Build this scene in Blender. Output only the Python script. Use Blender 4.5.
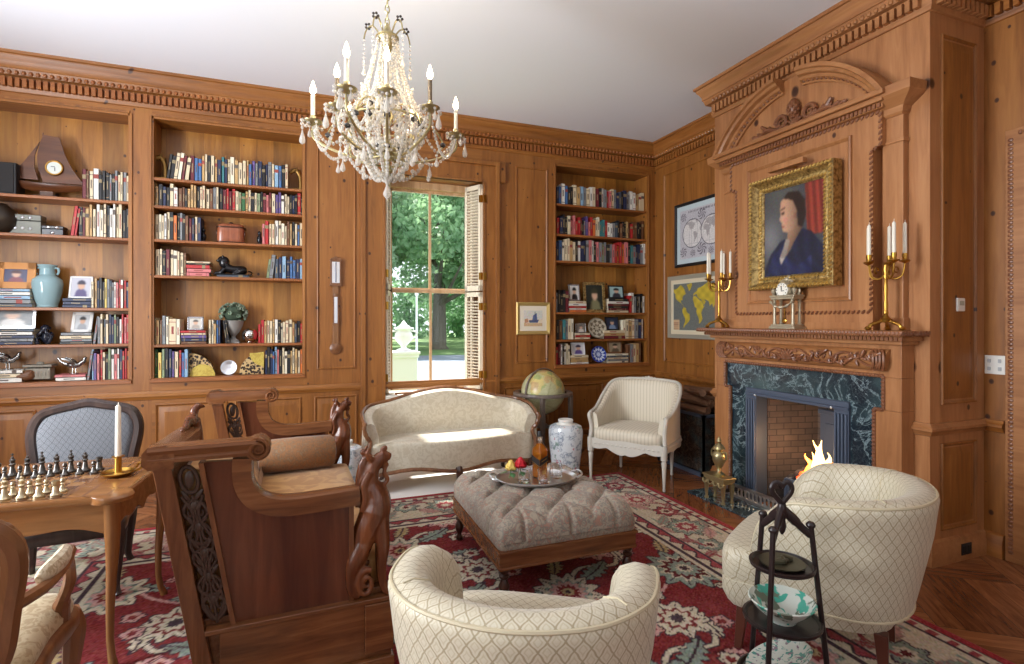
import bpy, bmesh, math, random
import numpy as np
from mathutils import Vector, Matrix, noise
random.seed(7)
PI = math.pi
SC = bpy.context.scene
COL = SC.collection
R = math.radians
for o in list(bpy.data.objects): bpy.data.objects.remove(o)

# ---------------------------------------------------------------- camera, world, lights, exposure
FPX = 530.0; YAW = R(21.08); EYE = 1.5
cam = bpy.data.cameras.new('camera'); co = bpy.data.objects.new('camera', cam); COL.objects.link(co)
cam.sensor_width = 36; cam.lens = FPX / 1024 * 36; cam.shift_y = -11 / 1024
cam.clip_start = .05; cam.clip_end = 300
co.location = (0, 0, EYE); co.rotation_euler = (R(90), 0, -YAW)
SC.camera = co
SC.view_settings.view_transform = 'Standard'; SC.view_settings.look = 'None'
SC.view_settings.gamma = 1; SC.view_settings.use_curve_mapping = False
SC.view_settings.exposure = 0.0

world = bpy.data.worlds.new('sky'); SC.world = world; world.use_nodes = True
wn = world.node_tree.nodes; wl = world.node_tree.links; wn.clear()
wo = wn.new('ShaderNodeOutputWorld'); wb = wn.new('ShaderNodeBackground'); wb.inputs[1].default_value = 1.7
wb.inputs[0].default_value = (.86, .93, 1, 1)
wl.new(wb.outputs[0], wo.inputs[0])

def lamp(name, kind, loc, rot, energy, color=(1, 1, 1), size=1, size_y=None, angle=None):
    l = bpy.data.lights.new(name, kind); l.energy = energy; l.color = color
    if kind == 'AREA':
        l.shape = 'RECTANGLE'; l.size = size; l.size_y = size_y or size
    elif kind == 'POINT': l.shadow_soft_size = size
    if angle: l.angle = angle
    o = bpy.data.objects.new(name, l); COL.objects.link(o); o.location = loc; o.rotation_euler = rot
    return o
# sun high behind the house, daylight through the tall windows of the left wall and the seen window
lamp('sun', 'SUN', (0, 0, 20), (R(-30), 0, R(6)), 12.0, (1, .96, .88), angle=R(3))
for y, e in ((.2, 42), (2.6, 325)): lamp('left_window_daylight', 'AREA', (-3.36, y, 1.95), (0, R(-104), 0), e, (.90, .95, 1), 2.3, 1.2)
for x in (-1.6, .6, 2.8): lamp('rear_fill', 'AREA', (x, -2.56, 1.95), (R(118), 0, 0), 9, (.96, .97, 1), 1.3, 2.3)  # added lamps behind the camera, unseen fill to even out the room light


# ---------------------------------------------------------------- mesh builder
class MB:
    def __init__(s):
        s.v = []; s.f = []; s.mi = []; s.uv = {}; s.M = Matrix.Identity(4); s.m = 0
    def at(s, loc=(0, 0, 0), rz=0, rx=0, ry=0, sc=1):
        s.M = Matrix.Translation(loc) @ Matrix.Rotation(rz, 4, 'Z') @ Matrix.Rotation(ry, 4, 'Y') @ Matrix.Rotation(rx, 4, 'X') @ Matrix.Scale(sc, 4)
        return s
    def add(s, vs, fs, uvs=None):
        b = len(s.v); M = s.M
        for i, p in enumerate(vs):
            s.v.append(tuple(M @ Vector(p)))
            if uvs: s.uv[b + i] = uvs[i]
        for f in fs: s.f.append([b + i for i in f]); s.mi.append(s.m)
        return s
    def box(s, x0, x1, y0, y1, z0, z1):
        if x0 > x1: x0, x1 = x1, x0
        if y0 > y1: y0, y1 = y1, y0
        if z0 > z1: z0, z1 = z1, z0
        return s.add([(x0, y0, z0), (x1, y0, z0), (x1, y1, z0), (x0, y1, z0), (x0, y0, z1), (x1, y0, z1), (x1, y1, z1), (x0, y1, z1)],
              [(0, 3, 2, 1), (4, 5, 6, 7), (0, 1, 5, 4), (1, 2, 6, 5), (2, 3, 7, 6), (3, 0, 4, 7)])
    def cbox(s, c, d): return s.box(c[0] - d[0] / 2, c[0] + d[0] / 2, c[1] - d[1] / 2, c[1] + d[1] / 2, c[2] - d[2] / 2, c[2] + d[2] / 2)
    def taper(s, c0, d0, c1, d1):      # square section bar from c0 to c1 (z up)
        a = [(c0[0] + sx * d0[0] / 2, c0[1] + sy * d0[1] / 2, c0[2]) for sx, sy in ((-1, -1), (1, -1), (1, 1), (-1, 1))]
        b = [(c1[0] + sx * d1[0] / 2, c1[1] + sy * d1[1] / 2, c1[2]) for sx, sy in ((-1, -1), (1, -1), (1, 1), (-1, 1))]
        return s.loft([a, b])
    def loft(s, rings, cap=True, closed=True, loop=False, uvs=None):
        n = len(rings[0]); vs = [p for r in rings for p in r]; fs = []
        for i in range(len(rings) - (0 if loop else 1)):
            a = i * n; b = ((i + 1) % len(rings)) * n
            for j in range(n if closed else n - 1):
                k = (j + 1) % n; fs.append((a + j, a + k, b + k, b + j))
        if cap and closed and not loop:
            fs.append(tuple(reversed(range(n)))); fs.append(tuple(range((len(rings) - 1) * n, len(rings) * n)))
        return s.add(vs, fs, uvs)
    def grid(s, fn, nu, nv, uvfn=None):   # fn(i/nu, j/nv)
        vs = []; uvs = []
        for i in range(nu + 1):
            for j in range(nv + 1):
                vs.append(fn(i / nu, j / nv)); uvs.append(uvfn(i / nu, j / nv) if uvfn else (i / nu, j / nv))
        fs = [(i * (nv + 1) + j, (i + 1) * (nv + 1) + j, (i + 1) * (nv + 1) + j + 1, i * (nv + 1) + j + 1) for i in range(nu) for j in range(nv)]
        return s.add(vs, fs, uvs)
    def lathe(s, prof, seg=20, c=(0, 0, 0), sq=None):
        rings = []
        for r, z in prof:
            r = max(r, 1e-4)
            rings.append([(c[0] + r * math.cos(2 * PI * k / seg), c[1] + r * math.sin(2 * PI * k / seg) * (sq or 1), c[2] + z) for k in range(seg)])
        return s.loft(rings)
    def cyl(s, c, r, h, seg=16): return s.lathe([(r, 0), (r, h)], seg, c)
    def ell(s, c, r, seg=14, rings=8):
        if not hasattr(r, '__len__'): r = (r, r, r)
        rs = []
        for i in range(rings + 1):
            a = -PI / 2 + PI * i / rings; q = max(math.cos(a), 1e-3)
            rs.append([(c[0] + r[0] * q * math.cos(2 * PI * k / seg), c[1] + r[1] * q * math.sin(2 * PI * k / seg), c[2] + r[2] * math.sin(a)) for k in range(seg)])
        return s.loft(rs)
    def tube(s, pts, rad, seg=8, cap=True, flat=1.0, up=None, loop=False):
        pts = [Vector(p) for p in pts]; n = len(pts); rings = []
        if not hasattr(rad, '__len__'): rad = [rad] * n
        prev = None
        for i, p in enumerate(pts):
            if loop: t = pts[(i + 1) % n] - pts[i - 1]
            else: t = pts[min(i + 1, n - 1)] - pts[max(i - 1, 0)]
            if t.length < 1e-9: t = Vector((0, 0, 1))
            t.normalize()
            if up is not None: a = Vector(up)
            elif prev is None: a = Vector((0, 0, 1)) if abs(t.z) < .9 else Vector((1, 0, 0))
            else: a = prev
            a = a - t * a.dot(t)
            if a.length < 1e-6: a = t.orthogonal()
            a.normalize(); b = t.cross(a); prev = a
            rings.append([tuple(p + a * rad[i] * math.cos(2 * PI * k / seg) + b * rad[i] * flat * math.sin(2 * PI * k / seg)) for k in range(seg)])
        return s.loft(rings, cap=cap, loop=loop)
    def prism(s, poly, fn0, fn1):       # 2D polygon between two mappings
        n = len(poly)
        vs = [fn0(*p) for p in poly] + [fn1(*p) for p in poly]
        fs = [tuple(reversed(range(n))), tuple(range(n, 2 * n))] + [(j, (j + 1) % n, n + (j + 1) % n, n + j) for j in range(n)]
        return s.add(vs, fs)
    def strip(s, prof, path, loop=False):  # profile (n, z) swept along a horizontal or planar path given as frames (origin, nvec, zvec)
        rings = [[tuple(Vector(o) + Vector(nv) * a + Vector(zv) * b) for a, b in prof] for o, nv, zv in path]
        return s.loft(rings, loop=loop)
    def build(s, name, mat, parent=None, bevel=0, smooth=40, loc=None, rz=0, sub=0, remesh=0, solid=0, disp=None):
        me = bpy.data.meshes.new(name); me.from_pydata(s.v, [], s.f)
        mats = mat if isinstance(mat, (list, tuple)) else [mat]
        for m_ in mats: me.materials.append(m_)
        if len(mats) > 1: me.polygons.foreach_set('material_index', s.mi)
        if s.uv:
            l = me.uv_layers.new(name='UVMap')
            vi = np.empty(len(me.loops), dtype=np.int32); me.loops.foreach_get('vertex_index', vi)
            tab = np.zeros((len(s.v), 2), dtype=np.float32)
            for k, q in s.uv.items(): tab[k] = q
            l.data.foreach_set('uv', tab[vi].ravel())
        bm = bmesh.new(); bm.from_mesh(me); bmesh.ops.recalc_face_normals(bm, faces=bm.faces); bm.to_mesh(me); bm.free()
        if smooth:
            me.shade_smooth()
            if smooth < 180: me.set_sharp_from_angle(angle=R(smooth))
        me.update()
        o = bpy.data.objects.new(name, me); COL.objects.link(o)
        if parent: o.parent = parent
        if loc: o.location = loc
        if rz: o.rotation_euler.z = rz
        if remesh:
            m_ = o.modifiers.new('remesh', 'REMESH'); m_.mode = 'VOXEL'; m_.voxel_size = remesh; m_.use_smooth_shade = True
            q = o.modifiers.new('smooth', 'SMOOTH'); q.factor = .5; q.iterations = 2
        if bevel:
            m_ = o.modifiers.new('bevel', 'BEVEL'); m_.width = bevel; m_.segments = 2; m_.limit_method = 'ANGLE'; m_.angle_limit = R(35); m_.harden_normals = True
        if sub:
            m_ = o.modifiers.new('sub', 'SUBSURF'); m_.levels = sub; m_.render_levels = sub
        return o

def tag(o, label=None, cat=None, group=None, kind=None):
    if label: o['label'] = label
    if cat: o['category'] = cat
    if group: o['group'] = group
    if kind: o['kind'] = kind
    return o
def thing(name, label, cat, loc=(0, 0, 0), rz=0, group=None):
    o = bpy.data.objects.new(name, None); COL.objects.link(o); o.location = loc; o.rotation_euler.z = rz; o.empty_display_size = .1
    return tag(o, label, cat, group)
def struct(o): o['kind'] = 'structure'; return o
KIDS = {}
def copy_tree(o, parent=None):
    c = o.copy(); COL.objects.link(c)
    if parent: c.parent = parent
    for ch in list(o.children): copy_tree(ch, c)
    return c
def bez(p0, p1, p2, p3, n):
    out = []
    for i in range(n + 1):
        t = i / n; q = 1 - t
        out.append(tuple(q ** 3 * a + 3 * q * q * t * b + 3 * q * t * t * c + t ** 3 * d for a, b, c, d in zip(p0, p1, p2, p3)))
    return out
def crom(pts, n=6, loop=False):   # Catmull-Rom through points
    out = []; m = len(pts)
    for i in range(m if loop else m - 1):
        g = lambda k: pts[k % m] if loop else pts[min(max(k, 0), m - 1)]
        p0, p1, p2, p3 = g(i - 1), g(i), g(i + 1), g(i + 2)
        for k in range(n):
            t = k / n
            out.append(tuple(.5 * (2 * b + (c - a) * t + (2 * a - 5 * b + 4 * c - d) * t * t + (3 * b - a - 3 * c + d) * t ** 3) for a, b, c, d in zip(p0, p1, p2, p3)))
    if not loop: out.append(tuple(pts[-1]))
    return out
# pixel of the photograph -> point on a real plane
SY, CY_ = math.sin(YAW), math.cos(YAW)
def onY(u, v, y):
    x = u - 512.; k = y / (CY_ * FPX - SY * x); return (SY * FPX + CY_ * x) * k, EYE + (321 - v) * k
def onX(u, v, X):
    x = u - 512.; k = X / (SY * FPX + CY_ * x); return (CY_ * FPX - SY * x) * k, EYE + (321 - v) * k
def onZ(u, v, z=0):
    x = u - 512.; k = (z - EYE) / (321. - v); return (SY * FPX + CY_ * x) * k, (CY_ * FPX - SY * x) * k

# ---------------------------------------------------------------- materials
def srgb(c):
    if isinstance(c, str): c = tuple(int(c[i:i + 2], 16) for i in (0, 2, 4))
    return tuple(((x / 255) / 12.92 if x / 255 <= .04045 else ((x / 255 + .055) / 1.055) ** 2.4) for x in c[:3]) + (1,)
class NT:
    def __init__(s, name):
        s.mat = bpy.data.materials.new(name); s.mat.use_nodes = True; s.t = s.mat.node_tree; s.n = s.t.nodes
        s.p = s.n['Principled BSDF']
    def new(s, kind, **kw):
        x = s.n.new('ShaderNode' + kind)
        for k, q in kw.items():
            if k.startswith('i_'):
                x.inputs[int(k[2:]) if k[2:].isdigit() else k[2:].replace('_', ' ')].default_value = q
            else: setattr(x, k, q)
        return x
    def link(s, a, b): s.t.links.new(a, b); return s
    def math(s, op, a, b=None, c=None):
        x = s.n.new('ShaderNodeMath'); x.operation = op
        for i, q in enumerate((a, b, c)):
            if q is None: continue
            if isinstance(q, (int, float)): x.inputs[i].default_value = q
            else: s.link(q, x.inputs[i])
        return x.outputs[0]
    def ramp(s, fac, stops, interp='LINEAR'):
        x = s.n.new('ShaderNodeValToRGB'); e = x.color_ramp; e.interpolation = interp
        while len(e.elements) > 1: e.elements.remove(e.elements[-1])
        e.elements[0].position = stops[0][0]; e.elements[0].color = stops[0][1]
        for pos, c in stops[1:]:
            q = e.elements.new(pos); q.color = c
        if fac is not None: s.link(fac, x.inputs[0])
        return x.outputs[0]
    def mix(s, fac, a, b, mode='MIX'):
        x = s.n.new('ShaderNodeMix'); x.data_type = 'RGBA'; x.blend_type = mode
        for i, q in ((0, fac), (6, a), (7, b)):
            if isinstance(q, (int, float, tuple)): x.inputs[i].default_value = q
            else: s.link(q, x.inputs[i])
        return x.outputs[2]
    def coords(s, which='Object', scale=(1, 1, 1), rot=(0, 0, 0)):
        c = s.new('TexCoord'); m = s.new('Mapping'); m.inputs['Scale'].default_value = scale; m.inputs['Rotation'].default_value = rot
        s.link(c.outputs[which], m.inputs[0]); return m.outputs[0]
    def noise(s, vec, scale, detail=4, rough=.55, dist=0):
        x = s.new('TexNoise'); x.inputs['Scale'].default_value = scale; x.inputs['Detail'].default_value = detail
        x.inputs['Roughness'].default_value = rough; x.inputs['Distortion'].default_value = dist
        if vec is not None: s.link(vec, x.inputs['Vector'])
        return x.outputs['Fac']
    def bump(s, h, strength=.3, dist=.01):
        b = s.new('Bump'); b.inputs['Strength'].default_value = strength; b.inputs['Distance'].default_value = dist
        s.link(h, b.inputs['Height']); s.link(b.outputs[0], s.p.inputs['Normal'])
    def color(s, c):
        if isinstance(c, tuple): s.p.inputs['Base Color'].default_value = c
        else: s.link(c, s.p.inputs['Base Color'])
    def set(s, **kw):
        for k, q in kw.items(): s.p.inputs[k.replace('_', ' ')].default_value = q
        return s
CACHE = {}
def plain(name, c, rough=.5, metal=0, **kw):
    if name in CACHE: return CACHE[name]
    t = NT(name); t.color(srgb(c) if not (isinstance(c, tuple) and len(c) == 4) else c); t.set(Roughness=rough, Metallic=metal, **kw)
    CACHE[name] = t.mat; return t.mat
def wood(name, dark, mid, light, grain='Z', scale=1.0, rough=.38, knots=0, planks=0, streak=.5, bump=.04):
    t = NT(name)
    st = {'X': (.09, 1, 1), 'Y': (1, .09, 1), 'Z': (1, 1, .09)}[grain]
    v = t.coords('Object', tuple(q * scale for q in st))
    n1 = t.noise(v, 26, 5, .6, .8); n2 = t.noise(v, 5.5, 3, .5, 1.2)
    f = t.math('ADD', t.math('MULTIPLY', n1, streak), t.math('MULTIPLY', n2, 1 - streak))
    col = t.ramp(f, [(.3, srgb(dark)), (.5, srgb(mid)), (.7, srgb(light))])
    if knots or planks:
        sx = t.new('SeparateXYZ'); tc = t.new('TexCoord'); t.link(tc.outputs['Object'], sx.inputs[0])
        al = t.math('ADD', sx.outputs[0], sx.outputs[1])
        if planks:
            pl = t.math('FLOOR', t.math('DIVIDE', al, planks))
            w = t.new('TexWhiteNoise', noise_dimensions='1D'); t.link(pl, w.inputs['W'])
            br = t.math('MULTIPLY_ADD', w.outputs['Value'], .46, .72)
            fr = t.math('FRACT', t.math('DIVIDE', al, planks))
            gap = t.math('GREATER_THAN', fr, .025)
            br = t.math('MULTIPLY', br, t.math('MULTIPLY_ADD', gap, .35, .65))
            c3 = t.new('CombineXYZ')
            for i in range(3): t.link(br, c3.inputs[i])
            col = t.mix(1.0, col, c3.outputs[0], 'MULTIPLY')
        if knots:
            c2 = t.new('CombineXYZ'); t.link(al, c2.inputs[0]); t.link(t.math('MULTIPLY', sx.outputs[2], .8), c2.inputs[1])
            vo = t.new('TexVoronoi', voronoi_dimensions='2D'); vo.inputs['Scale'].default_value = knots; t.link(c2.outputs[0], vo.inputs['Vector'])
            sel = t.new('SeparateColor'); t.link(vo.outputs['Color'], sel.inputs[0])
            rad = t.math('MULTIPLY', sel.outputs[0], .058)
            kf = t.ramp(t.math('DIVIDE', vo.outputs['Distance'], t.math('ADD', rad, .012)), [(.0, (1, 1, 1, 1)), (.65, (.9, .9, .9, 1)), (1.0, (.22, .22, .22, 1)), (1.9, (0, 0, 0, 1))])
            col = t.mix(kf, col, srgb((52, 20, 8)))
    t.color(col); t.set(Roughness=rough)
    if bump: t.bump(n1, bump, .01)
    return t.mat
M = {}
M['pine'] = wood('pine', (106, 62, 22), (142, 88, 36), (164, 108, 50), 'Z', 1, .44, knots=4.2)
M['pine_h'] = wood('pine_h', (106, 62, 22), (142, 88, 36), (164, 108, 50), 'X', 1, .44, knots=3.2)
M['pine_y'] = wood('pine_y', (108, 62, 24), (146, 90, 40), (168, 110, 54), 'Y', 1, .36)
M['plank'] = wood('pine_plank', (122, 76, 26), (160, 106, 42), (180, 128, 58), 'Z', 1, .42, knots=3.2, planks=.155)
M['shelfw'] = wood('shelf_pine', (110, 62, 24), (146, 86, 40), (166, 104, 52), 'X', 1, .42)
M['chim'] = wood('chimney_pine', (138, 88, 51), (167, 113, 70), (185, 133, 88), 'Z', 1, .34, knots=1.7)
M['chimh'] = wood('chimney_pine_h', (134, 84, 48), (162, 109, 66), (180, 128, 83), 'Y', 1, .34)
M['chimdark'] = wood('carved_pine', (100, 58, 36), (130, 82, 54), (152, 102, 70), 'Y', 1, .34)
M['walnut'] = wood('walnut', (64, 34, 18), (102, 60, 34), (130, 82, 50), 'Z', 1.3, .27, bump=.03)
M['walnut_x'] = wood('walnut_x', (72, 40, 22), (112, 68, 38), (140, 92, 56), 'X', 1.3, .27, bump=.03)
M['walnut_y'] = wood('walnut_y', (72, 40, 22), (112, 68, 38), (140, 92, 56), 'Y', 1.3, .27, bump=.03)
M['burl'] = wood('burl_panel', (56, 26, 18), (84, 44, 28), (108, 62, 40), 'Z', .6, .22, bump=.02)
M['carved'] = wood('carved_walnut', (58, 28, 14), (94, 50, 27), (130, 76, 44), 'Z', 1.3, .26)
M['fret'] = plain('fretwork_dark', (62, 42, 32), .35)
M['fruitx'] = wood('fruitwood', (104, 66, 34), (136, 90, 50), (160, 114, 68), 'X', .9, .25)
M['fruitz'] = wood('fruitwood_leg', (100, 62, 32), (132, 88, 50), (156, 110, 68), 'Z', .9, .27)
M['fautwood'] = wood('fauteuil_wood', (84, 50, 30), (120, 78, 48), (146, 100, 66), 'Z', 1, .3)
M['darkwood'] = wood('dark_wood', (40, 22, 14), (62, 36, 24), (86, 54, 38), 'Z', 1, .3)
M['ebony'] = plain('ebonised_wood', (38, 28, 28), .3)
M['logs'] = wood('log_bark', (70, 46, 34), (120, 84, 60), (160, 122, 92), 'Y', 2, .8)
M['ceil'] = plain('ceiling_paint', (238, 242, 250), .9)
M['plaster'] = plain('plain_plaster', (208, 190, 160), .9)
M['white'] = plain('white_paint', (226, 224, 216), .45)
M['cream'] = plain('cream_paint', (214, 200, 172), .45)
M['black'] = plain('matte_black', (22, 22, 24), .5)
M['iron'] = plain('blue_black_iron', (80, 90, 108), .42, .25)
M['brass'] = plain('antique_brass', (176, 134, 62), .28, 1)
M['agedbrass'] = plain('aged_brass', (132, 100, 54), .4, .9)
M['oldbrass'] = plain('pale_gilt_brass', (176, 164, 124), .35, .9)
M['silver'] = plain('silver', (216, 217, 222), .28, 1)
M['pewter'] = plain('pewter', (110, 112, 122), .3, 1)
M['candle'] = plain('candle_wax', (236, 230, 214), .5)
M['glass'] = plain('clear_glass', (255, 255, 255), .02, 0, Transmission_Weight=1.0, IOR=1.45)
M['screw'] = plain('dark_hole', (18, 14, 12), .7)

def gild(name='gilt', c0=(92, 70, 40), c1=(196, 168, 108)):
    t = NT(name); n = t.noise(t.coords(), 40, 4)
    t.color(t.ramp(n, [(.3, srgb(c0)), (.6, srgb(c1))])); t.set(Roughness=.32, Metallic=.75); t.bump(n, .3, .01); return t.mat
M['gilt'] = gild()
def marble(name, base, vein, scale=3):
    t = NT(name); v = t.coords()
    n = t.noise(v, scale, 8, .65, 1.8); a = t.math('ABSOLUTE', t.math('SUBTRACT', n, .5))
    n2 = t.noise(v, scale * 2.3, 6, .6, 2.5); a2 = t.math('ABSOLUTE', t.math('SUBTRACT', n2, .52))
    c = t.ramp(a, [(0, srgb(vein)), (.012, srgb(tuple(int((x + y) / 2) for x, y in zip(base, vein)))), (.035, srgb(base))])
    d = t.ramp(a2, [(0, (.7, .7, .7, 1)), (.02, (0, 0, 0, 1))])
    big = t.noise(v, scale * .8, 3)
    col = t.mix(d, c, srgb(tuple(int(.55 * x + .45 * y) for x, y in zip(base, vein))))
    col = t.mix(t.ramp(big, [(.45, (0, 0, 0, 1)), (.7, (.6, .6, .6, 1))]), col, srgb((66, 92, 96)))
    t.color(col); t.set(Roughness=.12); return t.mat
M['marble'] = marble('green_black_marble', (26, 38, 48), (150, 172, 176), 4.5)
# white glazed window panes: mostly transparent, light passes straight through
def pane_mat():
    t = NT('window_glass'); n = t.n; n.remove(t.p)
    tr = t.new('BsdfTransparent'); gl = t.new('BsdfGlossy'); gl.inputs['Roughness'].default_value = .02
    mx = t.new('MixShader'); mx.inputs[0].default_value = .012
    t.link(tr.outputs[0], mx.inputs[1]); t.link(gl.outputs[0], mx.inputs[2]); t.link(mx.outputs[0], n['Material Output'].inputs[0]); return t.mat
M['pane'] = pane_mat()
def crystal_mat():
    t = NT('crystal'); n = t.n; t.color((.76, .74, .70, 1)); t.set(Roughness=.04, IOR=1.5, Specular_IOR_Level=.9)
    tr = t.new('BsdfTransparent'); tr.inputs[0].default_value = (.97, .95, .9, 1)
    mx = t.new('MixShader'); mx.inputs[0].default_value = .46
    t.link(tr.outputs[0], mx.inputs[1]); t.link(t.p.outputs[0], mx.inputs[2]); t.link(mx.outputs[0], n['Material Output'].inputs[0]); return t.mat
M['crystal'] = crystal_mat()
M['crystald'] = plain('smoked_crystal', (60, 56, 56), .08)
def emit(name, c, s):
    t = NT(name); t.color(srgb(c)); t.set(Emission_Color=srgb(c), Emission_Strength=s); return t.mat
M['bulb'] = emit('lit_bulb', (255, 226, 178), 22)
M['flame'] = emit('fire_flame', (255, 150, 60), 3.2)
M['flamecore'] = emit('fire_flame_core', (255, 206, 130), 5)
M['ember'] = emit('ember', (255, 90, 30), 2.0)

def lattice(name, pale, line, k=11.0, coords='UV', asp=1.35, rough=.6, mid=None, sheen=.2):
    # ogee lattice woven fabric: pale lozenges edged with darker thread
    t = NT(name); tc = t.new('TexCoord'); sx = t.new('SeparateXYZ'); t.link(tc.outputs[coords], sx.inputs[0])
    if coords == 'Object': u = t.math('MULTIPLY', t.math('ADD', sx.outputs[0], sx.outputs[1]), k); v = t.math('MULTIPLY', sx.outputs[2], k / asp)
    else: u = t.math('MULTIPLY', sx.outputs[0], k); v = t.math('MULTIPLY', sx.outputs[1], k / asp)
    du = t.math('ABSOLUTE', t.math('SUBTRACT', t.math('FRACT', u), .5)); dv = t.math('ABSOLUTE', t.math('SUBTRACT', t.math('FRACT', v), .5))
    wob = t.math('MULTIPLY', t.math('SINE', t.math('MULTIPLY', v, 4 * PI)), .035)
    d = t.math('ADD', t.math('ADD', du, dv), wob)
    e = t.math('ABSOLUTE', t.math('SUBTRACT', d, .5))
    f = t.ramp(e, [(.0, srgb(line)), (.045, srgb(line)), (.09, srgb(pale)), (.2, srgb(pale)), (.23, srgb(mid or pale)), (.30, srgb(mid or pale)), (.34, srgb(pale))])
    nn = t.noise(t.coords('Object'), 140, 2)
    col = t.mix(.12, f, t.ramp(nn, [(.3, (.55, .5, .42, 1)), (.7, (1, 1, 1, 1))]), 'MULTIPLY')
    t.color(col); t.set(Roughness=rough, Sheen_Weight=sheen); t.bump(nn, .1, .004); return t.mat
M['tubfab'] = lattice('lattice_damask', (206, 198, 176), (166, 152, 122), 23, 'UV', 1.3, .5, mid=(194, 183, 156))
M['greyfab'] = lattice('grey_diamond_weave', (108, 110, 115), (74, 76, 82), 30, 'Object', 1.3, .75, mid=(90, 92, 98))
def damask(name, a, b, scale=9, rough=.55, c=None, lo=.46, hi=.56, sheen=.2):
    t = NT(name); v = t.coords(); n = t.noise(v, scale, 2.5, .5, 2.2); fine = t.noise(v, 170, 2)
    st = [(lo, srgb(a)), (hi, srgb(b))]
    if c: st.append((min(hi + .1, 1), srgb(c)))
    t.color(t.mix(.14, t.ramp(n, st), t.ramp(fine, [(.3, (.5, .46, .4, 1)), (.7, (1, 1, 1, 1))]), 'MULTIPLY')); t.set(Roughness=rough, Sheen_Weight=sheen); t.bump(fine, .12, .004); return t.mat
M['sofafab'] = damask('sofa_damask', (206, 197, 177), (194, 183, 160), 16)
M['goldfab'] = damask('gold_velvet', (160, 110, 52), (184, 138, 78), 5, .55)
M['bolster'] = damask('bolster_tapestry', (142, 96, 54), (116, 82, 54), 34, .7, (136, 112, 80))
M['ottofab'] = damask('faded_tapestry', (160, 148, 130), (122, 118, 110), 26, .7, (160, 122, 104), .45, .53)
M['fautfab'] = damask('tan_damask', (188, 170, 134), (160, 136, 98), 24, .6)
def stripes(name, a, b, k=26):
    t = NT(name); tc = t.new('TexCoord'); sx = t.new('SeparateXYZ'); t.link(tc.outputs['UV'], sx.inputs[0])
    f = t.math('ABSOLUTE', t.math('SUBTRACT', t.math('FRACT', t.math('MULTIPLY', sx.outputs[0], k)), .5))
    n = t.noise(t.coords(), 60, 3)
    c = t.ramp(t.math('ADD', f, t.math('MULTIPLY', n, .08)), [(.16, srgb(b)), (.24, srgb(a))])
    t.color(c); t.set(Roughness=.6, Sheen_Weight=.15); return t.mat
M['stripe'] = stripes('cream_stripe', (208, 198, 178), (190, 179, 157), 30)
# ================================================================ ROOM SHELL
WY = 5.6; RX = 4.1; CX = 3.56; C0, C1 = 2.11, 3.95; CH = 3.70; LX = -3.4; BY = -2.6
BAYS = [(-2.73, -1.47), (-1.304, -.04), (2.70, 3.985)]; BZ0, BZ1 = .98, 3.34
W0, W1, WZ0, WZ1 = .75, 1.80, .72, 3.03

def floor_mat():
    t = NT('parquet'); tc = t.new('TexCoord'); mp = t.new('Mapping'); mp.inputs['Rotation'].default_value = (0, 0, R(38)); t.link(tc.outputs['Object'], mp.inputs[0])
    sx = t.new('SeparateXYZ'); t.link(mp.outputs[0], sx.inputs[0]); x, y = sx.outputs[0], sx.outputs[1]
    C = .62; cx = t.math('FLOOR', t.math('DIVIDE', x, C)); cyy = t.math('FLOOR', t.math('DIVIDE', y, C))
    par = t.math('MODULO', t.math('ABSOLUTE', t.math('ADD', cx, cyy)), 2)
    a = t.math('ADD', t.math('MULTIPLY', par, x), t.math('MULTIPLY', t.math('SUBTRACT', 1, par), y))   # across boards
    b = t.math('ADD', t.math('MULTIPLY', par, y), t.math('MULTIPLY', t.math('SUBTRACT', 1, par), x))
    bd = t.math('DIVIDE', a, C / 5); fr = t.math('FRACT', bd)
    idw = t.math('ADD', t.math('FLOOR', bd), t.math('MULTIPLY', cx, 17.3)); idw = t.math('ADD', idw, t.math('MULTIPLY', cyy, 5.7))
    w = t.new('TexWhiteNoise', noise_dimensions='1D'); t.link(idw, w.inputs['W'])
    cb = t.new('CombineXYZ'); t.link(t.math('MULTIPLY', a, 26), cb.inputs[0]); t.link(t.math('MULTIPLY', b, 3), cb.inputs[1]); t.link(w.outputs['Value'], cb.inputs[2])
    n = t.noise(cb.outputs[0], 1.6, 5, .6, .8)
    f = t.math('ADD', t.math('MULTIPLY', n, .7), t.math('MULTIPLY', w.outputs['Value'], .3))
    col = t.ramp(f, [(.3, srgb((92, 52, 30))), (.5, srgb((130, 80, 48))), (.72, srgb((160, 106, 66)))])
    fc = t.math('FRACT', t.math('DIVIDE', x, C)); fd = t.math('FRACT', t.math('DIVIDE', y, C))
    g = t.math('MAXIMUM', t.math('LESS_THAN', fr, .03), t.math('MAXIMUM', t.math('LESS_THAN', fc, .008), t.math('LESS_THAN', fd, .008)))
    col = t.mix(t.math('MULTIPLY', g, .6), col, srgb((50, 26, 14)))
    t.color(col); t.set(Roughness=.24); return t.mat
M['floor'] = floor_mat()
b = MB(); b.box(LX - .2, RX + .2, BY - .2, WY + .4, -.12, 0); struct(b.build('floor', M['floor'], smooth=0))
b = MB(); b.box(LX - .2, RX + .2, BY - .2, WY + .4, CH, CH + .12); struct(b.build('ceiling', M['ceil'], smooth=0))

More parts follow.
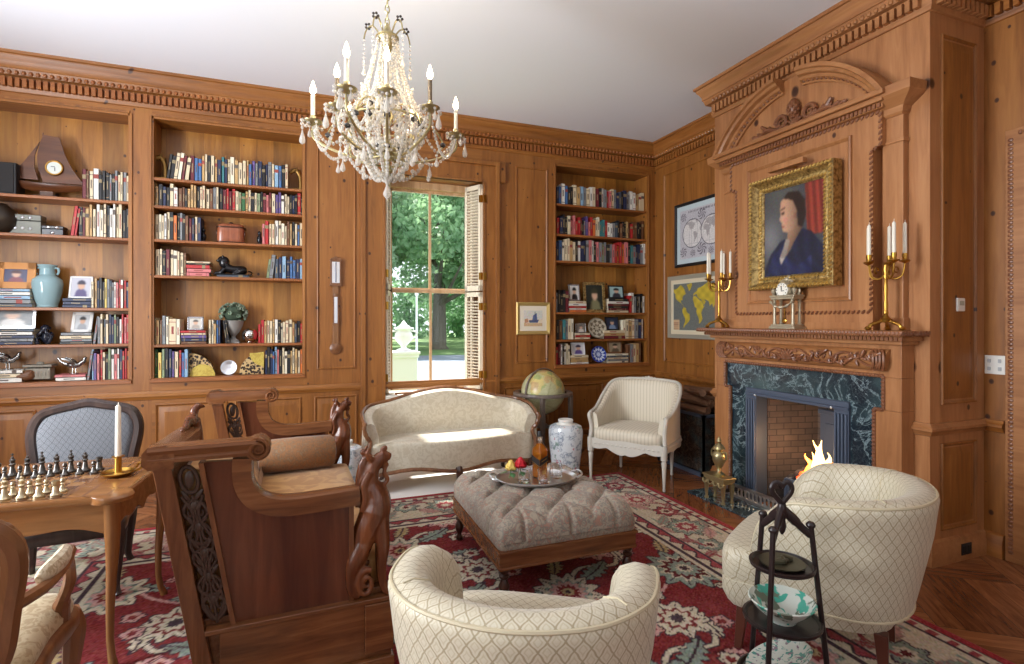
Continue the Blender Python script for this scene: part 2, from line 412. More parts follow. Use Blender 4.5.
# ---- back wall: stiles and rails round the openings
b = MB(); T = WY + .40
for x0, x1 in ((LX - .2, BAYS[0][0]), (BAYS[0][1], BAYS[1][0]), (BAYS[1][1], W0), (W1, BAYS[2][0]), (BAYS[2][1], RX + .2)): b.box(x0, x1, WY, T, 0, CH)
b.m = 1
for x0, x1 in BAYS: b.box(x0, x1, WY, T, 0, BZ0); b.box(x0, x1, WY, T, BZ1, CH)
b.box(W0, W1, WY, T, 0, WZ0 - .02); b.box(W0, W1, WY, T, WZ1, CH)
wall_back = struct(b.build('wall_back', [M['pine'], M['pine_h']], smooth=0))
# ---- right wall, with the doorway near the camera
DR0, DR1, DRZ = .75, 1.86, 2.56
b = MB(); b.box(RX, RX + .2, C1 - .1, WY + .4, 0, CH); b.box(RX, RX + .2, DR1, C0 + .1, 0, CH); b.box(RX, RX + .2, DR0, DR1, DRZ, CH); b.box(RX, RX + .2, BY - .2, DR0, 0, CH)
struct(b.build('wall_right', M['pine'], smooth=0))
# ---- chimney breast with the fire opening
FO0, FO1, FOZ = 2.66, 3.34, .93
b = MB(); b.box(CX, RX, C0, FO0, 0, CH); b.box(CX, RX, FO1, C1, 0, CH); b.box(CX, RX, FO0, FO1, FOZ, CH)
struct(b.build('wall_chimney', M['chim'], smooth=0))
# ---- left and rear walls with tall windows (behind and beside the camera)
b = MB(); ys = [BY - .2, -.4, .8, 2.0, 3.2, WY + .4]
for i in range(5):
    if i in (1, 3): b.box(LX - .2, LX, ys[i], ys[i + 1], 0, .8); b.box(LX - .2, LX, ys[i], ys[i + 1], 3.1, CH)
    else: b.box(LX - .2, LX, ys[i], ys[i + 1], 0, CH)
struct(b.build('wall_left', M['pine'], smooth=0))
b = MB(); xs = [LX - .2, -2.25, -.95, -.05, 1.25, 2.15, 3.45, RX + .2]
for i in range(7):
    if i in (1, 3, 5): b.box(xs[i], xs[i + 1], BY - .2, BY, 0, .8); b.box(xs[i], xs[i + 1], BY - .2, BY, 3.1, CH)
    else: b.box(xs[i], xs[i + 1], BY - .2, BY, 0, CH)
struct(b.build('wall_rear', M['pine'], smooth=0))
k = 2
for y0, y1 in ((-.4, .8), (2.0, 3.2)):
    w = struct(thing('window_%d' % k, None, None, (LX - .1, (y0 + y1) / 2, .8))); k += 1; h = (y1 - y0) / 2
    f = MB(); f.box(-.05, .05, -h, -h + .06, 0, 2.3); f.box(-.05, .05, h - .06, h, 0, 2.3); f.box(-.05, .05, -h, h, 0, .06); f.box(-.05, .05, -h, h, 2.24, 2.3); f.box(-.03, .03, -h, h, 1.1, 1.16); f.box(-.03, .03, -.02, .02, 0, 2.3)
    f.build('window_frame', M['cream'], w); g = MB(); g.box(-.005, .005, -h + .05, h - .05, .05, 2.25); g.build('pane', M['pane'], w)
for x0, x1 in ((-2.25, -.95), (-.05, 1.25), (2.15, 3.45)):
    w = struct(thing('window_%d' % k, None, None, ((x0 + x1) / 2, BY - .1, .8))); k += 1; h = (x1 - x0) / 2
    f = MB(); f.box(-h, -h + .06, -.05, .05, 0, 2.3); f.box(h - .06, h, -.05, .05, 0, 2.3); f.box(-h, h, -.05, .05, 0, .06); f.box(-h, h, -.05, .05, 2.24, 2.3); f.box(-h, h, -.03, .03, 1.1, 1.16); f.box(-.02, .02, -.03, .03, 0, 2.3)
    f.build('window_frame', M['cream'], w); g = MB(); g.box(-h + .05, h - .05, -.005, .005, .05, 2.25); g.build('pane', M['pane'], w)

# ---- mouldings swept along the walls, mitred at the corners
def mitre(pts, side=1):
    out = []
    for i, p in enumerate(pts):
        d = []
        if i > 0: d.append((Vector(p) - Vector(pts[i - 1])).normalized())
        if i < len(pts) - 1: d.append((Vector(pts[i + 1]) - Vector(p)).normalized())
        ns = [Vector((-q.y, q.x)) * side for q in d]
        n = ns[0] if len(ns) == 1 else (ns[0] + ns[1]) / max(.2, 1 + ns[0].dot(ns[1]))
        out.append(((p[0], p[1], 0), (n.x, n.y, 0), (0, 0, 1)))
    return out
ROOMPATH = [(LX, WY), (RX, WY), (RX, C1), (CX, C1), (CX, C0), (RX, C0), (RX, BY)]
prof = [(0, 3.40), (.012, 3.405), (.018, 3.425), (.022, 3.43), (.022, 3.525), (.06, 3.528), (.068, 3.555), (.075, 3.572), (.082, 3.575), (.082, 3.60), (.10, 3.635), (.118, 3.655), (.122, 3.672), (.135, 3.678), (.14, 3.70), (0, 3.70)]
def cornice(idx, path, mats, seg=None):
    b = MB(); b.strip(prof, mitre(path, -1))
    b.m = 1
    for (p, q) in zip(path[:-1], path[1:]):
        d = Vector(q) - Vector(p); L = d.length; d.normalize(); n = Vector((d.y, -d.x))
        cnt = int((L - .02) / .047); off = (L - (cnt - 1) * .047) / 2
        for i in range(cnt):
            c = Vector(p) + d * (off + i * .047)
            a1 = c - d * .0145 + n * .02; a2 = c + d * .0145 + n * .058
            b.box(a1.x, a2.x, a1.y, a2.y, 3.435, 3.505)
            e = c + n * .066; b.ell((e.x, e.y, 3.545), (.018, .018, .018), 6, 4)
    return struct(b.build('trim_%d' % idx, mats))
cornice(1, [(LX, WY), (RX, WY)], [M['pine_h'], M['shelfw']])
cornice(2, [(RX, WY), (RX, C1)], [M['pine_y'], M['pine_y']])
cornice(3, [(RX, C1), (CX, C1), (CX, C0), (RX, C0)], [M['chimh'], M['chimh']])
cornice(4, [(RX, C0), (RX, BY)], [M['pine_y'], M['pine_y']])
rail = [(0, .79), (.012, .795), (.018, .815), (.03, .825), (.03, .842), (.018, .852), (.014, .868), (0, .87)]
base = [(0, 0), (.03, 0), (.03, .10), (.022, .115), (.018, .14), (0, .15)]
for i, (path, m) in enumerate([([(LX, WY), (RX, WY), (RX, C1)], 'pine_h'), ([(RX, C1), (CX, C1), (CX, FO1 + .56)], 'chimh'), ([(CX, FO0 - .37), (CX, C0), (RX, C0)], 'chimh'), ([(RX, C0), (RX, 2.0)], 'pine_y'), ([(RX, .6), (RX, BY)], 'pine_y')]):
    b = MB(); b.strip(rail, mitre(path, -1)); b.strip([(a, z + .0) for a, z in base], mitre(path, -1)); struct(b.build('trim_%d' % (5 + i), M[m]))
# raised-and-fielded panels: a bead frame and a bevelled field on the wall face
def panel(b, fn, a0, a1, z0, z1, bead=.022, field=.05, hgt=.014):
    # fn(a, n, z) maps along-wall, out-of-wall, height
    def ring(i, n): return [fn(a0 + i, n, z0 + i), fn(a1 - i, n, z0 + i), fn(a1 - i, n, z1 - i), fn(a0 + i, n, z1 - i)]
    b.loft([ring(0, -.001), ring(.002, hgt * .8), ring(bead * .4, hgt), ring(bead * .8, hgt * .5), ring(bead, .002)], cap=False)
    if field: b.loft([ring(bead + .01, .0005), ring(bead + field, hgt * .75), ring(bead + field + .004, hgt * .8)], cap=False); b.add(ring(bead + field + .004, hgt * .8), [(0, 1, 2, 3)])
fY = lambda a, n, z: (a, WY - n, z)
fX = lambda a, n, z: (RX - n, a, z)
fS = lambda a, n, z: (a, C0 - n, z)
fC = lambda a, n, z: (CX - n, a, z)
b = MB()
panel(b, fY, .085, .455, 1.02, 3.30, field=0); panel(b, fY, 2.20, 2.60, 1.02, 3.26, field=0)
for x0, x1 in ((-2.70, -2.13), (-2.08, -1.52), (-1.28, -.70), (-.64, -.06), (.06, .47), (.85, 1.72), (2.06, 2.62), (2.74, 3.34), (3.40, 3.96)): panel(b, fY, x0, x1, .19, .755)
struct(b.build('trim_10', M['pine'], smooth=30))
b = MB(); panel(b, fX, 4.02, 5.42, 1.0, 3.30, field=0); panel(b, fX, 4.02, 4.68, .19, .755); panel(b, fX, 4.76, 5.42, .19, .755)
struct(b.build('trim_11', M['pine'], smooth=30))
b = MB(); panel(b, fS, CX + .10, RX - .09, .20, .74); panel(b, fS, CX + .10, RX - .09, .98, 3.28, field=.06)
struct(b.build('trim_12', M['pine'], smooth=30))
# window casing
b = MB()
for x0, x1, s in ((.515, W0, 1), (W1, 1.985, -1)):
    b.box(x0, x1, WY - .028, WY + .02, 0, WZ1 + .22)
    xo = x0 if s > 0 else x1
    b.box(xo - .012 * s, xo + .035 * s, WY - .05, WY, 0, WZ1 + .23); xi = x1 if s > 0 else x0
    b.box(xi - .03 * s, xi, WY - .04, WY, .0, WZ1)
b.box(W0, W1, WY - .028, WY + .02, WZ1, WZ1 + .22); b.box(.50, 2.0, WY - .055, WY, WZ1 + .19, WZ1 + .235); b.box(W0, W1, WY - .04, WY, WZ1, WZ1 + .03)
b.box(.43, .50, WY - .034, WY, WZ1 + .02, WZ1 + .25); b.box(2.0, 2.07, WY - .034, WY, WZ1 + .02, WZ1 + .25)
struct(b.build('trim_13', M['pine'], bevel=.004, smooth=30))

# ---- the window: frame, sash bars, panes, sill, louvred shutters
win = struct(thing('window_1', None, None, ((W0 + W1) / 2, WY + .25, WZ0)))
GX = .455; H0, H1 = .06, 2.26
M['sash'] = wood('sash_wood', (170, 130, 88), (196, 160, 118), (212, 182, 146), 'Z', 1, .4)
f = MB(); f.box(-.525, -GX, -.05, .05, 0, H1 + .05); f.box(GX, .525, -.05, .05, 0, H1 + .05); f.box(-.525, .525, -.05, .05, H1 - .03, H1 + .05)
f.build('window_frame', M['sash'], win, bevel=.004)
for nm, z0, z1, yy in (('lower_sash', H0 - .03, 1.13, -.02), ('upper_sash', 1.10, H1 - .02, .015)):
    s_ = MB(); s_.box(-GX, -GX + .035, yy - .02, yy + .02, z0, z1); s_.box(GX - .035, GX, yy - .02, yy + .02, z0, z1); s_.box(-GX, GX, yy - .02, yy + .02, z0, z0 + .045); s_.box(-GX, GX, yy - .02, yy + .02, z1 - .04, z1); s_.box(-.014, .014, yy - .016, yy + .016, z0, z1)
    sh = s_.build(nm, M['sash'], win, bevel=.003)
    for xa, xb in ((-GX + .035, -.014), (.014, GX - .035)):
        g = MB(); g.box(xa, xb, yy - .003, yy + .003, z0 + .045, z1 - .04); g.build('pane', M['pane'], sh)
s_ = MB(); s_.box(-.53, .53, -.26, .13, -.03, 0); s_.box(-.53, .53, -.29, -.24, -.045, .008); s_.build('sill', M['white'], win, bevel=.006)
M['shut'] = plain('shutter_paint', (226, 212, 190), .45)
def shutter(p, q, z0, z1):
    (x0, y0), (x1, y1) = p, q; L = math.hypot(x1 - x0, y1 - y0); an = math.atan2(y1 - y0, x1 - x0)
    b = MB(); b.at((x0, y0, z0), an); h = z1 - z0
    b.box(0, .035, -.014, .014, 0, h); b.box(L - .035, L, -.014, .014, 0, h); b.box(0, L, -.014, .014, 0, .06); b.box(0, L, -.014, .014, h - .05, h)
    n = int((h - .12) / .034)
    for i in range(n):
        z = .07 + i * .034; b.add([(.03, -.012, z), (L - .03, -.012, z), (L - .03, .010, z + .012), (.03, .010, z + .012), (.03, -.012, z + .005), (L - .03, -.012, z + .005), (L - .03, .010, z + .018), (.03, .010, z + .018)],
              [(0, 3, 2, 1), (4, 5, 6, 7), (0, 1, 5, 4), (1, 2, 6, 5), (2, 3, 7, 6), (3, 0, 4, 7)])
    o = b.build('shutter', M['shut'], win); hg = MB(); hg.at((x0, y0, z0), an); hg.box(-.012, .022, -.022, .018, .12, .20); hg.box(-.012, .022, -.022, .018, h - .2, h - .12); hg.build('hinge', M['brass'], o)
for z0, z1 in ((.03, 1.10), (1.115, 2.29)):
    shutter((.515, -.262), (.40, -.04), z0, z1); shutter((-.515, -.262), (-.455, -.06), z0, z1)
    shutter((.545, -.285), (.455, -.07), z0, z1)

# ---- door in the right wall with its carved casing
d = struct(thing('door_1', None, None, (RX, (DR0 + DR1) / 2, 0))); hw = (DR1 - DR0) / 2
b = MB(); b.box(.03, .08, -hw, hw, 0, DRZ)
fd = lambda a, n, z: (.03 - n, a, z)
for z0, z1 in ((.2, .8), (.95, 2.4)):
    for y0, y1 in ((-hw + .1, -.05), (.05, hw - .1)): panel(b, fd, y0, y1, z0, z1)
b.build('door_leaf', M['chim'], d, smooth=30)
b = MB(); b.lathe([(.03, 0), (.03, .01), (.012, .015), (.012, .04), (.028, .05), (.03, .065), (.02, .08), (0, .082)], 14); kn = b.build('door_knob', M['brass'], d, loc=(.03, -hw + .09, 1.0)); kn.rotation_euler.y = R(-90)
b = MB()
for y in (-hw, hw): b.box(-.02, .03, y - (.13 if y < 0 else 0), y + (.13 if y > 0 else 0), 0, DRZ + .13)
b.box(-.02, .03, -hw, hw, DRZ, DRZ + .13)
b.build('door_casing', M['chimh'], d, bevel=.004)
b = MB()
for s in (-1, 1):
    for i in range(96): b.ell((-.022, s * (hw + .10), .06 + i * .027), (.010, .016, .012), 6, 4)
for i in range(47): b.ell((-.022, -hw - .08 + i * .027, DRZ + .10), (.010, .012, .016), 6, 4)
b.build('carved_edge', M['chimdark'], d)
b = MB(); panel(b, fX, DR0 + .02, DR1 - .02, 2.80, 3.30); struct(b.build('trim_14', M['pine'], smooth=30))

# ================================================================ BUILT-IN BOOKCASES
SHELF = {'left': [2.56, 2.235, 1.615, 1.30], 'middle': [2.795, 2.545, 2.24, 1.915, 1.287], 'right': []}
for v in (185.5, 211.8, 238.0, 287.0, 0): pass
def shelf_z_right():
    zs = []
    for va, vb in (((204.3, 210.5)), ((233.5, 239.5)), ((260.0, 264.7)), ((312.5, 312.5)), ((339.5, 338.5))):
        zs.append((onY(556, va, WY + .02)[1] + onY(645, vb, WY + .02)[1]) / 2)
    return zs
SHELF['right'] = shelf_z_right()
BD = .27
for nm, (x0, x1), lab in zip(('left', 'middle', 'right'), BAYS, ('built-in pine bookcase at the far left, with the pale blue vase on a shelf', 'built-in pine bookcase left of the window, with six shelves of books', 'narrow built-in pine bookcase right of the window, near the corner')):
    t = thing('bookcase', lab, 'bookcase', ((x0 + x1) / 2, WY, BZ0)); w = (x1 - x0) / 2; h = BZ1 - BZ0
    b = MB(); b.box(-w, w, BD, BD + .02, 0, h); b.build('back_panel', M['plank'], t)
    for s in (-1, 1):
        b = MB(); b.box(s * w, s * (w - .012), .0, BD, 0, h); b.build('side_panel', M['pine'], t)
    b = MB(); b.box(-w, w, 0, BD, h - .02, h); b.build('top_panel', M['pine_h'], t)
    b = MB(); b.box(-w, w, -.012, BD, -.02, .004); b.box(-w - .015, w + .015, -.02, .0, -.035, -.005); b.build('bottom_shelf', M['shelfw'], t, bevel=.004)
    for z in SHELF[nm]:
        b = MB(); b.box(-w + .012, w - .012, .006, BD, z - BZ0 - .026, z - BZ0); b.build('shelf', M['shelfw'], t, bevel=.005)
    b = MB()
    for s in (-1, 1): b.box(s * w, s * (w + .02), -.012, .0, -.0, h)
    b.box(-w, w, -.012, 0, h, h + .02); b.build('edge_bead', M['pine'], t, bevel=.003)
# ================================================================ FIREPLACE AND OVERMANTEL
def inpoly(px, py, poly):
    c = np.zeros(px.shape, bool); n = len(poly); j = n - 1
    for i in range(n):
        xi, yi = poly[i]; xj, yj = poly[j]
        c ^= ((yi > py) != (yj > py)) & (px < (xj - xi) * (py - yi) / ((yj - yi) + 1e-12) + xi); j = i
    return c
def lin(a):
    a = np.clip(np.asarray(a, float) / 255, 0, 1); return np.where(a <= .04045, a / 12.92, ((a + .055) / 1.055) ** 2.4)
def attr_mat(name, rough=.5, bumpk=0):
    if name in CACHE: return CACHE[name]
    t = NT(name); a = t.new('Attribute', attribute_name='Col'); t.color(a.outputs['Color']); t.set(Roughness=rough)
    if bumpk: t.bump(t.noise(t.coords(), bumpk, 3), .2, .004)
    CACHE[name] = t.mat; return t.mat
def raster(name, img, fn, parent=None, mat=None):      # img (ny, nx, 3) top row last; fn(arrays a, b in 0..1) -> xyz arrays
    ny, nx = img.shape[:2]
    A, B = np.meshgrid(np.linspace(0, 1, nx), np.linspace(0, 1, ny))
    x, y, z = fn(A.ravel(), B.ravel()); v = np.stack([x + 0 * A.ravel(), y + 0 * A.ravel(), z + 0 * A.ravel()], 1).astype(np.float32)
    i = np.arange((ny - 1) * nx).reshape(ny - 1, nx)[:, :-1].ravel()
    f = np.stack([i, i + 1, i + nx + 1, i + nx], 1).astype(np.int32)
    me = bpy.data.meshes.new(name); me.vertices.add(len(v)); me.vertices.foreach_set('co', v.ravel())
    me.loops.add(f.size); me.loops.foreach_set('vertex_index', f.ravel()); me.polygons.add(len(f))
    me.polygons.foreach_set('loop_start', np.arange(0, f.size, 4, dtype=np.int32)); me.polygons.foreach_set('loop_total', np.full(len(f), 4, np.int32))
    me.update(calc_edges=True)
    ca = me.color_attributes.new('Col', 'FLOAT_COLOR', 'POINT')
    rgba = np.ones((len(v), 4), np.float32); rgba[:, :3] = lin(img.reshape(-1, 3)); ca.data.foreach_set('color', rgba.ravel())
    me.materials.append(mat or attr_mat('painted', .45)); me.shade_smooth()
    o = bpy.data.objects.new(name, me); COL.objects.link(o)
    if parent: o.parent = parent
    return o

YC = 3.0
fp = thing('fireplace', 'carved pine fireplace with dark green marble surround and a lit fire', 'fireplace', (CX, YC, 0))
L = lambda n, y, z: (-n, y, z)
b = MB()
for s in (-1, 1):
    b.box(-.12, 0, s * .628, s * .80, .0, .93); b.box(-.12, 0, s * .685, s * .80, .93, 1.14)
    b.box(-.135, 0, s * .62, s * .81, 0, .13)
b.box(-.12, 0, -.80, .80, 1.14, 1.375)
b.build('surround', M['chim'], fp, bevel=.004, smooth=30)
b = MB()
for s in (-1, 1): b.box(-.10, 0, s * .44, s * .628, 0, .93); b.box(-.10, 0, s * .44, s * .685, .93, 1.14)
b.box(-.10, 0, -.44, .44, .94, 1.14)
b.build('marble_surround', M['marble'], fp, smooth=30)
# egg-and-dart bead along the marble edge
b = MB()
path = [(.63, .02), (.63, .93), (.69, .93), (.69, 1.147), (-.69, 1.147), (-.69, .93), (-.63, .93), (-.63, .02)]
for (y0, z0), (y1, z1) in zip(path[:-1], path[1:]):
    n = max(1, int(math.hypot(y1 - y0, z1 - z0) / .024))
    for i in range(n):
        t = (i + .5) / n; b.ell((-.125, y0 + (y1 - y0) * t, z0 + (z1 - z0) * t), (.014, .013, .013), 6, 4)
    b.tube([(-.12, y0, z0), (-.12, y1, z1)], .012, 6)
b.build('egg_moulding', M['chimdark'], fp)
# mantel shelf
b = MB()
b.box(-.26, 0, -.885, .885, 1.405, 1.44); b.box(-.20, 0, -.855, .855, 1.375, 1.405); b.box(-.165, 0, -.83, .83, 1.35, 1.378)
b.build('mantel_shelf', M['chimh'], fp, bevel=.006, smooth=30)
b = MB()
for i in range(78):
    y = -.882 + i * .0229; b.at((-.262, y, 1.4225), rx=R(35)); b.ell((0, 0, 0), (.009, .0125, .02), 6, 4)
for i in range(10):
    for s in (-1, 1): b.at((-.24 + i * .026, s * .887, 1.4225), ry=R(35)); b.ell((0, 0, 0), (.0125, .009, .02), 6, 4)
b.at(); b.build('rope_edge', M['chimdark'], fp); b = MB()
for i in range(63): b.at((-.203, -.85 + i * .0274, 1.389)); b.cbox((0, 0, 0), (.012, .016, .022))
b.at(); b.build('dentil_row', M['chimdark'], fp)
# carved cushion frieze with scrolling vine
b = MB(); rings = []
for i in range(13):
    a = -PI / 2 + PI * i / 12; rings.append((.118 + .05 * math.cos(a), 1.25 + .072 * math.sin(a)))
b.loft([[(-n, y * (1 + .03 * math.sin((z - 1.25) / .072 * 1.5) * .5), z) for n, z in rings] for y in np.linspace(-.725, .725, 21)], closed=True)
b.build('frieze_cushion', M['chimh'], fp)
b = MB()
def onc(y, z): return -(.125 + .05 * math.sqrt(max(0, 1 - min(1, abs(z - 1.25) / .072) ** 2)))
for s in (-1, 1):
    pts = [(y, 1.25 + .04 * math.sin(y * 17)) for y in np.linspace(.03, .70, 50)]
    b.tube([(onc(y, z), s * y, z) for y, z in pts], .009, 6)
    for k in range(14):
        y = .07 + k * .048; b.at((onc(0, 1.25 + .02 * math.cos(k * 2.1)) + .002, s * y, 1.25 + .03 * math.cos(k * 2.1 + .6)), rx=s * R(k * 47)); b.ell((0, 0, 0), (.010, .024, .010), 6, 4); b.at()
    for k in range(7):
        y = .09 + k * .094; c = 1.25 - .022 * math.copysign(1, math.sin(y * 17))
        b.tube([(onc(0, c) - .004, s * (y + .028 * (1 - t / 14) * math.cos(t * .75)), c + .028 * (1 - t / 14) * math.sin(t * .75)) for t in range(13)], .007, 5)
        b.at((onc(0, c) - .004, s * (y + .03), c + .012), rx=s * R(30 + 40 * (k % 2))); b.ell((0, 0, 0), (.012, .034, .013), 7, 5); b.at()
        b.at((onc(0, c) - .002, s * (y - .028), c - .014), rx=s * R(-50 + 40 * (k % 2))); b.ell((0, 0, 0), (.011, .03, .011), 7, 5); b.at()
    for k in range(4): b.tube([(-.15 - .01 * k, s * (.715 + .012 * k), 1.25 + (.062 - .014 * k) * math.cos(t)) if False else (onc(0, 1.25 + .06 * math.cos(t)) - .006, s * (.70 + .03 * math.sin(t) - .022 * k), 1.25 + .064 * math.cos(t)) for t in np.linspace(0, PI, 9)], .009, 5)
for k in range(-4, 5): b.at((-.178, 0, 1.215), rx=R(k * 20)); b.ell((0, 0, .038), (.014, .012, .042), 7, 5); b.at()
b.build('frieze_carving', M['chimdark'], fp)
# iron insert with ribbed cheeks, and the firebox
b = MB()
for s in (-1, 1):
    b.box(-.12, .02, s * .345, s * .455, .0, .884)
    for k in range(4): b.tube([(-.125, s * (.36 + k * .026), .02), (-.125, s * (.36 + k * .026), .86)], .010, 8)
b.box(-.12, .02, -.455, .455, .906, .945); b.box(-.13, 0, -.455, .455, .885, .906)
b.build('iron_frame', M['iron'], fp, bevel=.003)
b = MB()
for y, z in ((.34, .895), (-.34, .895)): b.ell((-.138, y, z), .010, 8, 6)
b.build('screw_head', M['silver'], fp)
def brick(name):
    t = NT(name); x = t.new('TexBrick'); x.inputs['Scale'].default_value = 5; x.inputs['Mortar Size'].default_value = .015
    x.inputs['Color1'].default_value = srgb((98, 84, 76)); x.inputs['Color2'].default_value = srgb((78, 68, 64)); x.inputs['Mortar'].default_value = srgb((46, 40, 40))
    tc = t.new('TexCoord'); sx = t.new('SeparateXYZ'); cb = t.new('CombineXYZ'); t.link(tc.outputs['Object'], sx.inputs[0])
    t.link(t.math('ADD', sx.outputs[0], sx.outputs[1]), cb.inputs[0]); t.link(sx.outputs[2], cb.inputs[1]); t.link(cb.outputs[0], x.inputs['Vector'])
    n = t.noise(t.coords(), 3, 4); t.color(t.mix(t.ramp(n, [(.4, (0, 0, 0, 1)), (.7, (.7, .7, .7, 1))]), x.outputs[0], srgb((40, 34, 34)))); t.set(Roughness=.85); return t.mat
M['brick'] = brick('sooty_firebrick')
b = MB()
b.loft([[(0, .338, 0), (0, .338, .92), (.45, .24, .92), (.45, .24, 0)], [(0, .35, 0), (0, .35, .93), (.47, .26, .93), (.47, .26, 0)]])
b.loft([[(0, -.338, 0), (0, -.338, .92), (.45, -.24, .92), (.45, -.24, 0)], [(0, -.35, 0), (0, -.35, .93), (.47, -.26, .93), (.47, -.26, 0)]])
b.box(.45, .47, -.26, .26, 0, .93); b.box(0, .47, -.34, .34, .92, .94); b.box(0, .47, -.34, .34, -.002, .012)
b.build('firebox', M['brick'], fp, smooth=0)
b = MB(); b.box(.425, .45, -.2, .2, .1, .75); b.box(.415, .43, -.21, .21, .73, .77); b.box(.415, .43, -.15, .15, .2, .66); b.build('fireback', M['iron'], fp, bevel=.006)

# hearth slab
h = MB(); h.box(-.46, -.122, -.78, .78, 0, .018); hs = h.build('hearth_slab', M['marble'], None, loc=(CX, YC, 0), bevel=.003)
tag(hs, 'dark polished marble hearth slab on the floor before the fire', 'hearth')
# pierced steel fender along the hearth
fe = thing('fireplace_fender', 'low pierced silver fender on the marble hearth slab', 'fender', (CX - .20, YC, .018))
b = MB(); b.box(-.008, .008, -.62, .62, 0, .018); b.box(-.008, .008, -.62, .62, .095, .112)
for i in range(31):
    y = -.60 + i * .04; b.tube([(0, y + .017 * math.cos(t), .057 + .037 * math.sin(t)) for t in np.linspace(0, 2 * PI, 10)], .005, 5)
    b.tube([(0, y - .02, .018), (0, y - .02, .1)], .004, 5)
b.build('pierced_band', M['silver'], fe)
for s in (-1, 1):
    b = MB(); b.lathe([(.018, 0), (.02, .02), (.012, .05), (.012, .10), (.02, .12), (.012, .14), (0, .15)], 10, (0, s * .63, 0)); b.build('fender_post', M['silver'], fe)
# log basket with burning logs
gr = thing('fire_basket', 'black iron fire basket in the fireplace holding burning logs', 'fire basket', (CX + .08, YC - .11, .012))
b = MB()
b.box(-.12, .17, -.22, .22, .10, .115)
for y in np.linspace(-.21, .21, 9): b.tube([(-.125, y, .06), (-.125, y, .25)], .008, 6)
for z in (.07, .16, .25): b.tube([(-.125, -.23, z), (-.125, .23, z)], .010, 6)
for s in (-1, 1):
    b.box(-.14, .17, s * .215, s * .235, .06, .25)
    for x in (-.12, .15): b.taper((x, s * .2, 0), (.025, .025), (x, s * .2, .10), (.03, .03))
b.box(-.135, -.115, -.22, .22, .09, .24)
b.build('basket', M['iron'], gr)
M['coal'] = plain('charred_log', (44, 38, 40), .9)
for i, (x, y, z, a, r) in enumerate(((-.05, 0, .27, 84, .045), (.07, .02, .27, 97, .05), (.01, -.02, .345, 62, .042), (.0, .1, .20, 90, .05))):
    b = MB(); b.at((x, y, z), R(a)); b.tube([(-.2 + .4 * t / 6, .008 * math.sin(t * 2), .006 * math.cos(t * 3)) for t in range(7)], [r * (1 + .12 * math.sin(t * 2.3)) for t in range(7)], 9)
    tag(b.build('burning_log', M['coal']), ('charred log at the front of the fire basket', 'charred log at the back of the fire basket', 'charred log lying crosswise on top in the fire basket', 'charred log lowest in the fire basket')[i], 'log', 'logs burning in the basket').location = (CX + .08, YC - .11, .012)
fl = thing('fire', 'bright orange flames rising from the logs in the fireplace', 'fire', (CX + .06, YC - .11, .30))
rnd = random.Random(3)
for i, (y, x, hh, w) in enumerate(((0, 0, .30, .05), (.05, .03, .28, .042), (-.06, 0, .22, .045), (-.11, .03, .15, .04), (.10, .0, .17, .035), (-.16, .0, .12, .035), (.02, -.04, .2, .035))):
    b = MB(); ph = rnd.random() * 6; n = 10
    b.tube([(x + .012 * math.sin(ph + t * .8), y + .022 * math.sin(ph * 2 + t * .75) * (t / n) + .02 * t / n, .0 + hh * t / n) for t in range(n + 1)], [max(.002, w * (1 - t / n) ** .8 * (.55 + .9 * math.sin(PI * min(1, (t + 1.2) / (n + 1))))) for t in range(n + 1)], 8, flat=.7)
    b.build('flame', M['flamecore'] if i in (0, 1, 2, 6) else M['flame'], fl)
b = MB()
for i in range(26): b.ell((rnd.uniform(-.09, .09), rnd.uniform(-.19, .17), rnd.uniform(-.06, .02)), rnd.uniform(.012, .024), 6, 4)
b.build('embers', M['ember'], fl)['kind'] = 'stuff'
lamp('fire_glow', 'POINT', (CX + .03, YC, .46), (0, 0, 0), 6, (1, .62, .32), .08)

# andirons with urns on the hearth
def andiron(loc, label):
    t = thing('andiron', label, 'andiron', loc, group='brass andirons')
    b = MB()
    b.box(-.06, .06, -.115, .115, .17, .195); b.box(-.068, .068, -.123, .123, .195, .21); b.box(-.05, .05, -.10, .10, .155, .172)
    for y in np.linspace(-.09, .09, 4):
        b.tube([(-.058 - .012 * math.sin(PI * q / 8), y + .028 * math.cos(PI * q / 8), .165 - .03 * math.sin(PI * q / 8)) for q in range(9)], .008, 5)
    b.build('stand_base', M['oldbrass'], t, bevel=.003)
    for x in (-.045, .045):
        for y in (-.095, .095):
            b = MB(); b.lathe([(.016, 0), (.018, .01), (.010, .025), (.014, .06), (.018, .10), (.02, .13), (.024, .16)], 10, (x, y, 0)); b.build('leg', M['oldbrass'], t)
    b = MB(); b.lathe([(.045, .21), (.048, .222), (.02, .24), (.016, .262), (.03, .285), (.05, .33), (.054, .37), (.048, .395), (.03, .41), (.034, .42), (.05, .43), (.046, .44), (.03, .46), (.014, .475), (.02, .49), (.012, .51), (0, .53)], 16)
    u = b.build('urn', M['oldbrass'], t)
    for s in (-1, 1):
        b = MB(); b.tube(crom([(0, s * .052, .345), (0, s * .085, .36), (0, s * .08, .41), (0, s * .045, .405)], 5), .006, 6); b.build('urn_handle', M['oldbrass'], u)
    b = MB(); b.box(.06, .35, -.012, .012, .06, .085); b.box(.33, .35, -.015, .015, 0, .085); b.build('billet_bar', M['black'], t)
    return t
andiron((3.17, 3.47, .018), 'brass andiron with an urn at the left end of the hearth')
andiron((3.17, 2.53, .018), 'brass andiron with an urn at the right end of the hearth')

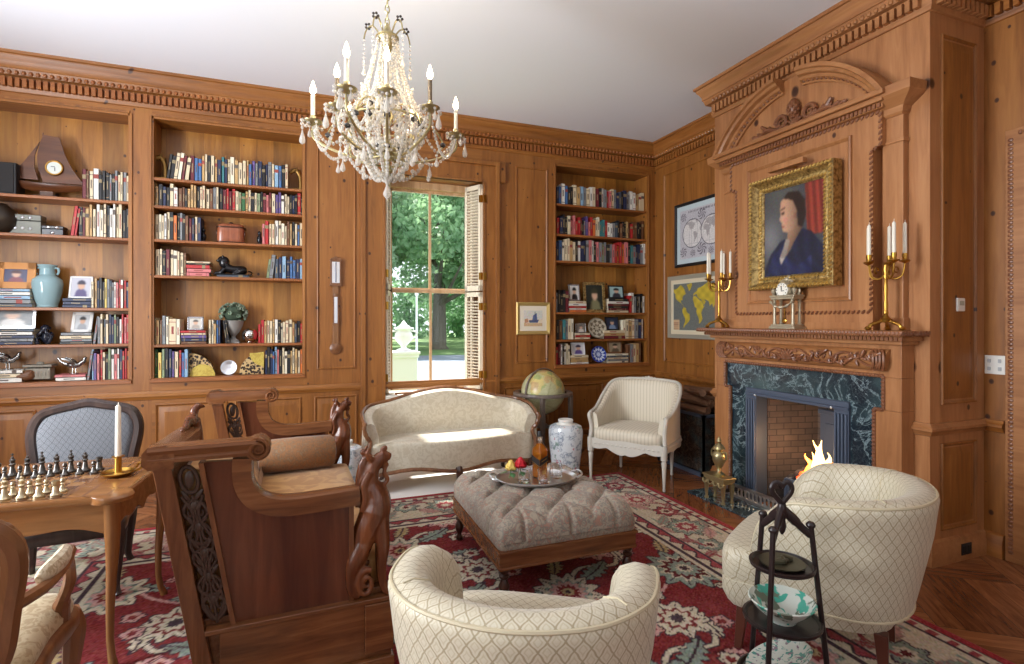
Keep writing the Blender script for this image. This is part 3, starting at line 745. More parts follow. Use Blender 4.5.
# log box left of the chimney
M['logbox'] = marble('mottled_dark_tin', (54, 46, 42), (120, 104, 88), 12)
lb = thing('log_box', 'dark mottled log box against the wall left of the fireplace', 'log box', (3.80, 4.42, 0))
b = MB()
for x0, x1, y0, y1 in ((-.26, .26, -.34, -.32), (-.26, .26, .32, .34), (-.26, -.24, -.34, .34), (.24, .26, -.34, .34)): b.box(x0, x1, y0, y1, .03, .58)
b.box(-.26, .26, -.34, .34, .03, .05); b.build('box', M['logbox'], lb, smooth=0)
b = MB()
for x0, x1, y0, y1 in ((-.275, .275, -.355, -.315), (-.275, .275, .315, .355), (-.275, -.235, -.355, .355), (.235, .275, -.355, .355)): b.box(x0, x1, y0, y1, .57, .595); b.box(x0, x1, y0, y1, 0, .04)
b.build('rim', M['iron'], lb, smooth=0)
rnd = random.Random(5); k = 0
spots = [(-.19, .62, 4), (-.10, .61, -5), (0, .62, 6), (.10, .61, -3), (.19, .62, 2), (-.14, .70, 8), (-.03, .69, -7), (.08, .70, 12), (.17, .70, -4), (-.08, .775, -12), (.04, .78, 9)]
ordn = ['first', 'second', 'third', 'fourth', 'fifth', 'sixth', 'seventh', 'eighth', 'ninth', 'tenth', 'eleventh', 'twelfth']
for x, z, a in spots:
    b = MB(); r = rnd.uniform(.030, .044); l = rnd.uniform(.22, .30)
    b.tube([(rnd.uniform(-.004, .004), -l + 2 * l * q / 5, rnd.uniform(-.004, .004)) for q in range(6)], [r * rnd.uniform(.9, 1.1) for _ in range(6)], 8)
    row = 'bottom layer' if z < .65 else 'middle layer' if z < .75 else 'top'
    i = k if k < 5 else k - 5 if k < 9 else k - 9; k += 1
    o = tag(b.build('firewood_log', M['logs']), 'brown firewood log, %s from the left in the %s of the log box' % (ordn[i], row), 'log', 'firewood in the log box')
    o.location = (3.80 + x, 4.42, z); o.rotation_euler = (R(rnd.uniform(-6, 6)), 0, R(a * 2))

# ---- overmantel
om = thing('overmantel', 'carved pine overmantel with broken arched pediment above the mantel shelf', 'overmantel', (CX, YC, 1.44))
Z0 = 1.44
b = MB(); b.box(-.09, 0, -.60, .60, 0, 2.885 - Z0); b.box(-.09, 0, -.66, -.60, 2.64 - Z0, 2.885 - Z0); b.box(-.09, 0, .60, .66, 2.64 - Z0, 2.885 - Z0); b.box(-.105, -.09, -.61, .61, 0, .05)
fO = lambda a, n, z: (-.09 - n, a, z)
panel(b, fO, -.46, .46, 1.64 - Z0, 2.77 - Z0, bead=.03, field=0, hgt=.02)
b.build('centre_panel', M['chim'], om, smooth=30)
b = MB()
pth = [(-.59, .12), (-.59, 2.63 - Z0), (-.65, 2.63 - Z0), (-.65, 2.86 - Z0), (.65, 2.86 - Z0), (.65, 2.63 - Z0), (.59, 2.63 - Z0), (.59, .12), (-.59, .12)]
for (y0, z0), (y1, z1) in zip(pth[:-1], pth[1:]):
    n = int(math.hypot(y1 - y0, z1 - z0) / .034)
    for i in range(n):
        t = (i + .5) / n; b.at((-.093, y0 + (y1 - y0) * t, z0 + (z1 - z0) * t), rx=R(40)); b.ell((0, 0, 0), (.012, .010, .018), 6, 4)
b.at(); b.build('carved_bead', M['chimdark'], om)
for s in (-1, 1):
    b = MB(); y0, y1 = s * .635, s * .765
    b.box(-.05, 0, y0, y1, 0, 2.83 - Z0); b.box(-.06, 0, s * .625, s * .775, 2.64 - Z0, 2.66 - Z0); b.box(-.06, 0, s * .625, s * .775, 0, .08)
    b.build('pilaster', M['chim'], om, bevel=.004, smooth=30)
    b = MB()
    rg = []
    for n, e, z in ((.06, .0, 2.81), (.075, .012, 2.825), (.08, .02, 2.86), (.11, .05, 2.88), (.135, .085, 2.905), (.155, .105, 2.925), (.16, .11, 2.98)):
        rg.append([(0, s * (.625), z - Z0), (-n, s * (.625), z - Z0), (-n, s * (.765 + e), z - Z0), (0, s * (.765 + e), z - Z0)])
    b.loft(rg); b.build('capital', M['chimh'], om, smooth=20)
# pediment
PY = .03; b = MB(); b.box(-.13, 0, PY - .72, PY + .72, 2.87 - Z0, 2.905 - Z0); b.box(-.16, 0, PY - .735, PY + .735, 2.905 - Z0, 2.94 - Z0); b.box(-.185, 0, PY - .755, PY + .755, 2.94 - Z0, 2.975 - Z0)
b.build('pediment_cornice', M['chimh'], om, bevel=.006, smooth=30)
b = MB()
for i in range(48): b.cbox((-.135, PY - .70 + i * .0298, 2.888 - Z0), (.012, .017, .028))
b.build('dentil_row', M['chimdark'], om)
Rr = .86; zc = 2.975 + .405 - Rr; PZ = 2.97
b = MB(); poly = [(Rr * math.sin(a), zc + Rr * math.cos(a) - Z0) for a in np.linspace(-R(70), R(70), 50)]
poly = [(y, z) for y, z in poly if z > PZ - Z0]; poly = [(-.73, PZ - Z0)] + poly + [(.73, PZ - Z0)]; poly = [(PY + y, z) for y, z in poly]
b.prism(poly, lambda y, z: (-.07, y, z), lambda y, z: (0, y, z)); b.build('tympanum', M['chim'], om, smooth=30)
apro = [(0, -.10), (.09, -.10), (.095, -.085), (.12, -.07), (.125, -.05), (.155, -.04), (.165, -.02), (.185, -.012), (.185, .015), (0, .015)]
a1 = math.asin(.735 / Rr)
for s, a0 in ((1, math.asin(.085 / Rr)), (-1, math.asin(.105 / Rr))):
    b = MB(); fr = []
    for a in np.linspace(a0, a1, 18): fr.append(((0, PY + s * Rr * math.sin(a), zc + Rr * math.cos(a) - Z0), (-1, 0, 0), (0, s * math.sin(a), math.cos(a))))
    b.strip(apro, fr); b.build('arch_moulding', M['chimh'], om, smooth=35)
    b = MB()
    for a in np.linspace(a0 + .03, a1 - .1, 17): b.ell((-.10, PY + s * (Rr - .075) * math.sin(a), zc + (Rr - .075) * math.cos(a) - Z0), (.014, .012, .016), 6, 4)
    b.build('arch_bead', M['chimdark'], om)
b = MB(); c0 = 2.985 - Z0
b.ell((-.10, 0, c0 + .14), (.045, .045, .075), 10, 8)
for i in range(6):
    for j in range(8): b.ell((-.10 + .045 * math.cos(j * PI / 4 + i * .4) * math.sin(PI * (i + .8) / 7), .045 * math.sin(j * PI / 4 + i * .4) * math.sin(PI * (i + .8) / 7), c0 + .075 + .022 * i), .012, 5, 4)
for k in range(-2, 3): b.at((-.09, 0, c0 + .02), rx=R(k * 28)); b.ell((0, 0, .035), (.015, .014, .045), 7, 5)
b.at()
for s in (-1, 1):
    b.tube([(-.09, s * (.12 + .06 * (1 - t / 18) * math.cos(t * .6)), c0 + .07 + .06 * (1 - t / 18) * math.sin(t * .6)) for t in range(16)], [.02 * (1 - t / 22) for t in range(16)], 7)
    b.tube(crom([(-.09, s * .05, c0 + .02), (-.10, s * .16, c0 + .02), (-.10, s * .26, c0 + .045), (-.09, s * .36, c0 + .01)], 5), [.016] * 5 + [.02] * 6 + [.014] * 4 + [.006], 7)
    for k in range(5): b.at((-.09, s * (.16 + .05 * k), c0 + .03), rx=-s * R(20 + 14 * k)); b.ell((0, 0, .025), (.012, .016, .038), 7, 5); b.at()
    b.tube([(-.09, s * .26, c0 + .05), (-.1, s * .31, c0 + .10)], [.02, .012], 7)
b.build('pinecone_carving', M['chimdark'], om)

# ---- portrait in a deep gilt frame
def portrait_img():
    nx, ny = 110, 130; X_, Y_ = np.meshgrid(np.linspace(0, 1, nx), np.linspace(0, 1, ny)); rs = np.random.RandomState(2)
    im = np.zeros((ny, nx, 3)); im[:] = (76, 78, 84)
    lite = np.exp(-((X_ - .1) ** 2 / .05 + (Y_ - .45) ** 2 / .06)); im += lite[..., None] * np.array((60, 58, 54)); im += (np.exp(-((X_ - .3) ** 2 + (Y_ - 1) ** 2) / .08))[..., None] * np.array((24, 22, 14))
    cur = (X_ > .70 + .06 * (1 - Y_)) & (Y_ > .42); st = .5 + .5 * np.sin(X_ * 60 + Y_ * 5)
    im[cur] = (np.array((120, 44, 34)) + st[..., None] * np.array((60, 26, 18)))[cur]
    def P(poly, c):
        im[inpoly(X_, Y_, poly)] = c
    P([(.0, 0), (.03, .12), (.12, .26), (.30, .40), (.38, .42), (.45, .25), (.62, .52), (.80, .46), (.97, .30), (1, .1), (1, 0)], (30, 32, 58))
    fold = inpoly(X_, Y_, [(.05, .02), (.14, .22), (.34, .36), (.40, .20), (.6, .1), (.8, .2), (.8, 0)]); im[fold] = (np.array((34, 40, 84)) + (12 * np.sin(X_ * 30 + Y_ * 22))[..., None])[fold]
    P([(.42, .56), (.60, .64), (.66, .52), (.55, .40), (.40, .22), (.35, .27), (.41, .42)], (206, 158, 126))
    P([(.38, .42), (.45, .40), (.40, .24), (.30, .12), (.27, .2), (.34, .32)], (214, 196, 180))
    P([(.30, .86), (.42, .95), (.60, .93), (.70, .82), (.71, .64), (.66, .52), (.58, .55), (.58, .68), (.50, .80), (.36, .89)], (46, 30, 26))
    P([(.295, .86), (.36, .895), (.50, .84), (.57, .72), (.565, .60), (.50, .50), (.41, .485), (.335, .505), (.315, .54), (.325, .565), (.30, .585), (.315, .605), (.265, .645), (.29, .70), (.28, .77)], (222, 172, 140))
    P([(.34, .88), (.50, .86), (.58, .74), (.55, .86), (.45, .93)], (52, 34, 28))
    P([(.30, .725), (.36, .735), (.355, .705), (.31, .705)], (66, 44, 40)); P([(.285, .765), (.37, .785), (.37, .77), (.29, .75)], (90, 60, 48))
    P([(.31, .575), (.36, .57), (.35, .55), (.315, .553)], (176, 84, 74)); P([(.52, .70), (.56, .71), (.56, .63), (.52, .64)], (204, 140, 112)); P([(.33, .66), (.42, .66), (.42, .58), (.36, .58)], (226, 160, 134))
    fm = inpoly(X_, Y_, [(.24, .48), (.24, .9), (.6, .9), (.68, .5), (.6, .2), (.3, .2)]) & (im[..., 0] > 150)
    sh = 1 - .42 * np.clip((X_ - .36) / .26, 0, 1) ** 1.3 - .25 * np.clip((.52 - Y_) / .25, 0, 1) + .05 * np.exp(-((X_ - .34) ** 2 + (Y_ - .66) ** 2) / .006); im[fm] = (im * sh[..., None])[fm]
    dk = (im[..., 2] > im[..., 0]) & (im[..., 0] < 46) & (Y_ < .55); im[dk] = (im * (1 + .14 * np.sin(X_ * 33 + Y_ * 26 + 3 * np.sin(Y_ * 9)))[..., None])[dk]
    for _ in range(3): im = (im + np.roll(im, 1, 0) + np.roll(im, -1, 0) + np.roll(im, 1, 1) + np.roll(im, -1, 1)) / 5
    return np.clip(im * .86 + rs.normal(0, 7, im.shape), 0, 255)
pt = thing('portrait_painting', 'oil portrait of a dark-haired person in profile in a deep gilt frame over the mantel', 'painting', (CX - .115, 2.965, 1.745))
pw, phh, fb = .368, .875, .105
raster('canvas', portrait_img(), lambda a, c: (-.035 + 0 * a, (pw - fb) * (1 - 2 * a), fb + (phh - 2 * fb) * c), pt, attr_mat('oil_paint', .35, 60))
fpr = [(0, 0), (.085, 0), (.10, .012), (.095, .028), (.07, .04), (.055, .06), (.06, .078), (.05, .095), (.038, fb), (0, fb)]
b = MB()
def frame_strip(b, prof, w, h):    # prof (out, in); centre base at y 0, z 0..h
    b.strip(prof, [((0, -w, 0), (-1, 0, 0), (0, 1, 1)), ((0, w, 0), (-1, 0, 0), (0, -1, 1)), ((0, w, h), (-1, 0, 0), (0, -1, -1)), ((0, -w, h), (-1, 0, 0), (0, 1, -1))], loop=True)
frame_strip(b, fpr, pw, phh); b.build('frame', M['gilt'], pt, smooth=35)
b = MB()
for ins, st, r in ((.016, .030, .013), (.085, .028, .012)):
    x = -.098 if ins < .05 else -.058
    for (y0, z0), (y1, z1) in (((-pw + ins, ins), (pw - ins, ins)), ((pw - ins, ins), (pw - ins, phh - ins)), ((pw - ins, phh - ins), (-pw + ins, phh - ins)), ((-pw + ins, phh - ins), (-pw + ins, ins))):
        n = int(math.hypot(y1 - y0, z1 - z0) / st)
        for i in range(n):
            t = i / n; b.at((x, y0 + (y1 - y0) * t, z0 + (z1 - z0) * t), rx=R(45)); b.ell((0, 0, 0), (r, r * .8, r * 1.4), 6, 4)
    b.at(); b.build('frame_beading', plain('bright_gilt', (214, 180, 104), .3, .8), pt); b = MB()
pl = thing('picture_light', 'slim picture light mounted above the portrait painting', 'picture light', (CX - .11, 2.99, 2.655))
b = MB(); b.box(-.10, -.05, -.16, .16, .0, .042); b.build('light_shade', M['chim'], pl, bevel=.006)
b = MB(); b.box(-.06, 0, -.02, .02, .005, .03); b.build('bracket', M['brass'], pl)
# ================================================================ GARDEN SEEN THROUGH THE WINDOW
GZ = -.5
def grass_mat():
    t = NT('lawn'); n = t.noise(t.coords(), .8, 6); t.color(t.ramp(n, [(.3, srgb((96, 130, 80))), (.7, srgb((136, 164, 104)))])); t.set(Roughness=.9); return t.mat
M['lawn'] = grass_mat()
M['drive'] = plain('asphalt_drive', (128, 138, 152), .8)
def ground(x, y): return GZ + .06 * math.sin(x * .2) * max(0, (y - 14) / 30)
b = MB(); b.box(-60, 80, WY + .42, 90, GZ - .4, GZ); struct(b.build('lawn', M['lawn'], smooth=0))
b = MB(); p = [(-40, 33), (-5, 31), (10, 30), (60, 31), (60, 10.5), (12, 10.5), (4.5, 11.5), (-6, 14), (-40, 15)]
b.prism(p, lambda x, y: (x, y, GZ - .02), lambda x, y: (x, y, GZ + .015)); struct(b.build('driveway', M['drive'], smooth=0))
def leaf_mat(name, c1, c2):
    t = NT(name); n = t.noise(t.coords(), .9, 4)
    t.color(t.ramp(n, [(.3, srgb(c1)), (.7, srgb(c2))])); t.set(Roughness=.55)
    tr = t.new('BsdfTranslucent'); tr.inputs[0].default_value = srgb(c2)
    mx = t.new('MixShader'); mx.inputs[0].default_value = .4; t.link(t.p.outputs[0], mx.inputs[1]); t.link(tr.outputs[0], mx.inputs[2]); t.link(mx.outputs[0], t.n['Material Output'].inputs[0]); return t.mat
M['leaf1'] = leaf_mat('leaves_green', (104, 146, 104), (166, 202, 154)); M['leaf2'] = leaf_mat('leaves_pale', (142, 180, 142), (204, 224, 194)); M['leaf3'] = leaf_mat('leaves_dark', (92, 136, 98), (142, 182, 138))
M['bark'] = wood('tree_bark', (70, 66, 58), (104, 98, 86), (134, 126, 110), 'Z', .3, .9)
def crown_mesh(name, seed, n, blobs, leaf, mat):
    rs = np.random.RandomState(seed); vs = []; 
    for (cx, cy, cz, rx, rz) in blobs:
        k = int(n / len(blobs)); d = rs.normal(size=(k, 3)); d /= np.linalg.norm(d, axis=1)[:, None]
        r = rs.uniform(.45, 1.0, k) ** .5; c = np.stack([cx + d[:, 0] * r * rx, cy + d[:, 1] * r * rx, cz + d[:, 2] * r * rz], 1)
        a = rs.normal(size=(k, 3)); a /= np.linalg.norm(a, axis=1)[:, None]; u = np.cross(a, rs.normal(size=(k, 3))); u /= np.linalg.norm(u, axis=1)[:, None]
        s = leaf * rs.uniform(.6, 1.3, k)[:, None]
        vs.append(np.stack([c - a * s, c - u * s * .55, c + a * s, c + u * s * .55], 1).reshape(-1, 3))
    v = np.concatenate(vs).astype(np.float32); f = np.arange(len(v)).reshape(-1, 4)
    me = bpy.data.meshes.new(name); me.from_pydata(v.tolist(), [], f.tolist()); me.materials.append(mat); return me
def tree(x, y, h, rad, seed, mat, label, trunk=.35, n=9000, low=.22):
    t = thing('tree', label, 'tree', (x, y, GZ), group='trees beyond the driveway'); rs = random.Random(seed)
    b = MB(); b.tube([(0, 0, 0), (0, 0, .25), (.05, 0, h * .3), (0, .1, h * .75)], [trunk * 1.5, trunk * 1.1, trunk * .85, trunk * .25], 10)
    for i in range(7):
        a = rs.uniform(0, 6.28); z = h * rs.uniform(.2, .55); l = rad * rs.uniform(.6, .9)
        b.tube([(0, 0, z), (l * .5 * math.cos(a), l * .5 * math.sin(a), z + l * .25), (l * math.cos(a), l * math.sin(a), z + l * .55)], [trunk * .4, trunk * .25, .04], 6)
    b.build('trunk', M['bark'], t)
    bl = [(0, 0, h * .62, rad * .8, h * .36)]
    for i in range(9):
        a = i * 2.4 + seed; q = rs.uniform(.45, .85); z = h * rs.uniform(low + .12, .85); bl.append((rad * q * math.cos(a), rad * q * math.sin(a), z, rad * .42, h * .13))
    o = bpy.data.objects.new('foliage', crown_mesh('foliage', seed, n, bl, .24, mat)); COL.objects.link(o); o.parent = t; o['kind'] = 'stuff'
tree(8.7, 37, 15, 6.6, 1, M['leaf1'], 'big green tree whose dark trunk stands in the lower right window pane', .5, 15000, .30)
tree(1.6, 35, 14, 5.2, 2, M['leaf2'], 'pale leafy tree filling the left window panes', .28, 15000, .08)
tree(13.5, 36, 15, 5.8, 3, M['leaf1'], 'bright green tree at the right edge of the window view', .4, 11000, .2)
tree(-2.5, 36, 16, 6.5, 4, M['leaf3'], 'dark green tree at the left edge of the window view', .4, 11000, .15)
tree(4.5, 50, 19, 9, 5, M['leaf3'], 'tall dark tree behind the pale leafy tree', .5, 13000, .05)
tree(17, 52, 19, 9.5, 6, M['leaf3'], 'tall dark tree behind the big green tree', .5, 13000, .05)
tree(22, 44, 16, 8, 8, M['leaf1'], 'green tree farthest right beyond the driveway', .4, 8000, .1)
tree(-14, 46, 17, 9, 9, M['leaf3'], 'dark tree farthest left beyond the driveway', .4, 8000, .1)
hd = MB(); o = bpy.data.objects.new('hedge', crown_mesh('hedge', 31, 22000, [(x, 62 + (x % 3), GZ + 3.2, 4.5, 4.2) for x in range(-34, 62, 6)], .4, M['leaf3'])); COL.objects.link(o)
tag(o, 'long dark green hedge of undergrowth behind all the trees', 'hedge', kind='stuff')
# pedestal and urn, white post, shrub
px, py = 1.66, 10.0
M['stone'] = plain('white_stone', (236, 238, 240), .7)
pd = thing('pedestal', 'square white stone pedestal outside the window, under the white urn', 'pedestal', (px, py, GZ))
b = MB(); b.cbox((0, 0, .08), (.62, .62, .16)); b.cbox((0, 0, .20), (.54, .54, .10)); b.build('plinth', M['stone'], pd, bevel=.02)
b = MB(); b.cbox((0, 0, .78), (.46, .46, 1.1)); b.build('shaft', M['stone'], pd, bevel=.01)
b = MB(); b.cbox((0, 0, 1.36), (.52, .52, .07)); b.cbox((0, 0, 1.41), (.56, .56, .05)); b.build('cap', M['stone'], pd, bevel=.01)
ur = thing('garden_urn', 'white classical urn standing on the stone pedestal outside', 'urn', (px + .02, py, GZ + 1.435))
b = MB(); b.lathe([(.13, 0), (.13, .03), (.06, .06), (.045, .09), (.08, .13), (.15, .20), (.17, .27), (.16, .33), (.12, .38), (.13, .40), (.19, .42), (.19, .44), (.12, .45), (.06, .50), (.02, .56), (0, .58)], 20); b.build('body', M['stone'], ur)
for s in (-1, 1):
    b = MB(); b.tube(crom([(s * .15, 0, .24), (s * .24, 0, .27), (s * .23, 0, .36), (s * .13, 0, .38)], 5), .016, 6); b.build('handle', M['stone'], ur)
b = MB(); b.tube([(2.98, 15.5, GZ), (2.98, 15.5, GZ + 2.75)], [.04, .03], 8); b.ell((2.98, 15.5, GZ + 2.78), .06, 8, 6); b.cyl((2.98, 15.5, GZ), .09, .06)
tag(b.build('post', M['stone']), 'tall slim white post on the lawn beyond the urn', 'post')
sb = MB(); o = bpy.data.objects.new('shrub', crown_mesh('shrub', 12, 2600, [(2.28, 9.9, GZ + .36, .26, .36), (2.56, 10.1, GZ + .33, .26, .34), (2.42, 10.4, GZ + .34, .3, .36)], .06, M['leaf1'])); COL.objects.link(o)
tag(o, 'low leafy green shrub beside the white pedestal outside', 'shrub')

# ================================================================ THINGS ON THE WALLS
LON = {'na': [(-168, 66), (-140, 70), (-95, 72), (-80, 63), (-60, 52), (-70, 44), (-80, 32), (-82, 26), (-97, 26), (-97, 18), (-85, 12), (-80, 8), (-95, 15), (-106, 22), (-115, 31), (-124, 42), (-130, 55), (-150, 60)],
 'gr': [(-55, 82), (-20, 80), (-25, 70), (-45, 60), (-55, 70)], 'sa': [(-80, 8), (-60, 10), (-50, 0), (-35, -7), (-40, -22), (-55, -34), (-65, -45), (-68, -55), (-74, -50), (-71, -30), (-76, -14), (-81, -4)],
 'af': [(-17, 15), (-16, 28), (-6, 36), (10, 37), (32, 31), (43, 12), (51, 11), (40, -5), (35, -22), (25, -34), (18, -34), (12, -15), (9, 4), (-8, 5)],
 'eu': [(-9, 37), (-9, 44), (0, 50), (8, 58), (5, 62), (15, 69), (30, 71), (60, 70), (75, 73), (105, 77), (140, 73), (180, 68), (162, 60), (156, 52), (140, 54), (130, 43), (122, 38), (121, 30), (108, 20), (105, 9), (100, 14), (92, 22), (80, 8), (73, 20), (60, 25), (50, 30), (57, 20), (45, 13), (35, 28), (36, 36), (27, 37), (22, 38), (15, 42), (12, 45), (5, 43)],
 'au': [(114, -22), (130, -12), (142, -11), (153, -27), (147, -38), (135, -34), (116, -34)]}
def land(lon, lat):
    m = np.zeros(lon.shape, bool)
    for q in LON.values(): m |= inpoly(lon, lat, q)
    return m
def map_img():
    nx, ny = 150, 104; X_, Y_ = np.meshgrid(np.linspace(0, 1, nx), np.linspace(0, 1, ny)); rs = np.random.RandomState(1)
    im = np.zeros((ny, nx, 3)); im[:] = (104, 108, 104); im += rs.normal(0, 7, (ny, nx, 1))
    lon = -150 + X_ * 330 + 6 * np.sin(Y_ * 20); lat = -62 + Y_ * 146 + 5 * np.sin(X_ * 26); m = land(lon, lat)
    tone = .5 + .5 * np.sin(X_ * 40) * np.cos(Y_ * 31); im[m] = (np.array((170, 150, 50)) + tone[..., None] * np.array((34, 28, 10)))[m]
    im[(X_ < .14) & (Y_ < .24)] = (200, 168, 130); im[(np.abs(X_ - .07) < .05) & (np.abs(Y_ - .12) < .08) & (np.sin(Y_ * 160) > .2)] = (150, 100, 80)
    e = (X_ < .02) | (X_ > .98) | (Y_ < .025) | (Y_ > .975); im[e] = (214, 206, 180); return im
def bw_img():
    nx, ny = 150, 120; X_, Y_ = np.meshgrid(np.linspace(0, 1, nx), np.linspace(0, 1, ny)); rs = np.random.RandomState(4)
    im = np.zeros((ny, nx, 3)); im[:] = (186, 184, 190)
    for cx, l0 in ((.29, -90), (.71, 60)):
        r = np.hypot((X_ - cx) / .225, (Y_ - .5) / .29); ins = r < 1; lon = l0 + (X_ - cx) / .225 * 100; lat = (Y_ - .5) / .29 * 85
        im[ins] = (214, 210, 208); m = land(lon, lat) & ins; im[m] = (166, 160, 160)
        im[ins & ((np.abs((lon / 20) % 1 - .5) > .47) | (np.abs((lat / 20) % 1 - .5) > .47))] = (170, 168, 172); im[(r > .97) & (r < 1.03)] = (90, 88, 96)
    for cx, cy, s in ((.5, .85, .09), (.5, .16, .1), (.08, .86, .07), (.92, .86, .07), (.08, .14, .08), (.92, .14, .08), (.3, .1, .06), (.7, .1, .06)):
        r = np.hypot(X_ - cx, (Y_ - cy) * .8) / s; k = (r < 1) & (np.sin(np.arctan2(Y_ - cy, X_ - cx) * 7 + r * 9) > -.1); im[k] = (112, 106, 116)
    im[(Y_ > .93) & (np.sin(X_ * 190) > .1) & (Y_ < .97) & (X_ > .2) & (X_ < .8)] = (90, 86, 92)
    im += rs.normal(0, 12, (ny, nx, 1)); return np.clip(im, 0, 255)
def wall_frame(name, label, cat, yc, zc_, w, h, fw, fmat, matmat, mw, img, group=None):
    t = thing(name, label, cat, (RX, yc, zc_ - h / 2), group=group)
    b = MB(); frame_strip(b, [(0, 0), (.022, 0), (.028, .006), (.022, fw * .6), (.016, fw), (0, fw)], w / 2, h); b.build('frame', fmat, t, smooth=30)
    b = MB(); b.box(-.010, -.002, -w / 2 + fw * .8, w / 2 - fw * .8, fw * .8, h - fw * .8); b.build('mat_board', matmat, t, smooth=0)
    q = fw + mw; raster('print', img, lambda a, c: (-.0115 + 0 * a, (w / 2 - q) * (1 - 2 * a), q + (h - 2 * q) * c), t, attr_mat('print_paper', .4))
    return t
wall_frame('framed_map', 'black-framed grey engraved map of two globes, upper picture beside the chimney', 'framed map', 4.74, 2.50, .91, .74, .035, M['black'], plain('pale_blue_mat', (188, 202, 206), .8), .055, bw_img())
wall_frame('framed_map', 'pale-framed yellow and grey world map below the engraved map', 'framed map', 4.80, 1.665, 1.05, .74, .05, plain('silver_grey_frame', (164, 158, 142), .35, .3), M['cream'], .035, map_img())
def harbour_img():
    nx, ny = 60, 48; X_, Y_ = np.meshgrid(np.linspace(0, 1, nx), np.linspace(0, 1, ny)); rs = np.random.RandomState(9)
    im = np.zeros((ny, nx, 3)); im[:] = (222, 206, 180); im[Y_ > .45] = (206, 204, 196); im[Y_ < .2] = (198, 168, 130)
    im[inpoly(X_, Y_, [(.3, .22), (.75, .22), (.82, .42), (.25, .38)])] = (74, 84, 120); im[inpoly(X_, Y_, [(.45, .4), (.72, .4), (.7, .85), (.5, .7)])] = (86, 104, 146)
    im[inpoly(X_, Y_, [(.05, .2), (.25, .25), (.2, .5), (.05, .45)])] = (180, 130, 100); im[(np.abs(X_ - .6) < .02) & (Y_ > .3) & (Y_ < .92)] = (60, 60, 80)
    return np.clip(im + rs.normal(0, 14, im.shape), 0, 255)
t = thing('framed_print', 'small gold-framed print of a blue ship right of the window', 'picture', (2.415, WY, 1.345)); t.rotation_euler.z = 0
def frame_back(b, prof, w, h): b.strip(prof, [((-w, 0, 0), (0, -1, 0), (1, 0, 1)), ((w, 0, 0), (0, -1, 0), (-1, 0, 1)), ((w, 0, h), (0, -1, 0), (-1, 0, -1)), ((-w, 0, h), (0, -1, 0), (1, 0, -1))], loop=True)
b = MB(); frame_back(b, [(0, 0), (.024, 0), (.03, .008), (.02, .03), (.014, .042), (0, .042)], .21, .37); b.build('frame', plain('pale_gold_frame', (196, 168, 104), .35, .5), t, smooth=30)
b = MB(); b.box(-.18, .18, -.010, -.002, .03, .34); b.build('mat_board', plain('cream_mat', (226, 216, 196), .8), t, smooth=0)
raster('print', harbour_img(), lambda a, c: (-.115 + .23 * a, -.0115 + 0 * a, .095 + .18 * c), t, attr_mat('print_paper', .4))

# stick barometer left of the window
t = thing('stick_barometer', 'slim wooden stick barometer hanging on the panel left of the window', 'barometer', (.262, WY, 1.15))
b = MB(); b.box(-.028, .028, -.022, -.0, .08, .80); b.build('body', M['fruitz'], t, bevel=.004)
b = MB(); b.lathe([(.03, 0), (.055, .006), (.06, .014), (.05, .022), (.0, .028)], 20); c = b.build('cistern_cover', M['fautwood'], t, loc=(0, 0, .075)); c.rotation_euler.x = R(90)
b = MB(); b.box(-.052, .052, -.036, 0, .71, .96); b.prism([(-.06, .955), (.06, .955), (.045, .975), (.03, .98), (0, .995), (-.03, .98), (-.045, .975)], lambda x, z: (x, -.04, z), lambda x, z: (x, 0, z)); b.box(-.058, .058, -.04, 0, .70, .715); b.build('head_case', M['fautwood'], t, bevel=.003)
b = MB(); b.box(-.036, .036, -.039, -.03, .73, .94); b.build('register_plate', M['silver'], t)
b = MB(); b.tube([(0, -.042, .735), (0, -.042, .935)], .006, 6); b.build('mercury_tube', M['pewter'], t)
b = MB(); b.box(-.026, .026, -.03, -.02, .32, .60); b.lathe([(.001, 0), (.026, 0), (.02, .02), (0, .026)], 10, (0, -.02, .60), .4); b.build('thermometer_case', M['fautwood'], t)
b = MB(); b.box(-.015, .015, -.0325, -.03, .33, .59); b.build('thermometer_scale', M['silver'], t)
# switches, outlet, thermostat
t = thing('switch_plate', 'white four-gang switch plate on the wall beside the door casing', 'light switch', (RX, 2.05, 1.16))
b = MB(); b.box(-.006, 0, -.055, .055, 0, .12); b.build('plate', M['white'], t, bevel=.003)
for y in (-.028, .028):
    for z in (.035, .085):
        b = MB(); b.box(-.014, -.005, y - .008, y + .008, z - .012, z + .012); b.build('toggle', plain('switch_grey', (176, 178, 180), .4), t, bevel=.002)
t = thing('thermostat', 'small white thermostat on the side of the chimney breast', 'thermostat', (3.83, C0, 1.56))
b = MB(); b.box(-.038, .038, -.022, 0, 0, .085); b.build('case', M['white'], t, bevel=.006)
b = MB(); b.box(-.022, .022, -.024, -.02, .038, .066); b.build('display', plain('grey_display', (166, 168, 150), .3), t)
b = MB(); b.box(-.05, .05, -.006, 0, 0, .07); b.m = 1
for s in (-1, 1): b.box(s * .025 - .015, s * .025 + .015, -.008, -.005, .015, .055)
tag(b.build('wall_outlet', [M['black'], M['screw']], loc=(3.86, C0 - .028, .035), bevel=.002), 'black outlet set in the baseboard of the chimney side', 'outlet')

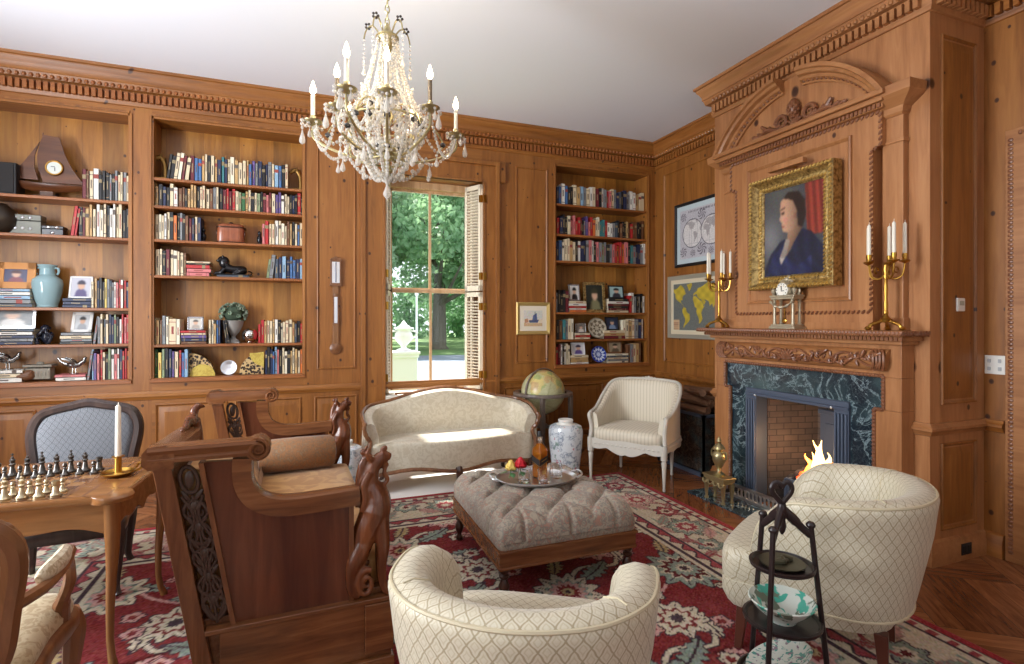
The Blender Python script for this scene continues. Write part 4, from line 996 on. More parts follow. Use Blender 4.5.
# ================================================================ ON THE MANTEL
def candelabra(y, label):
    t = thing('candelabra', label, 'candelabra', (CX - .16, y, 1.44), group='brass candelabra on the mantel')
    b = MB()
    for k in range(3):
        a = k * 2 * PI / 3 + .5; b.tube(crom([(0, 0, .07), (.05 * math.cos(a), .05 * math.sin(a), .05), (.085 * math.cos(a), .085 * math.sin(a), .035), (.10 * math.cos(a), .10 * math.sin(a), .012), (.115 * math.cos(a), .115 * math.sin(a), .02)], 5), .011, 7); b.ell((.10 * math.cos(a), .10 * math.sin(a), .012), (.02, .016, .012), 8, 6)
    b.lathe([(.03, .05), (.035, .07), (.02, .085), (.012, .10), (.016, .11), (.011, .13)], 12); b.build('tripod_base', M['brass'], t)
    b = MB(); b.lathe([(.011, .12), (.014, .16), (.010, .20), (.013, .26), (.010, .32), (.016, .335), (.012, .35), (.02, .38), (.012, .41), (.016, .42)], 12); b.build('stem', M['brass'], t)
    pos = [(.09 * math.cos(a), .10 * math.sin(a), .45) for a in (R(100), R(148), R(20), R(236), R(300))]
    for i, (x, yy, z) in enumerate(pos):
        if True:
            b = MB(); b.tube(crom([(0, 0, .36), (x * .4, yy * .4, .325), (x * .85, yy * .85, .345), (x, yy, z - .03)], 5), .006, 6); b.tube([(x * .55 + .018 * math.cos(q), yy * .55, .38 + .018 * math.sin(q)) for q in np.linspace(0, 5, 10)], .004, 5); b.build('arm', M['brass'], t)
        b = MB(); b.lathe([(.006, -.035), (.010, -.03), (.028, -.02), (.030, -.014), (.012, -.010), (.014, .0), (.016, .028), (.013, .03)], 12, (x, yy, z)); b.build('candle_cup', M['brass'], t)
        c = MB(); c.lathe([(.0115, 0), (.0105, .19), (.004, .20), (0, .202)], 10); c.tube([(0, 0, .2), (.002, 0, .216)], .0015, 4)
        tag(c.build('candle', M['candle'], loc=(CX - .16 + x, y + yy, 1.44 + z + .02)), 'white taper candle in the %s cup of the %s mantel candelabra' % (('leftmost', 'front left', 'rear middle', 'front right', 'rightmost')[i], 'right' if y < 3 else 'left'), 'candle', 'candles on the mantel')
candelabra(2.27, 'brass five-arm candelabra with white candles at the right end of the mantel')
candelabra(3.72, 'brass five-arm candelabra with white candles at the left end of the mantel')
t = thing('mantel_clock', 'small ornate pillared clock with a round white dial on the mantel', 'clock', (CX - .17, 3.0, 1.44)); t.scale = (1.1, 1.1, 1.12)
M['clockm'] = plain('pale_bronze', (178, 166, 142), .35, .55)
b = MB()
for z0, z1, e in ((0, .018, .0), (.018, .032, -.012)): b.box(-.055 - e * .5, .055 + e * .5, -.105 - e, .105 + e, z0, z1)
for s in (-1, 1):
    for x in (-.035, .035): b.cyl((x, s * .08, -.0), .014, .012, 8)
b.build('base', M['clockm'], t, bevel=.003); b = MB()
for z0, z1, e in ((.2, .215, -.012), (.215, .228, -.004)): b.box(-.055 - e * .5, .055 + e * .5, -.105 - e, .105 + e, z0, z1)
b.build('entablature', M['clockm'], t, bevel=.003)
for s in (-1, 1):
    b = MB(); b.lathe([(.014, .228), (.010, .236), (.018, .25), (.02, .265), (.008, .28), (.004, .295), (0, .298)], 10, (-.025, s * .085, 0)); b.build('finial', M['clockm'], t)
    b = MB(); b.tube(crom([(-.05, s * .095, .19), (-.058, s * .05, .155), (-.058, s * .0, .145)], 6), [.008 + .004 * math.sin(q_ * 1.3) for q_ in range(13)], 7); b.build('garland', M['clockm'], t)
    for x in (-.03, .03):
        b = MB(); b.lathe([(.014, .032), (.011, .045), (.0095, .12), (.0105, .185), (.015, .2)], 10, (x, s * .075, 0)); b.build('pillar', M['clockm'], t)
b = MB(); b.tube([(-.02, 0, .04), (-.02, 0, .16)], .004, 5); b.ell((-.022, 0, .055), (.008, .02, .02), 10, 6); b.build('pendulum', M['brass'], t)
b = MB(); b.lathe([(.0, -.035), (.058, -.035), (.062, -.02), (.062, .03), (.05, .045), (0, .045)], 22); c = b.build('drum', M['clockm'], t, loc=(0, 0, .262)); c.rotation_euler.y = R(-90)
b = MB(); b.lathe([(0, 0), (.048, 0), (.048, .004), (0, .006)], 22); c = b.build('dial', plain('enamel_white', (236, 232, 220), .2), t, loc=(-.044, 0, .262)); c.rotation_euler.y = R(-90)
b = MB(); b.cbox((-.053, .0, .276), (.002, .004, .03)); b.cbox((-.053, -.01, .256), (.002, .026, .004))
for k in range(12): b.cbox((-.0515, .04 * math.sin(k * PI / 6), .262 + .04 * math.cos(k * PI / 6)), (.002, .004, .006))
b.build('clock_hands', M['black'], t)
b = MB()
for s in (-1, 1):
    b.tube([(0, s * (.085 - .028 * (1 - q / 14) * math.cos(q * .6)), .25 + .028 * (1 - q / 14) * math.sin(q * .6)) for q in range(13)], .008, 6); b.tube(crom([(0, s * .10, .225), (0, s * .075, .275), (0, s * .045, .32), (0, 0, .335)], 5), .010, 7)
b.ell((0, 0, .335), (.02, .022, .018), 8, 6); b.ell((0, -.02, .35), (.012, .016, .012), 7, 5)
b.build('crest', M['clockm'], t)
# ================================================================ CHANDELIER
HX, HY = .42, 3.05
ch = thing('chandelier', 'gilt and crystal chandelier with lit candle bulbs hanging from the ceiling', 'chandelier', (HX, HY, 0))
rnd = random.Random(11)
b = MB()
for i in range(14):
    z = 3.19 + i * .036
    b.at((0, 0, z), rz=(i % 2) * PI / 2); b.tube([(.012 * math.cos(q), 0, .024 * math.sin(q)) for q in np.linspace(0, 2 * PI, 9)[:-1]], .004, 5, loop=True)
b.at(); b.build('chain', M['oldbrass'], ch)
b = MB(); b.lathe([(.0, 0), (.03, .0), (.06, .02), (.065, .03), (0, .034)], 18, (0, 0, CH - .034)); b.build('ceiling_cap', M['oldbrass'], ch)
b = MB(); b.lathe([(0, 2.30), (.02, 2.31), (.035, 2.34), (.02, 2.37), (.015, 2.40), (.045, 2.44), (.05, 2.47), (.02, 2.52), (.014, 2.6), (.03, 2.66), (.016, 2.72), (.011, 2.8), (.011, 3.0), (.03, 3.05), (.055, 3.09), (.06, 3.11), (.03, 3.13), (.012, 3.17), (0, 3.19)], 14); b.build('stem', M['oldbrass'], ch)
for hr, hz in ((.21, 2.62), (.10, 2.40), (.06, 3.10)):
    b = MB(); b.tube([(hr * math.cos(q), hr * math.sin(q), hz) for q in np.linspace(0, 2 * PI, 33)[:-1]], .006, 6, loop=True); b.build('gilt_hoop', M['oldbrass'], ch)
def bead(b, p, r, long=1.25): b.loft([[(p[0] + r * q * math.cos(k * PI / 3), p[1] + r * q * math.sin(k * PI / 3), p[2] + z * r * long) for k in range(6)] for q, z in ((.15, -1), (.85, -.5), (1, 0), (.85, .5), (.15, 1))])
def strand(pts, r0, r1=None, step=.021, name='bead_strand'):
    pts = [Vector(p) for p in pts]; L = [0]
    for a, c in zip(pts[:-1], pts[1:]): L.append(L[-1] + (c - a).length)
    n = max(2, int(L[-1] / step)); b = MB(); j = 0
    for i in range(n + 1):
        s = L[-1] * i / n
        while j < len(L) - 2 and L[j + 1] < s: j += 1
        t = (s - L[j]) / max(1e-6, L[j + 1] - L[j]); bead(b, pts[j].lerp(pts[j + 1], t), r0 + ((r1 or r0) - r0) * i / n)
    return b.build(name, M['crystal'], ch, smooth=0)
def sag(p, q, d, n=12): return [(p[0] + (q[0] - p[0]) * t, p[1] + (q[1] - p[1]) * t, p[2] + (q[2] - p[2]) * t - d * 4 * t * (1 - t)) for t in np.linspace(0, 1, n)]
def drop(p, L, r, name='pendant_drop', mat='crystal'):
    b = MB(); bead(b, (p[0], p[1], p[2] - .008), .008)
    b.loft([[(p[0] + r * q * math.cos(k * PI / 4), p[1] + r * .8 * q * math.sin(k * PI / 4), p[2] - .018 - L * z) for k in range(8)] for q, z in ((.12, 0), (.35, .25), (.75, .5), (1, .75), (.8, .9), (.15, 1))])
    return b.build(name, M[mat], ch, smooth=0)
lat = Vector((CY_, -SY, 0)); dep = Vector((SY, CY_, 0))
arms = []
for u_, v_, z in ((313, 122.6, 2.62), (337, 107.7, 2.63), (346.5, 90, 2.63), (387, 93, 2.63), (430, 109, 2.63), (455.8, 136, 2.62), (412, 142, 2.62), (350, 140, 2.62)):
    x_, y_ = onZ(u_, v_, z); arms.append((x_ - HX, y_ - HY, z))      # each candle arm's own reach and direction
tips = []
for i, (l, d_, z) in enumerate(arms):
    p = Vector((l, d_, 0)); r = math.hypot(p.x, p.y); u = p / r; tips.append((p, z, u)); cnt = 0
    c = lambda q, zz: (u.x * q, u.y * q, zz)
    b = MB(); b.tube(crom([c(.02, 2.46), c(r * .35, 2.42), c(r * .7, 2.46), c(r * .98, 2.53), c(r, z - .02)], 6), .0075, 7)
    b.tube(crom([c(.03, 2.62), c(r * .3, 2.70), c(r * .6, 2.66), c(r * .8, 2.56), c(r * .72, 2.50)], 6), .005, 6)
    am = b.build('arm', M['oldbrass'], ch)
    b = MB(); b.lathe([(.008, -.02), (.03, -.008), (.05, .002), (.053, .008), (.02, .006), (.016, .01), (.016, .035), (.013, .04)], 14, (p.x, p.y, z)); b.build('drip_pan', M['oldbrass'], am)
    b = MB(); b.lathe([(.0115, 0), (.0115, .125), (.004, .13)], 10, (p.x, p.y, z + .03)); cd = b.build('candle_sleeve', M['candle'] if i not in (1, 4) else plain('smoky_sleeve', (120, 104, 84), .5), ch)
    b = MB(); b.lathe([(.006, 0), (.016, .018), (.017, .03), (.010, .055), (.002, .08)], 10, (p.x, p.y, z + .157)); b.build('flame_bulb', M['bulb'], cd)
    lamp('candle_bulb_light', 'POINT', (HX + p.x, HY + p.y, z + .20), (0, 0, 0), 6.5, (1, .82, .58), .02)
    for k in range(4):
        a = k * PI / 2 + .4; q = (p.x + .045 * math.cos(a), p.y + .045 * math.sin(a), z)
        if k % 2: drop(q, .055, .012)
        else:
            b = MB(); [bead(b, (q[0] + .018 * math.cos(w_), q[1], q[2] - .01 + .018 * math.sin(w_)), .012, 1.0) for w_ in np.linspace(0, 6.28, 6)[:-1]]; b.build('bead_rosette', M['crystal'], ch, smooth=0)
    drop((p.x + u.x * .06, p.y + u.y * .06, z - .02), .085, .017)
    strand(sag((p.x, p.y, z), c(.21, 2.62), .12), .009)
    strand(sag(c(r * .55, 2.45), c(.03, 2.32), .06), .010)
    strand(crom([c(.055, 3.10), c(.085, 2.95), c(.14, 2.78), c(.21, 2.63)], 6), .008, .013)
    strand(sag((u.x * .13 + .05 * u.y, u.y * .13 - .05 * u.x, 2.82), c(.10, 2.42), -.02), .009, .012)
    drop(c(.21, 2.61), .06, .015); drop(c(r * .6, 2.43), .07, .015)
    b = MB(); e = c(.10, 2.46)
    for k in range(8): bead(b, (e[0] + .03 * math.cos(k * .785) * u.y, e[1] - .03 * math.cos(k * .785) * u.x, e[2] + .03 * math.sin(k * .785)), .010, 1)
    b.build('crystal_flower', M['crystal'], ch, smooth=0)
    for q_ in (e, c(r * .8, 2.55), c(r * .45, 2.66), c(.2, 2.60)):
        b = MB(); bead(b, q_, .017, 1); b.build('dark_crystal', M['crystald'], ch, smooth=0)
order = sorted(range(8), key=lambda i: math.atan2(tips[i][0].y, tips[i][0].x))
for k in range(8):
    p, z, u = tips[order[k]]; q, z2, u2 = tips[order[(k + 1) % 8]]
    strand(sag((p.x, p.y, z - .01), (q.x, q.y, z2 - .01), .15 + .03 * (k % 2)), .009)
    a = (k + .5) * PI / 4; m_ = (math.cos(a), math.sin(a))
    strand(crom([(.055 * m_[0], .055 * m_[1], 3.10), (.08 * m_[0], .08 * m_[1], 2.95), (.13 * m_[0], .13 * m_[1], 2.78), (.21 * m_[0], .21 * m_[1], 2.63)], 6), .008, .012)
    strand(sag((.21 * m_[0], .21 * m_[1], 2.62), (.02 * m_[0], .02 * m_[1], 2.30), .08), .011)
    drop((.28 * m_[0], .28 * m_[1], 2.41 + .03 * (k % 3)), .055, .013)
    strand(sag((.21 * m_[0], .21 * m_[1], 2.62), (.21 * math.cos(a + PI / 4), .21 * math.sin(a + PI / 4), 2.62), .10), .009)
for k in range(5):
    a = k * 2 * PI / 5 + .2; m_ = (math.cos(a), math.sin(a))
    b = MB(); b.tube(crom([(.03 * m_[0], .03 * m_[1], 3.10), (.08 * m_[0], .08 * m_[1], 3.17), (.12 * m_[0], .12 * m_[1], 3.15), (.135 * m_[0], .135 * m_[1], 3.10)], 5), .0045, 6); b.build('crown_spray', M['oldbrass'], ch)
    b = MB(); [bead(b, (.11 * m_[0] + .014 * math.cos(q), .11 * m_[1], 3.17 + .014 * math.sin(q)), .008, 1) for q in np.linspace(0, 6.28, 6)[:-1]]; b.build('crystal_flower', M['crystald'], ch, smooth=0)
    strand([(.135 * m_[0], .135 * m_[1], 3.09), (.135 * m_[0], .135 * m_[1], 2.97)], .006); drop((.135 * m_[0], .135 * m_[1], 2.96), .05, .013)
b = MB()
for k in range(90):     # heart of the chandelier: small faceted lustres around the stem
    z = rnd.uniform(2.36, 2.98); r = (.05 + .13 * max(0, (2.75 - z) / .4) if z < 2.75 else .035 + .05 * (2.98 - z) / .23) * rnd.uniform(.55, 1.1); a = rnd.uniform(0, 6.28)
    bead(b, (r * math.cos(a), r * math.sin(a), z), rnd.uniform(.008, .016), rnd.uniform(.9, 1.6))
b.build('lustre_cluster', M['crystal'], ch, smooth=0)['kind'] = 'stuff'
b = MB(); b.lathe([(.0, 2.18), (.006, 2.19), (.02, 2.205), (.024, 2.22), (.012, 2.25), (.006, 2.27), (.022, 2.29), (.03, 2.31), (.01, 2.33)], 10); b.build('bottom_finial', M['crystal'], ch, smooth=0)
# ================================================================ FURNITURE
def cushion(b, outline, zs):     # zs: list of (z, scale); outline around its own centre
    n = len(outline); cx = sum(p[0] for p in outline) / n; cy = sum(p[1] for p in outline) / n
    rings = [[(cx + (x - cx) * s, cy + (y - cy) * s, z) for x, y in outline] for z, s in zs]; b.loft(rings)
def shell(b, path, sec, n=10, uvs=True, caps=True):
    # path: list of (x, y, ztop) plan points; sec(zt, t): (offset inward, z) section points
    P = crom(path, n); m = len(P); rings = []; U = 0; us = []; uvl = []
    for i, p in enumerate(P):
        a, c = P[max(i - 1, 0)], P[min(i + 1, m - 1)]; tx, ty = c[0] - a[0], c[1] - a[1]; l = math.hypot(tx, ty) or 1
        nx, ny = ty / l, -tx / l         # inward for a path running left to right round the back
        if i: U += math.hypot(p[0] - P[i - 1][0], p[1] - P[i - 1][1])
        s = sec(p[2], i / (m - 1)); rings.append([(p[0] + nx * o, p[1] + ny * o, z) for o, z in s]); us.append(U)
        V = 0; row = []
        for j, q in enumerate(s):
            if j: V += math.hypot(q[0] - s[j - 1][0], q[1] - s[j - 1][1])
            row.append((U, V))
        uvl += row
    k = len(rings[0]); vs = [p for r in rings for p in r]
    fs = [(i * k + j, (i + 1) * k + j, (i + 1) * k + j + 1, i * k + j + 1) for i in range(m - 1) for j in range(k - 1)]
    fs += [(i * k + k - 1, (i + 1) * k + k - 1, (i + 1) * k, i * k) for i in range(m - 1)]
    if caps: fs += [tuple(range(k)), tuple(reversed(range((m - 1) * k, m * k)))]
    b.add(vs, fs, uvl); return P, rings
def cabriole(b, x, y, h, dx, dy, r=.028, foot=.05):
    pts = [(x, y, h), (x + dx * .022, y + dy * .022, h * .82), (x + dx * .012, y + dy * .012, h * .5), (x - dx * .002, y - dy * .002, h * .2), (x + dx * foot * .3, y + dy * foot * .3, .03), (x + dx * foot * .55, y + dy * foot * .55, .008)]
    b.tube(crom(pts, 5), [q for q in np.interp(np.linspace(0, 1, 26), [0, .2, .45, .75, .93, 1], [r * 1.15, r * 1.15, r * .8, r * .52, r * .56, r * .6])], 8)

# ---- camelback sofa under the window
so = thing('sofa', 'small cream damask camelback sofa with carved wooden rim, under the window', 'sofa', (1.25, 4.86, 0)); so.scale = (.965, 1, 1)
path = [(-.82, -.20, .62), (-.825, -.02, .68), (-.74, .17, .715), (-.52, .25, .748), (-.25, .275, .812), (0, .28, .838), (.25, .275, .812), (.52, .25, .748), (.74, .17, .715), (.825, -.02, .68), (.82, -.20, .62)]
b = MB(); P, rg = shell(b, path, lambda zt, t: [(0, .20), (-.01, .40), (0, zt - .03), (.015, zt - .005), (.05, zt), (.085, zt - .02), (.10, zt - .07), (.12, .5), (.115, .38), (.10, .20)], 8)
b.build('back', M['sofafab'], so)
b = MB(); b.tube([(p[0] * 1.008, p[1] + .0, p[2] + .004) for p in P], [.016 + .008 * max(0, math.cos((i / (len(P) - 1) - .5) * PI * 6)) * (abs(i / (len(P) - 1) - .5) < .08) for i in range(len(P))], 8)
for s in (-1, 1): b.tube(crom([(s * .82, -.20, .625), (s * .835, -.235, .60), (s * .815, -.225, .52), (s * .78, -.20, .46), (s * .80, -.235, .36), (s * .77, -.27, .22)], 6), [.017, .018, .02, .022] * 7 + [.02] * 3, 8)
b.build('wooden_rim', M['fautwood'], so)
fr = [(x, -.27 - .055 * math.cos(x / .77 * PI) ) for x in np.linspace(-.77, .77, 19)]
bk = [(.74, .02), (.66, .14), (.4, .2), (0, .21), (-.4, .2), (-.66, .14), (-.74, .02)]
outl = crom(fr + bk, 2, True)
b = MB(); cushion(b, outl, [(.20, .985), (.30, 1.0), (.37, 1.005), (.41, 1.0), (.43, .985), (.441, .955), (.45, .85), (.455, .5), (.456, .1)]); b.build('seat', M['sofafab'], so, smooth=60)
b = MB(); b.tube([(x, y - .004, .195 - .018 * math.cos(x / .77 * PI * 2)) for x, y in fr], .017, 8); b.build('seat_rail', M['fautwood'], so)
for x, y, dx, dy in ((-.74, -.24, -.7, -.7), (0, -.31, 0, -1), (.74, -.24, .7, -.7), (-.62, .2, -.6, .8), (.62, .2, .6, .8)):
    b = MB(); cabriole(b, x, y, .20, dx, dy, .03, .05); b.build('leg', M['darkwood'], so)

# ---- two barrel chairs in lattice damask
TP = [(-.365, -.265, .47), (-.378, -.225, .62), (-.392, -.12, .725), (-.402, .0, .75), (-.362, .19, .765), (-.225, .335, .77), (0, .39, .77), (.225, .335, .77), (.362, .19, .765), (.402, .0, .75), (.392, -.12, .725), (.378, -.225, .62), (.365, -.265, .47)]
def tsec(zt, t):
    e = min(1, min(t, 1 - t) * 9); w = .05 + .075 * e; k = (zt - .27) / .5; g = lambda f: .27 + (zt - .27) * f
    return [(.085 * k, .27), (.065 * k, g(.18)), (.04 * k, g(.42)), (.018 * k, g(.64)), (.004, g(.88)), (0, g(.94)), (.008, g(.978)), (.03 * w / .12, zt), (.5 * w, zt + .006), (.85 * w, zt - .008), (w, g(.92)), (w + .012, g(.72)), (w + .022, g(.38)), (w + .03, g(.18)), (w, .27)]
def tub_chair(label, loc, rz):
    t = thing('barrel_chair', label, 'armchair', loc, rz, 'barrel chairs')
    b = MB(); P, rg = shell(b, TP, tsec, 6); b.build('back_and_arms', M['tubfab'], t, smooth=60)
    b = MB(); b.tube([r[6] for r in rg], .006, 6); b.tube([r[0] for r in rg], .006, 6)
    for r in (rg[0], rg[-1]): b.tube(r[5:-3], .005, 6)
    for k in (int(len(rg) * .36), int(len(rg) * .64)): b.tube([tuple(Vector(q) + Vector((0, 0, .001))) for q in rg[k][7:13]], .003, 5)
    b.build('piping', plain('piping_cream', (198, 186, 156), .55), t)
    ol = crom([(-.31, -.40), (0, -.43), (.31, -.40), (.335, -.25), (.285, .0), (.20, .2), (0, .26), (-.20, .2), (-.285, .0), (-.335, -.25)], 4, True)
    b = MB(); n = len(ol); rings = []; zs = [(.30, .97), (.34, 1.0), (.40, 1.0), (.43, .985), (.447, .94), (.455, .8), (.46, .4), (.46, .05)]
    uv = []
    for z, s in zs: rings.append([(x * s, (y + .08) * s - .08, z) for x, y in ol]); uv += [(x * s + z, y * s + z) for x, y in ol]
    b.loft(rings, uvs=uv); b.build('seat_cushion', M['tubfab'], t, smooth=60)
    b = MB(); rings = []; uv = []
    for z, s in ((.19, .93), (.20, .95), (.25, 1.0), (.31, 1.0)): rings.append([(x * s, y * s, z) for x, y in ol]); uv += [(k * .055, z) for k in range(n)]
    b.loft(rings, uvs=uv); b.build('seat_base', M['tubfab'], t, smooth=60)
    for x, y in ((-.29, -.31), (.29, -.31), (-.18, .20), (.18, .20)):
        b = MB(); b.taper((x * 1.06, y * 1.06, 0), (.03, .03), (x, y, .20), (.05, .05)); b.build('leg', plain('mahogany_leg', (88, 48, 36), .3), t, bevel=.003)
    return t
tub_chair('cream lattice-patterned barrel chair in the foreground, its back to the camera', (.62, 1.50, 0), R(148))
tub_chair('cream lattice-patterned barrel chair beside the fireplace, turned away from the camera', (2.27, 1.76, 0), R(-150))

# ---- white painted bergere by the corner
bg = thing('armchair', 'white-painted armchair in cream striped fabric near the back corner', 'armchair', (2.98, 4.34, 0), R(-54))
BP = [(-.36, -.30, .63), (-.37, -.14, .66), (-.375, .04, .77), (-.34, .20, .88), (-.22, .29, .905), (0, .31, .91), (.22, .29, .905), (.34, .20, .88), (.375, .04, .77), (.37, -.14, .66), (.36, -.30, .63)]
b = MB(); P, rg = shell(b, BP, lambda zt, t: [(.0, .36), (.0, .5), (.0, zt - .03), (.01, zt - .005), (.035, zt), (.055, zt - .02), (.068, zt - .07), (.075, .5), (.07, .38)], 7); b.build('back_and_arms', M['stripe'], bg, smooth=60)
b = MB(); b.tube([(p[0] * 1.01, p[1] * 1.01, p[2]) for p in P], .017, 8); b.tube([(p[0] * 1.01, p[1] * 1.01, .37) for p in P], .014, 8)
for s in (-1, 1): b.tube(crom([(s * .36, -.305, .63), (s * .365, -.325, .60), (s * .35, -.31, .5), (s * .355, -.32, .40), (s * .355, -.32, .30)], 4), .019, 8)
for k in range(5): b.ell((-.06 + .03 * k, .315, .918 + .006 * (2 - abs(k - 2))), (.016, .012, .014), 7, 5)
M['greywhite'] = plain('grey_white_paint', (196, 190, 178), .5); b.build('frame_rim', M['greywhite'], bg)
b = MB(); p = [(-.375, .40), (.375, .40), (.375, .33)] + [(x, .325 - .022 * abs(math.sin(x * 17)) - .05 * math.exp(-(x / .12) ** 2)) for x in np.linspace(.34, -.34, 33)] + [(-.375, .33)]
b.prism(p, lambda x, z: (x, -.345, z), lambda x, z: (x, -.315, z))
PP = P[::2]; b.loft([[(p[0] * .93, p[1] * .93, .315 + .016 * abs(math.sin(i * .8))), (p[0] * 1.025, p[1] * 1.025, .315 + .016 * abs(math.sin(i * .8))), (p[0] * 1.025, p[1] * 1.025, .40), (p[0] * .93, p[1] * .93, .40)] for i, p in enumerate(PP)])
for x in np.linspace(-.3, .3, 15): b.ell((x, -.347, .35), (.014, .006, .01), 6, 4)
b.build('carved_apron', M['greywhite'], bg, smooth=30)
for x, y in ((-.35, -.325), (.35, -.325), (-.26, .215), (.26, .215)):
    b = MB(); b.lathe([(.010, 0), (.014, .01), (.012, .03), (.020, .20), (.024, .25), (.018, .262), (.030, .275), (.028, .29), (.03, .30), (.03, .40)], 12, (x, y, 0)); b.build('leg', M['greywhite'], bg)
b = MB(); ol = crom([(-.31, -.33), (0, -.345), (.31, -.33), (.325, -.1), (.28, .14), (0, .22), (-.28, .14), (-.325, -.1)], 5, True); uv = []
zs = [(.385, .96), (.40, 1.0), (.46, 1.0), (.485, .97), (.50, .88), (.508, .5), (.508, .1)]
rings = [[(x * s, y * s, z) for x, y in ol] for z, s in zs]
for z, s in zs: uv += [(x * s, y * s - z) for x, y in ol]
b.loft(rings, uvs=uv); b.build('seat_cushion', M['stripe'], bg, smooth=60)

# ---- fauteuils
def fauteuil(name, label, loc, rz, wm, fm, arms=True, top=.99, hw=.29, group=None, arm_fab=None):
    t = thing(name, label, 'armchair' if arms else 'chair', loc, rz, group)
    fw_, bw_ = .31, .26
    ol = crom([(-fw_, -.27), (-.15, -.305), (0, -.315), (.15, -.305), (fw_, -.27), (fw_ - .015, -.05), (bw_, .22), (0, .235), (-bw_, .22), (-fw_ + .015, -.05)], 4, True)
    b = MB(); cushion(b, ol, [(.33, .99), (.345, 1.02), (.385, 1.02), (.40, .99)]); b.build('seat_rail', wm, t, smooth=60)
    b = MB(); cushion(b, ol, [(.39, .95), (.42, .97), (.45, .94), (.468, .85), (.478, .6), (.482, .1)]); b.build('seat', fm, t, smooth=60)
    for x, y, dx, dy in ((-.285, -.265, -.6, -.8), (.285, -.265, .6, -.8), (-.235, .20, -.3, .9), (.235, .20, .3, .9)):
        b = MB(); cabriole(b, x, y, .38, dx, dy, .034, .05); b.build('leg', wm, t)
    # cartouche back, leaning a little
    lean = lambda x, z, off: (x, .235 + (z - .40) * .17 + off - .25 * (0), z)
    out = crom([(-.19, .47), (-hw + .045, .52), (-hw + .02, .66), (-hw, .80), (-hw + .02, top - .09), (-.20, top - .045), (-.08, top - .015), (0, top), (.08, top - .015), (.20, top - .045), (hw - .02, top - .09), (hw, .80), (hw - .02, .66), (hw - .045, .52), (.19, .47), (0, .455)], 4, True)
    b = MB(); b.tube([lean(x, z, 0) for x, z in out], .032, 8, loop=True, flat=1.0)
    for s in (-1, 1): b.tube(crom([(s * .235, .20, .38), lean(s * .225, .50, 0), lean(s * (hw - .04), .56, 0)], 5), .026, 8)
    for k in range(-4, 5): b.ell(lean(k * .022, top + .012 - abs(k) * .004, -.012), (.015, .016, .017), 7, 5)
    for k in range(-3, 4): b.ell(lean(k * .03, .455, -.01), (.014, .014, .012), 6, 4)
    for s in (-1, 1): b.ell(lean(s * (hw - .02), top - .075, -.005), (.024, .02, .026), 8, 6)
    b.build('back_frame', wm, t)
    inn = [(x * .93, .72 + (z - .72) * .93) for x, z in out]; n = len(inn)
    b = MB(); rings = []
    for off, s in ((.014, .97), (.016, .5), (.016, .05)): rings.append([lean(x * s, .72 + (z - .72) * s, off) for x, z in inn])
    rings = list(reversed(rings))
    for off, s in ((.0, 1.0), (-.018, .97), (-.03, .88), (-.04, .6), (-.042, .1)): rings.append([lean(x * s, .72 + (z - .72) * s, off) for x, z in inn])
    b.loft(rings); b.build('back_upholstery', fm, t, smooth=60)
    if arms:
        for s in (-1, 1):
            b = MB(); b.tube(crom([lean(s * (hw - .02), .66, 0), (s * (hw + .03), .14, .655), (s * (hw + .045), .0, .66), (s * (hw + .035), -.11, .665), (s * (hw + .01), -.145, .645)], 6), [.02] * 6 + [.018] * 13 + [.024] * 6, 8)
            b.ell((s * (hw + .02), -.145, .65), (.026, .028, .024), 8, 6)
            b.tube(crom([(s * (hw + .03), -.11, .655), (s * (hw + .045), -.07, .58), (s * (hw + .01), -.13, .48), (s * (hw + .0), -.17, .39)], 6), [.018] * 6 + [.02] * 6 + [.026] * 7, 8)
            b.build('arm', wm, t)
            b = MB(); b.tube(crom([(s * (hw + .012), .15, .68), (s * (hw + .04), .05, .69), (s * (hw + .038), -.07, .69)], 6), [.012, .022, .027, .030, .031, .032, .032, .032, .031, .030, .027, .022, .012], 9, flat=.75); b.build('arm_pad', arm_fab or fm, t)
    return t
M['chairwood'] = wood('grey_brown_carved', (34, 25, 22), (56, 42, 38), (82, 64, 56), 'Z', 1, .3)
fauteuil('side_chair', 'carved dark chair with blue-grey diamond upholstery, behind the chess table', (-1.27, 3.72, 0), R(2), M['chairwood'], M['greyfab'], arms=False, top=.975, hw=.268)
M['padfab'] = damask('pale_arm_pad', (206, 192, 164), (172, 152, 120), 30, .6)
fauteuil('open_armchair', 'carved wooden open armchair in tan damask at the lower left, facing the chess table', (-1.10, 2.19, 0), R(187), M['fautwood'], M['fautfab'], top=.97, hw=.285, arm_fab=M['padfab'])

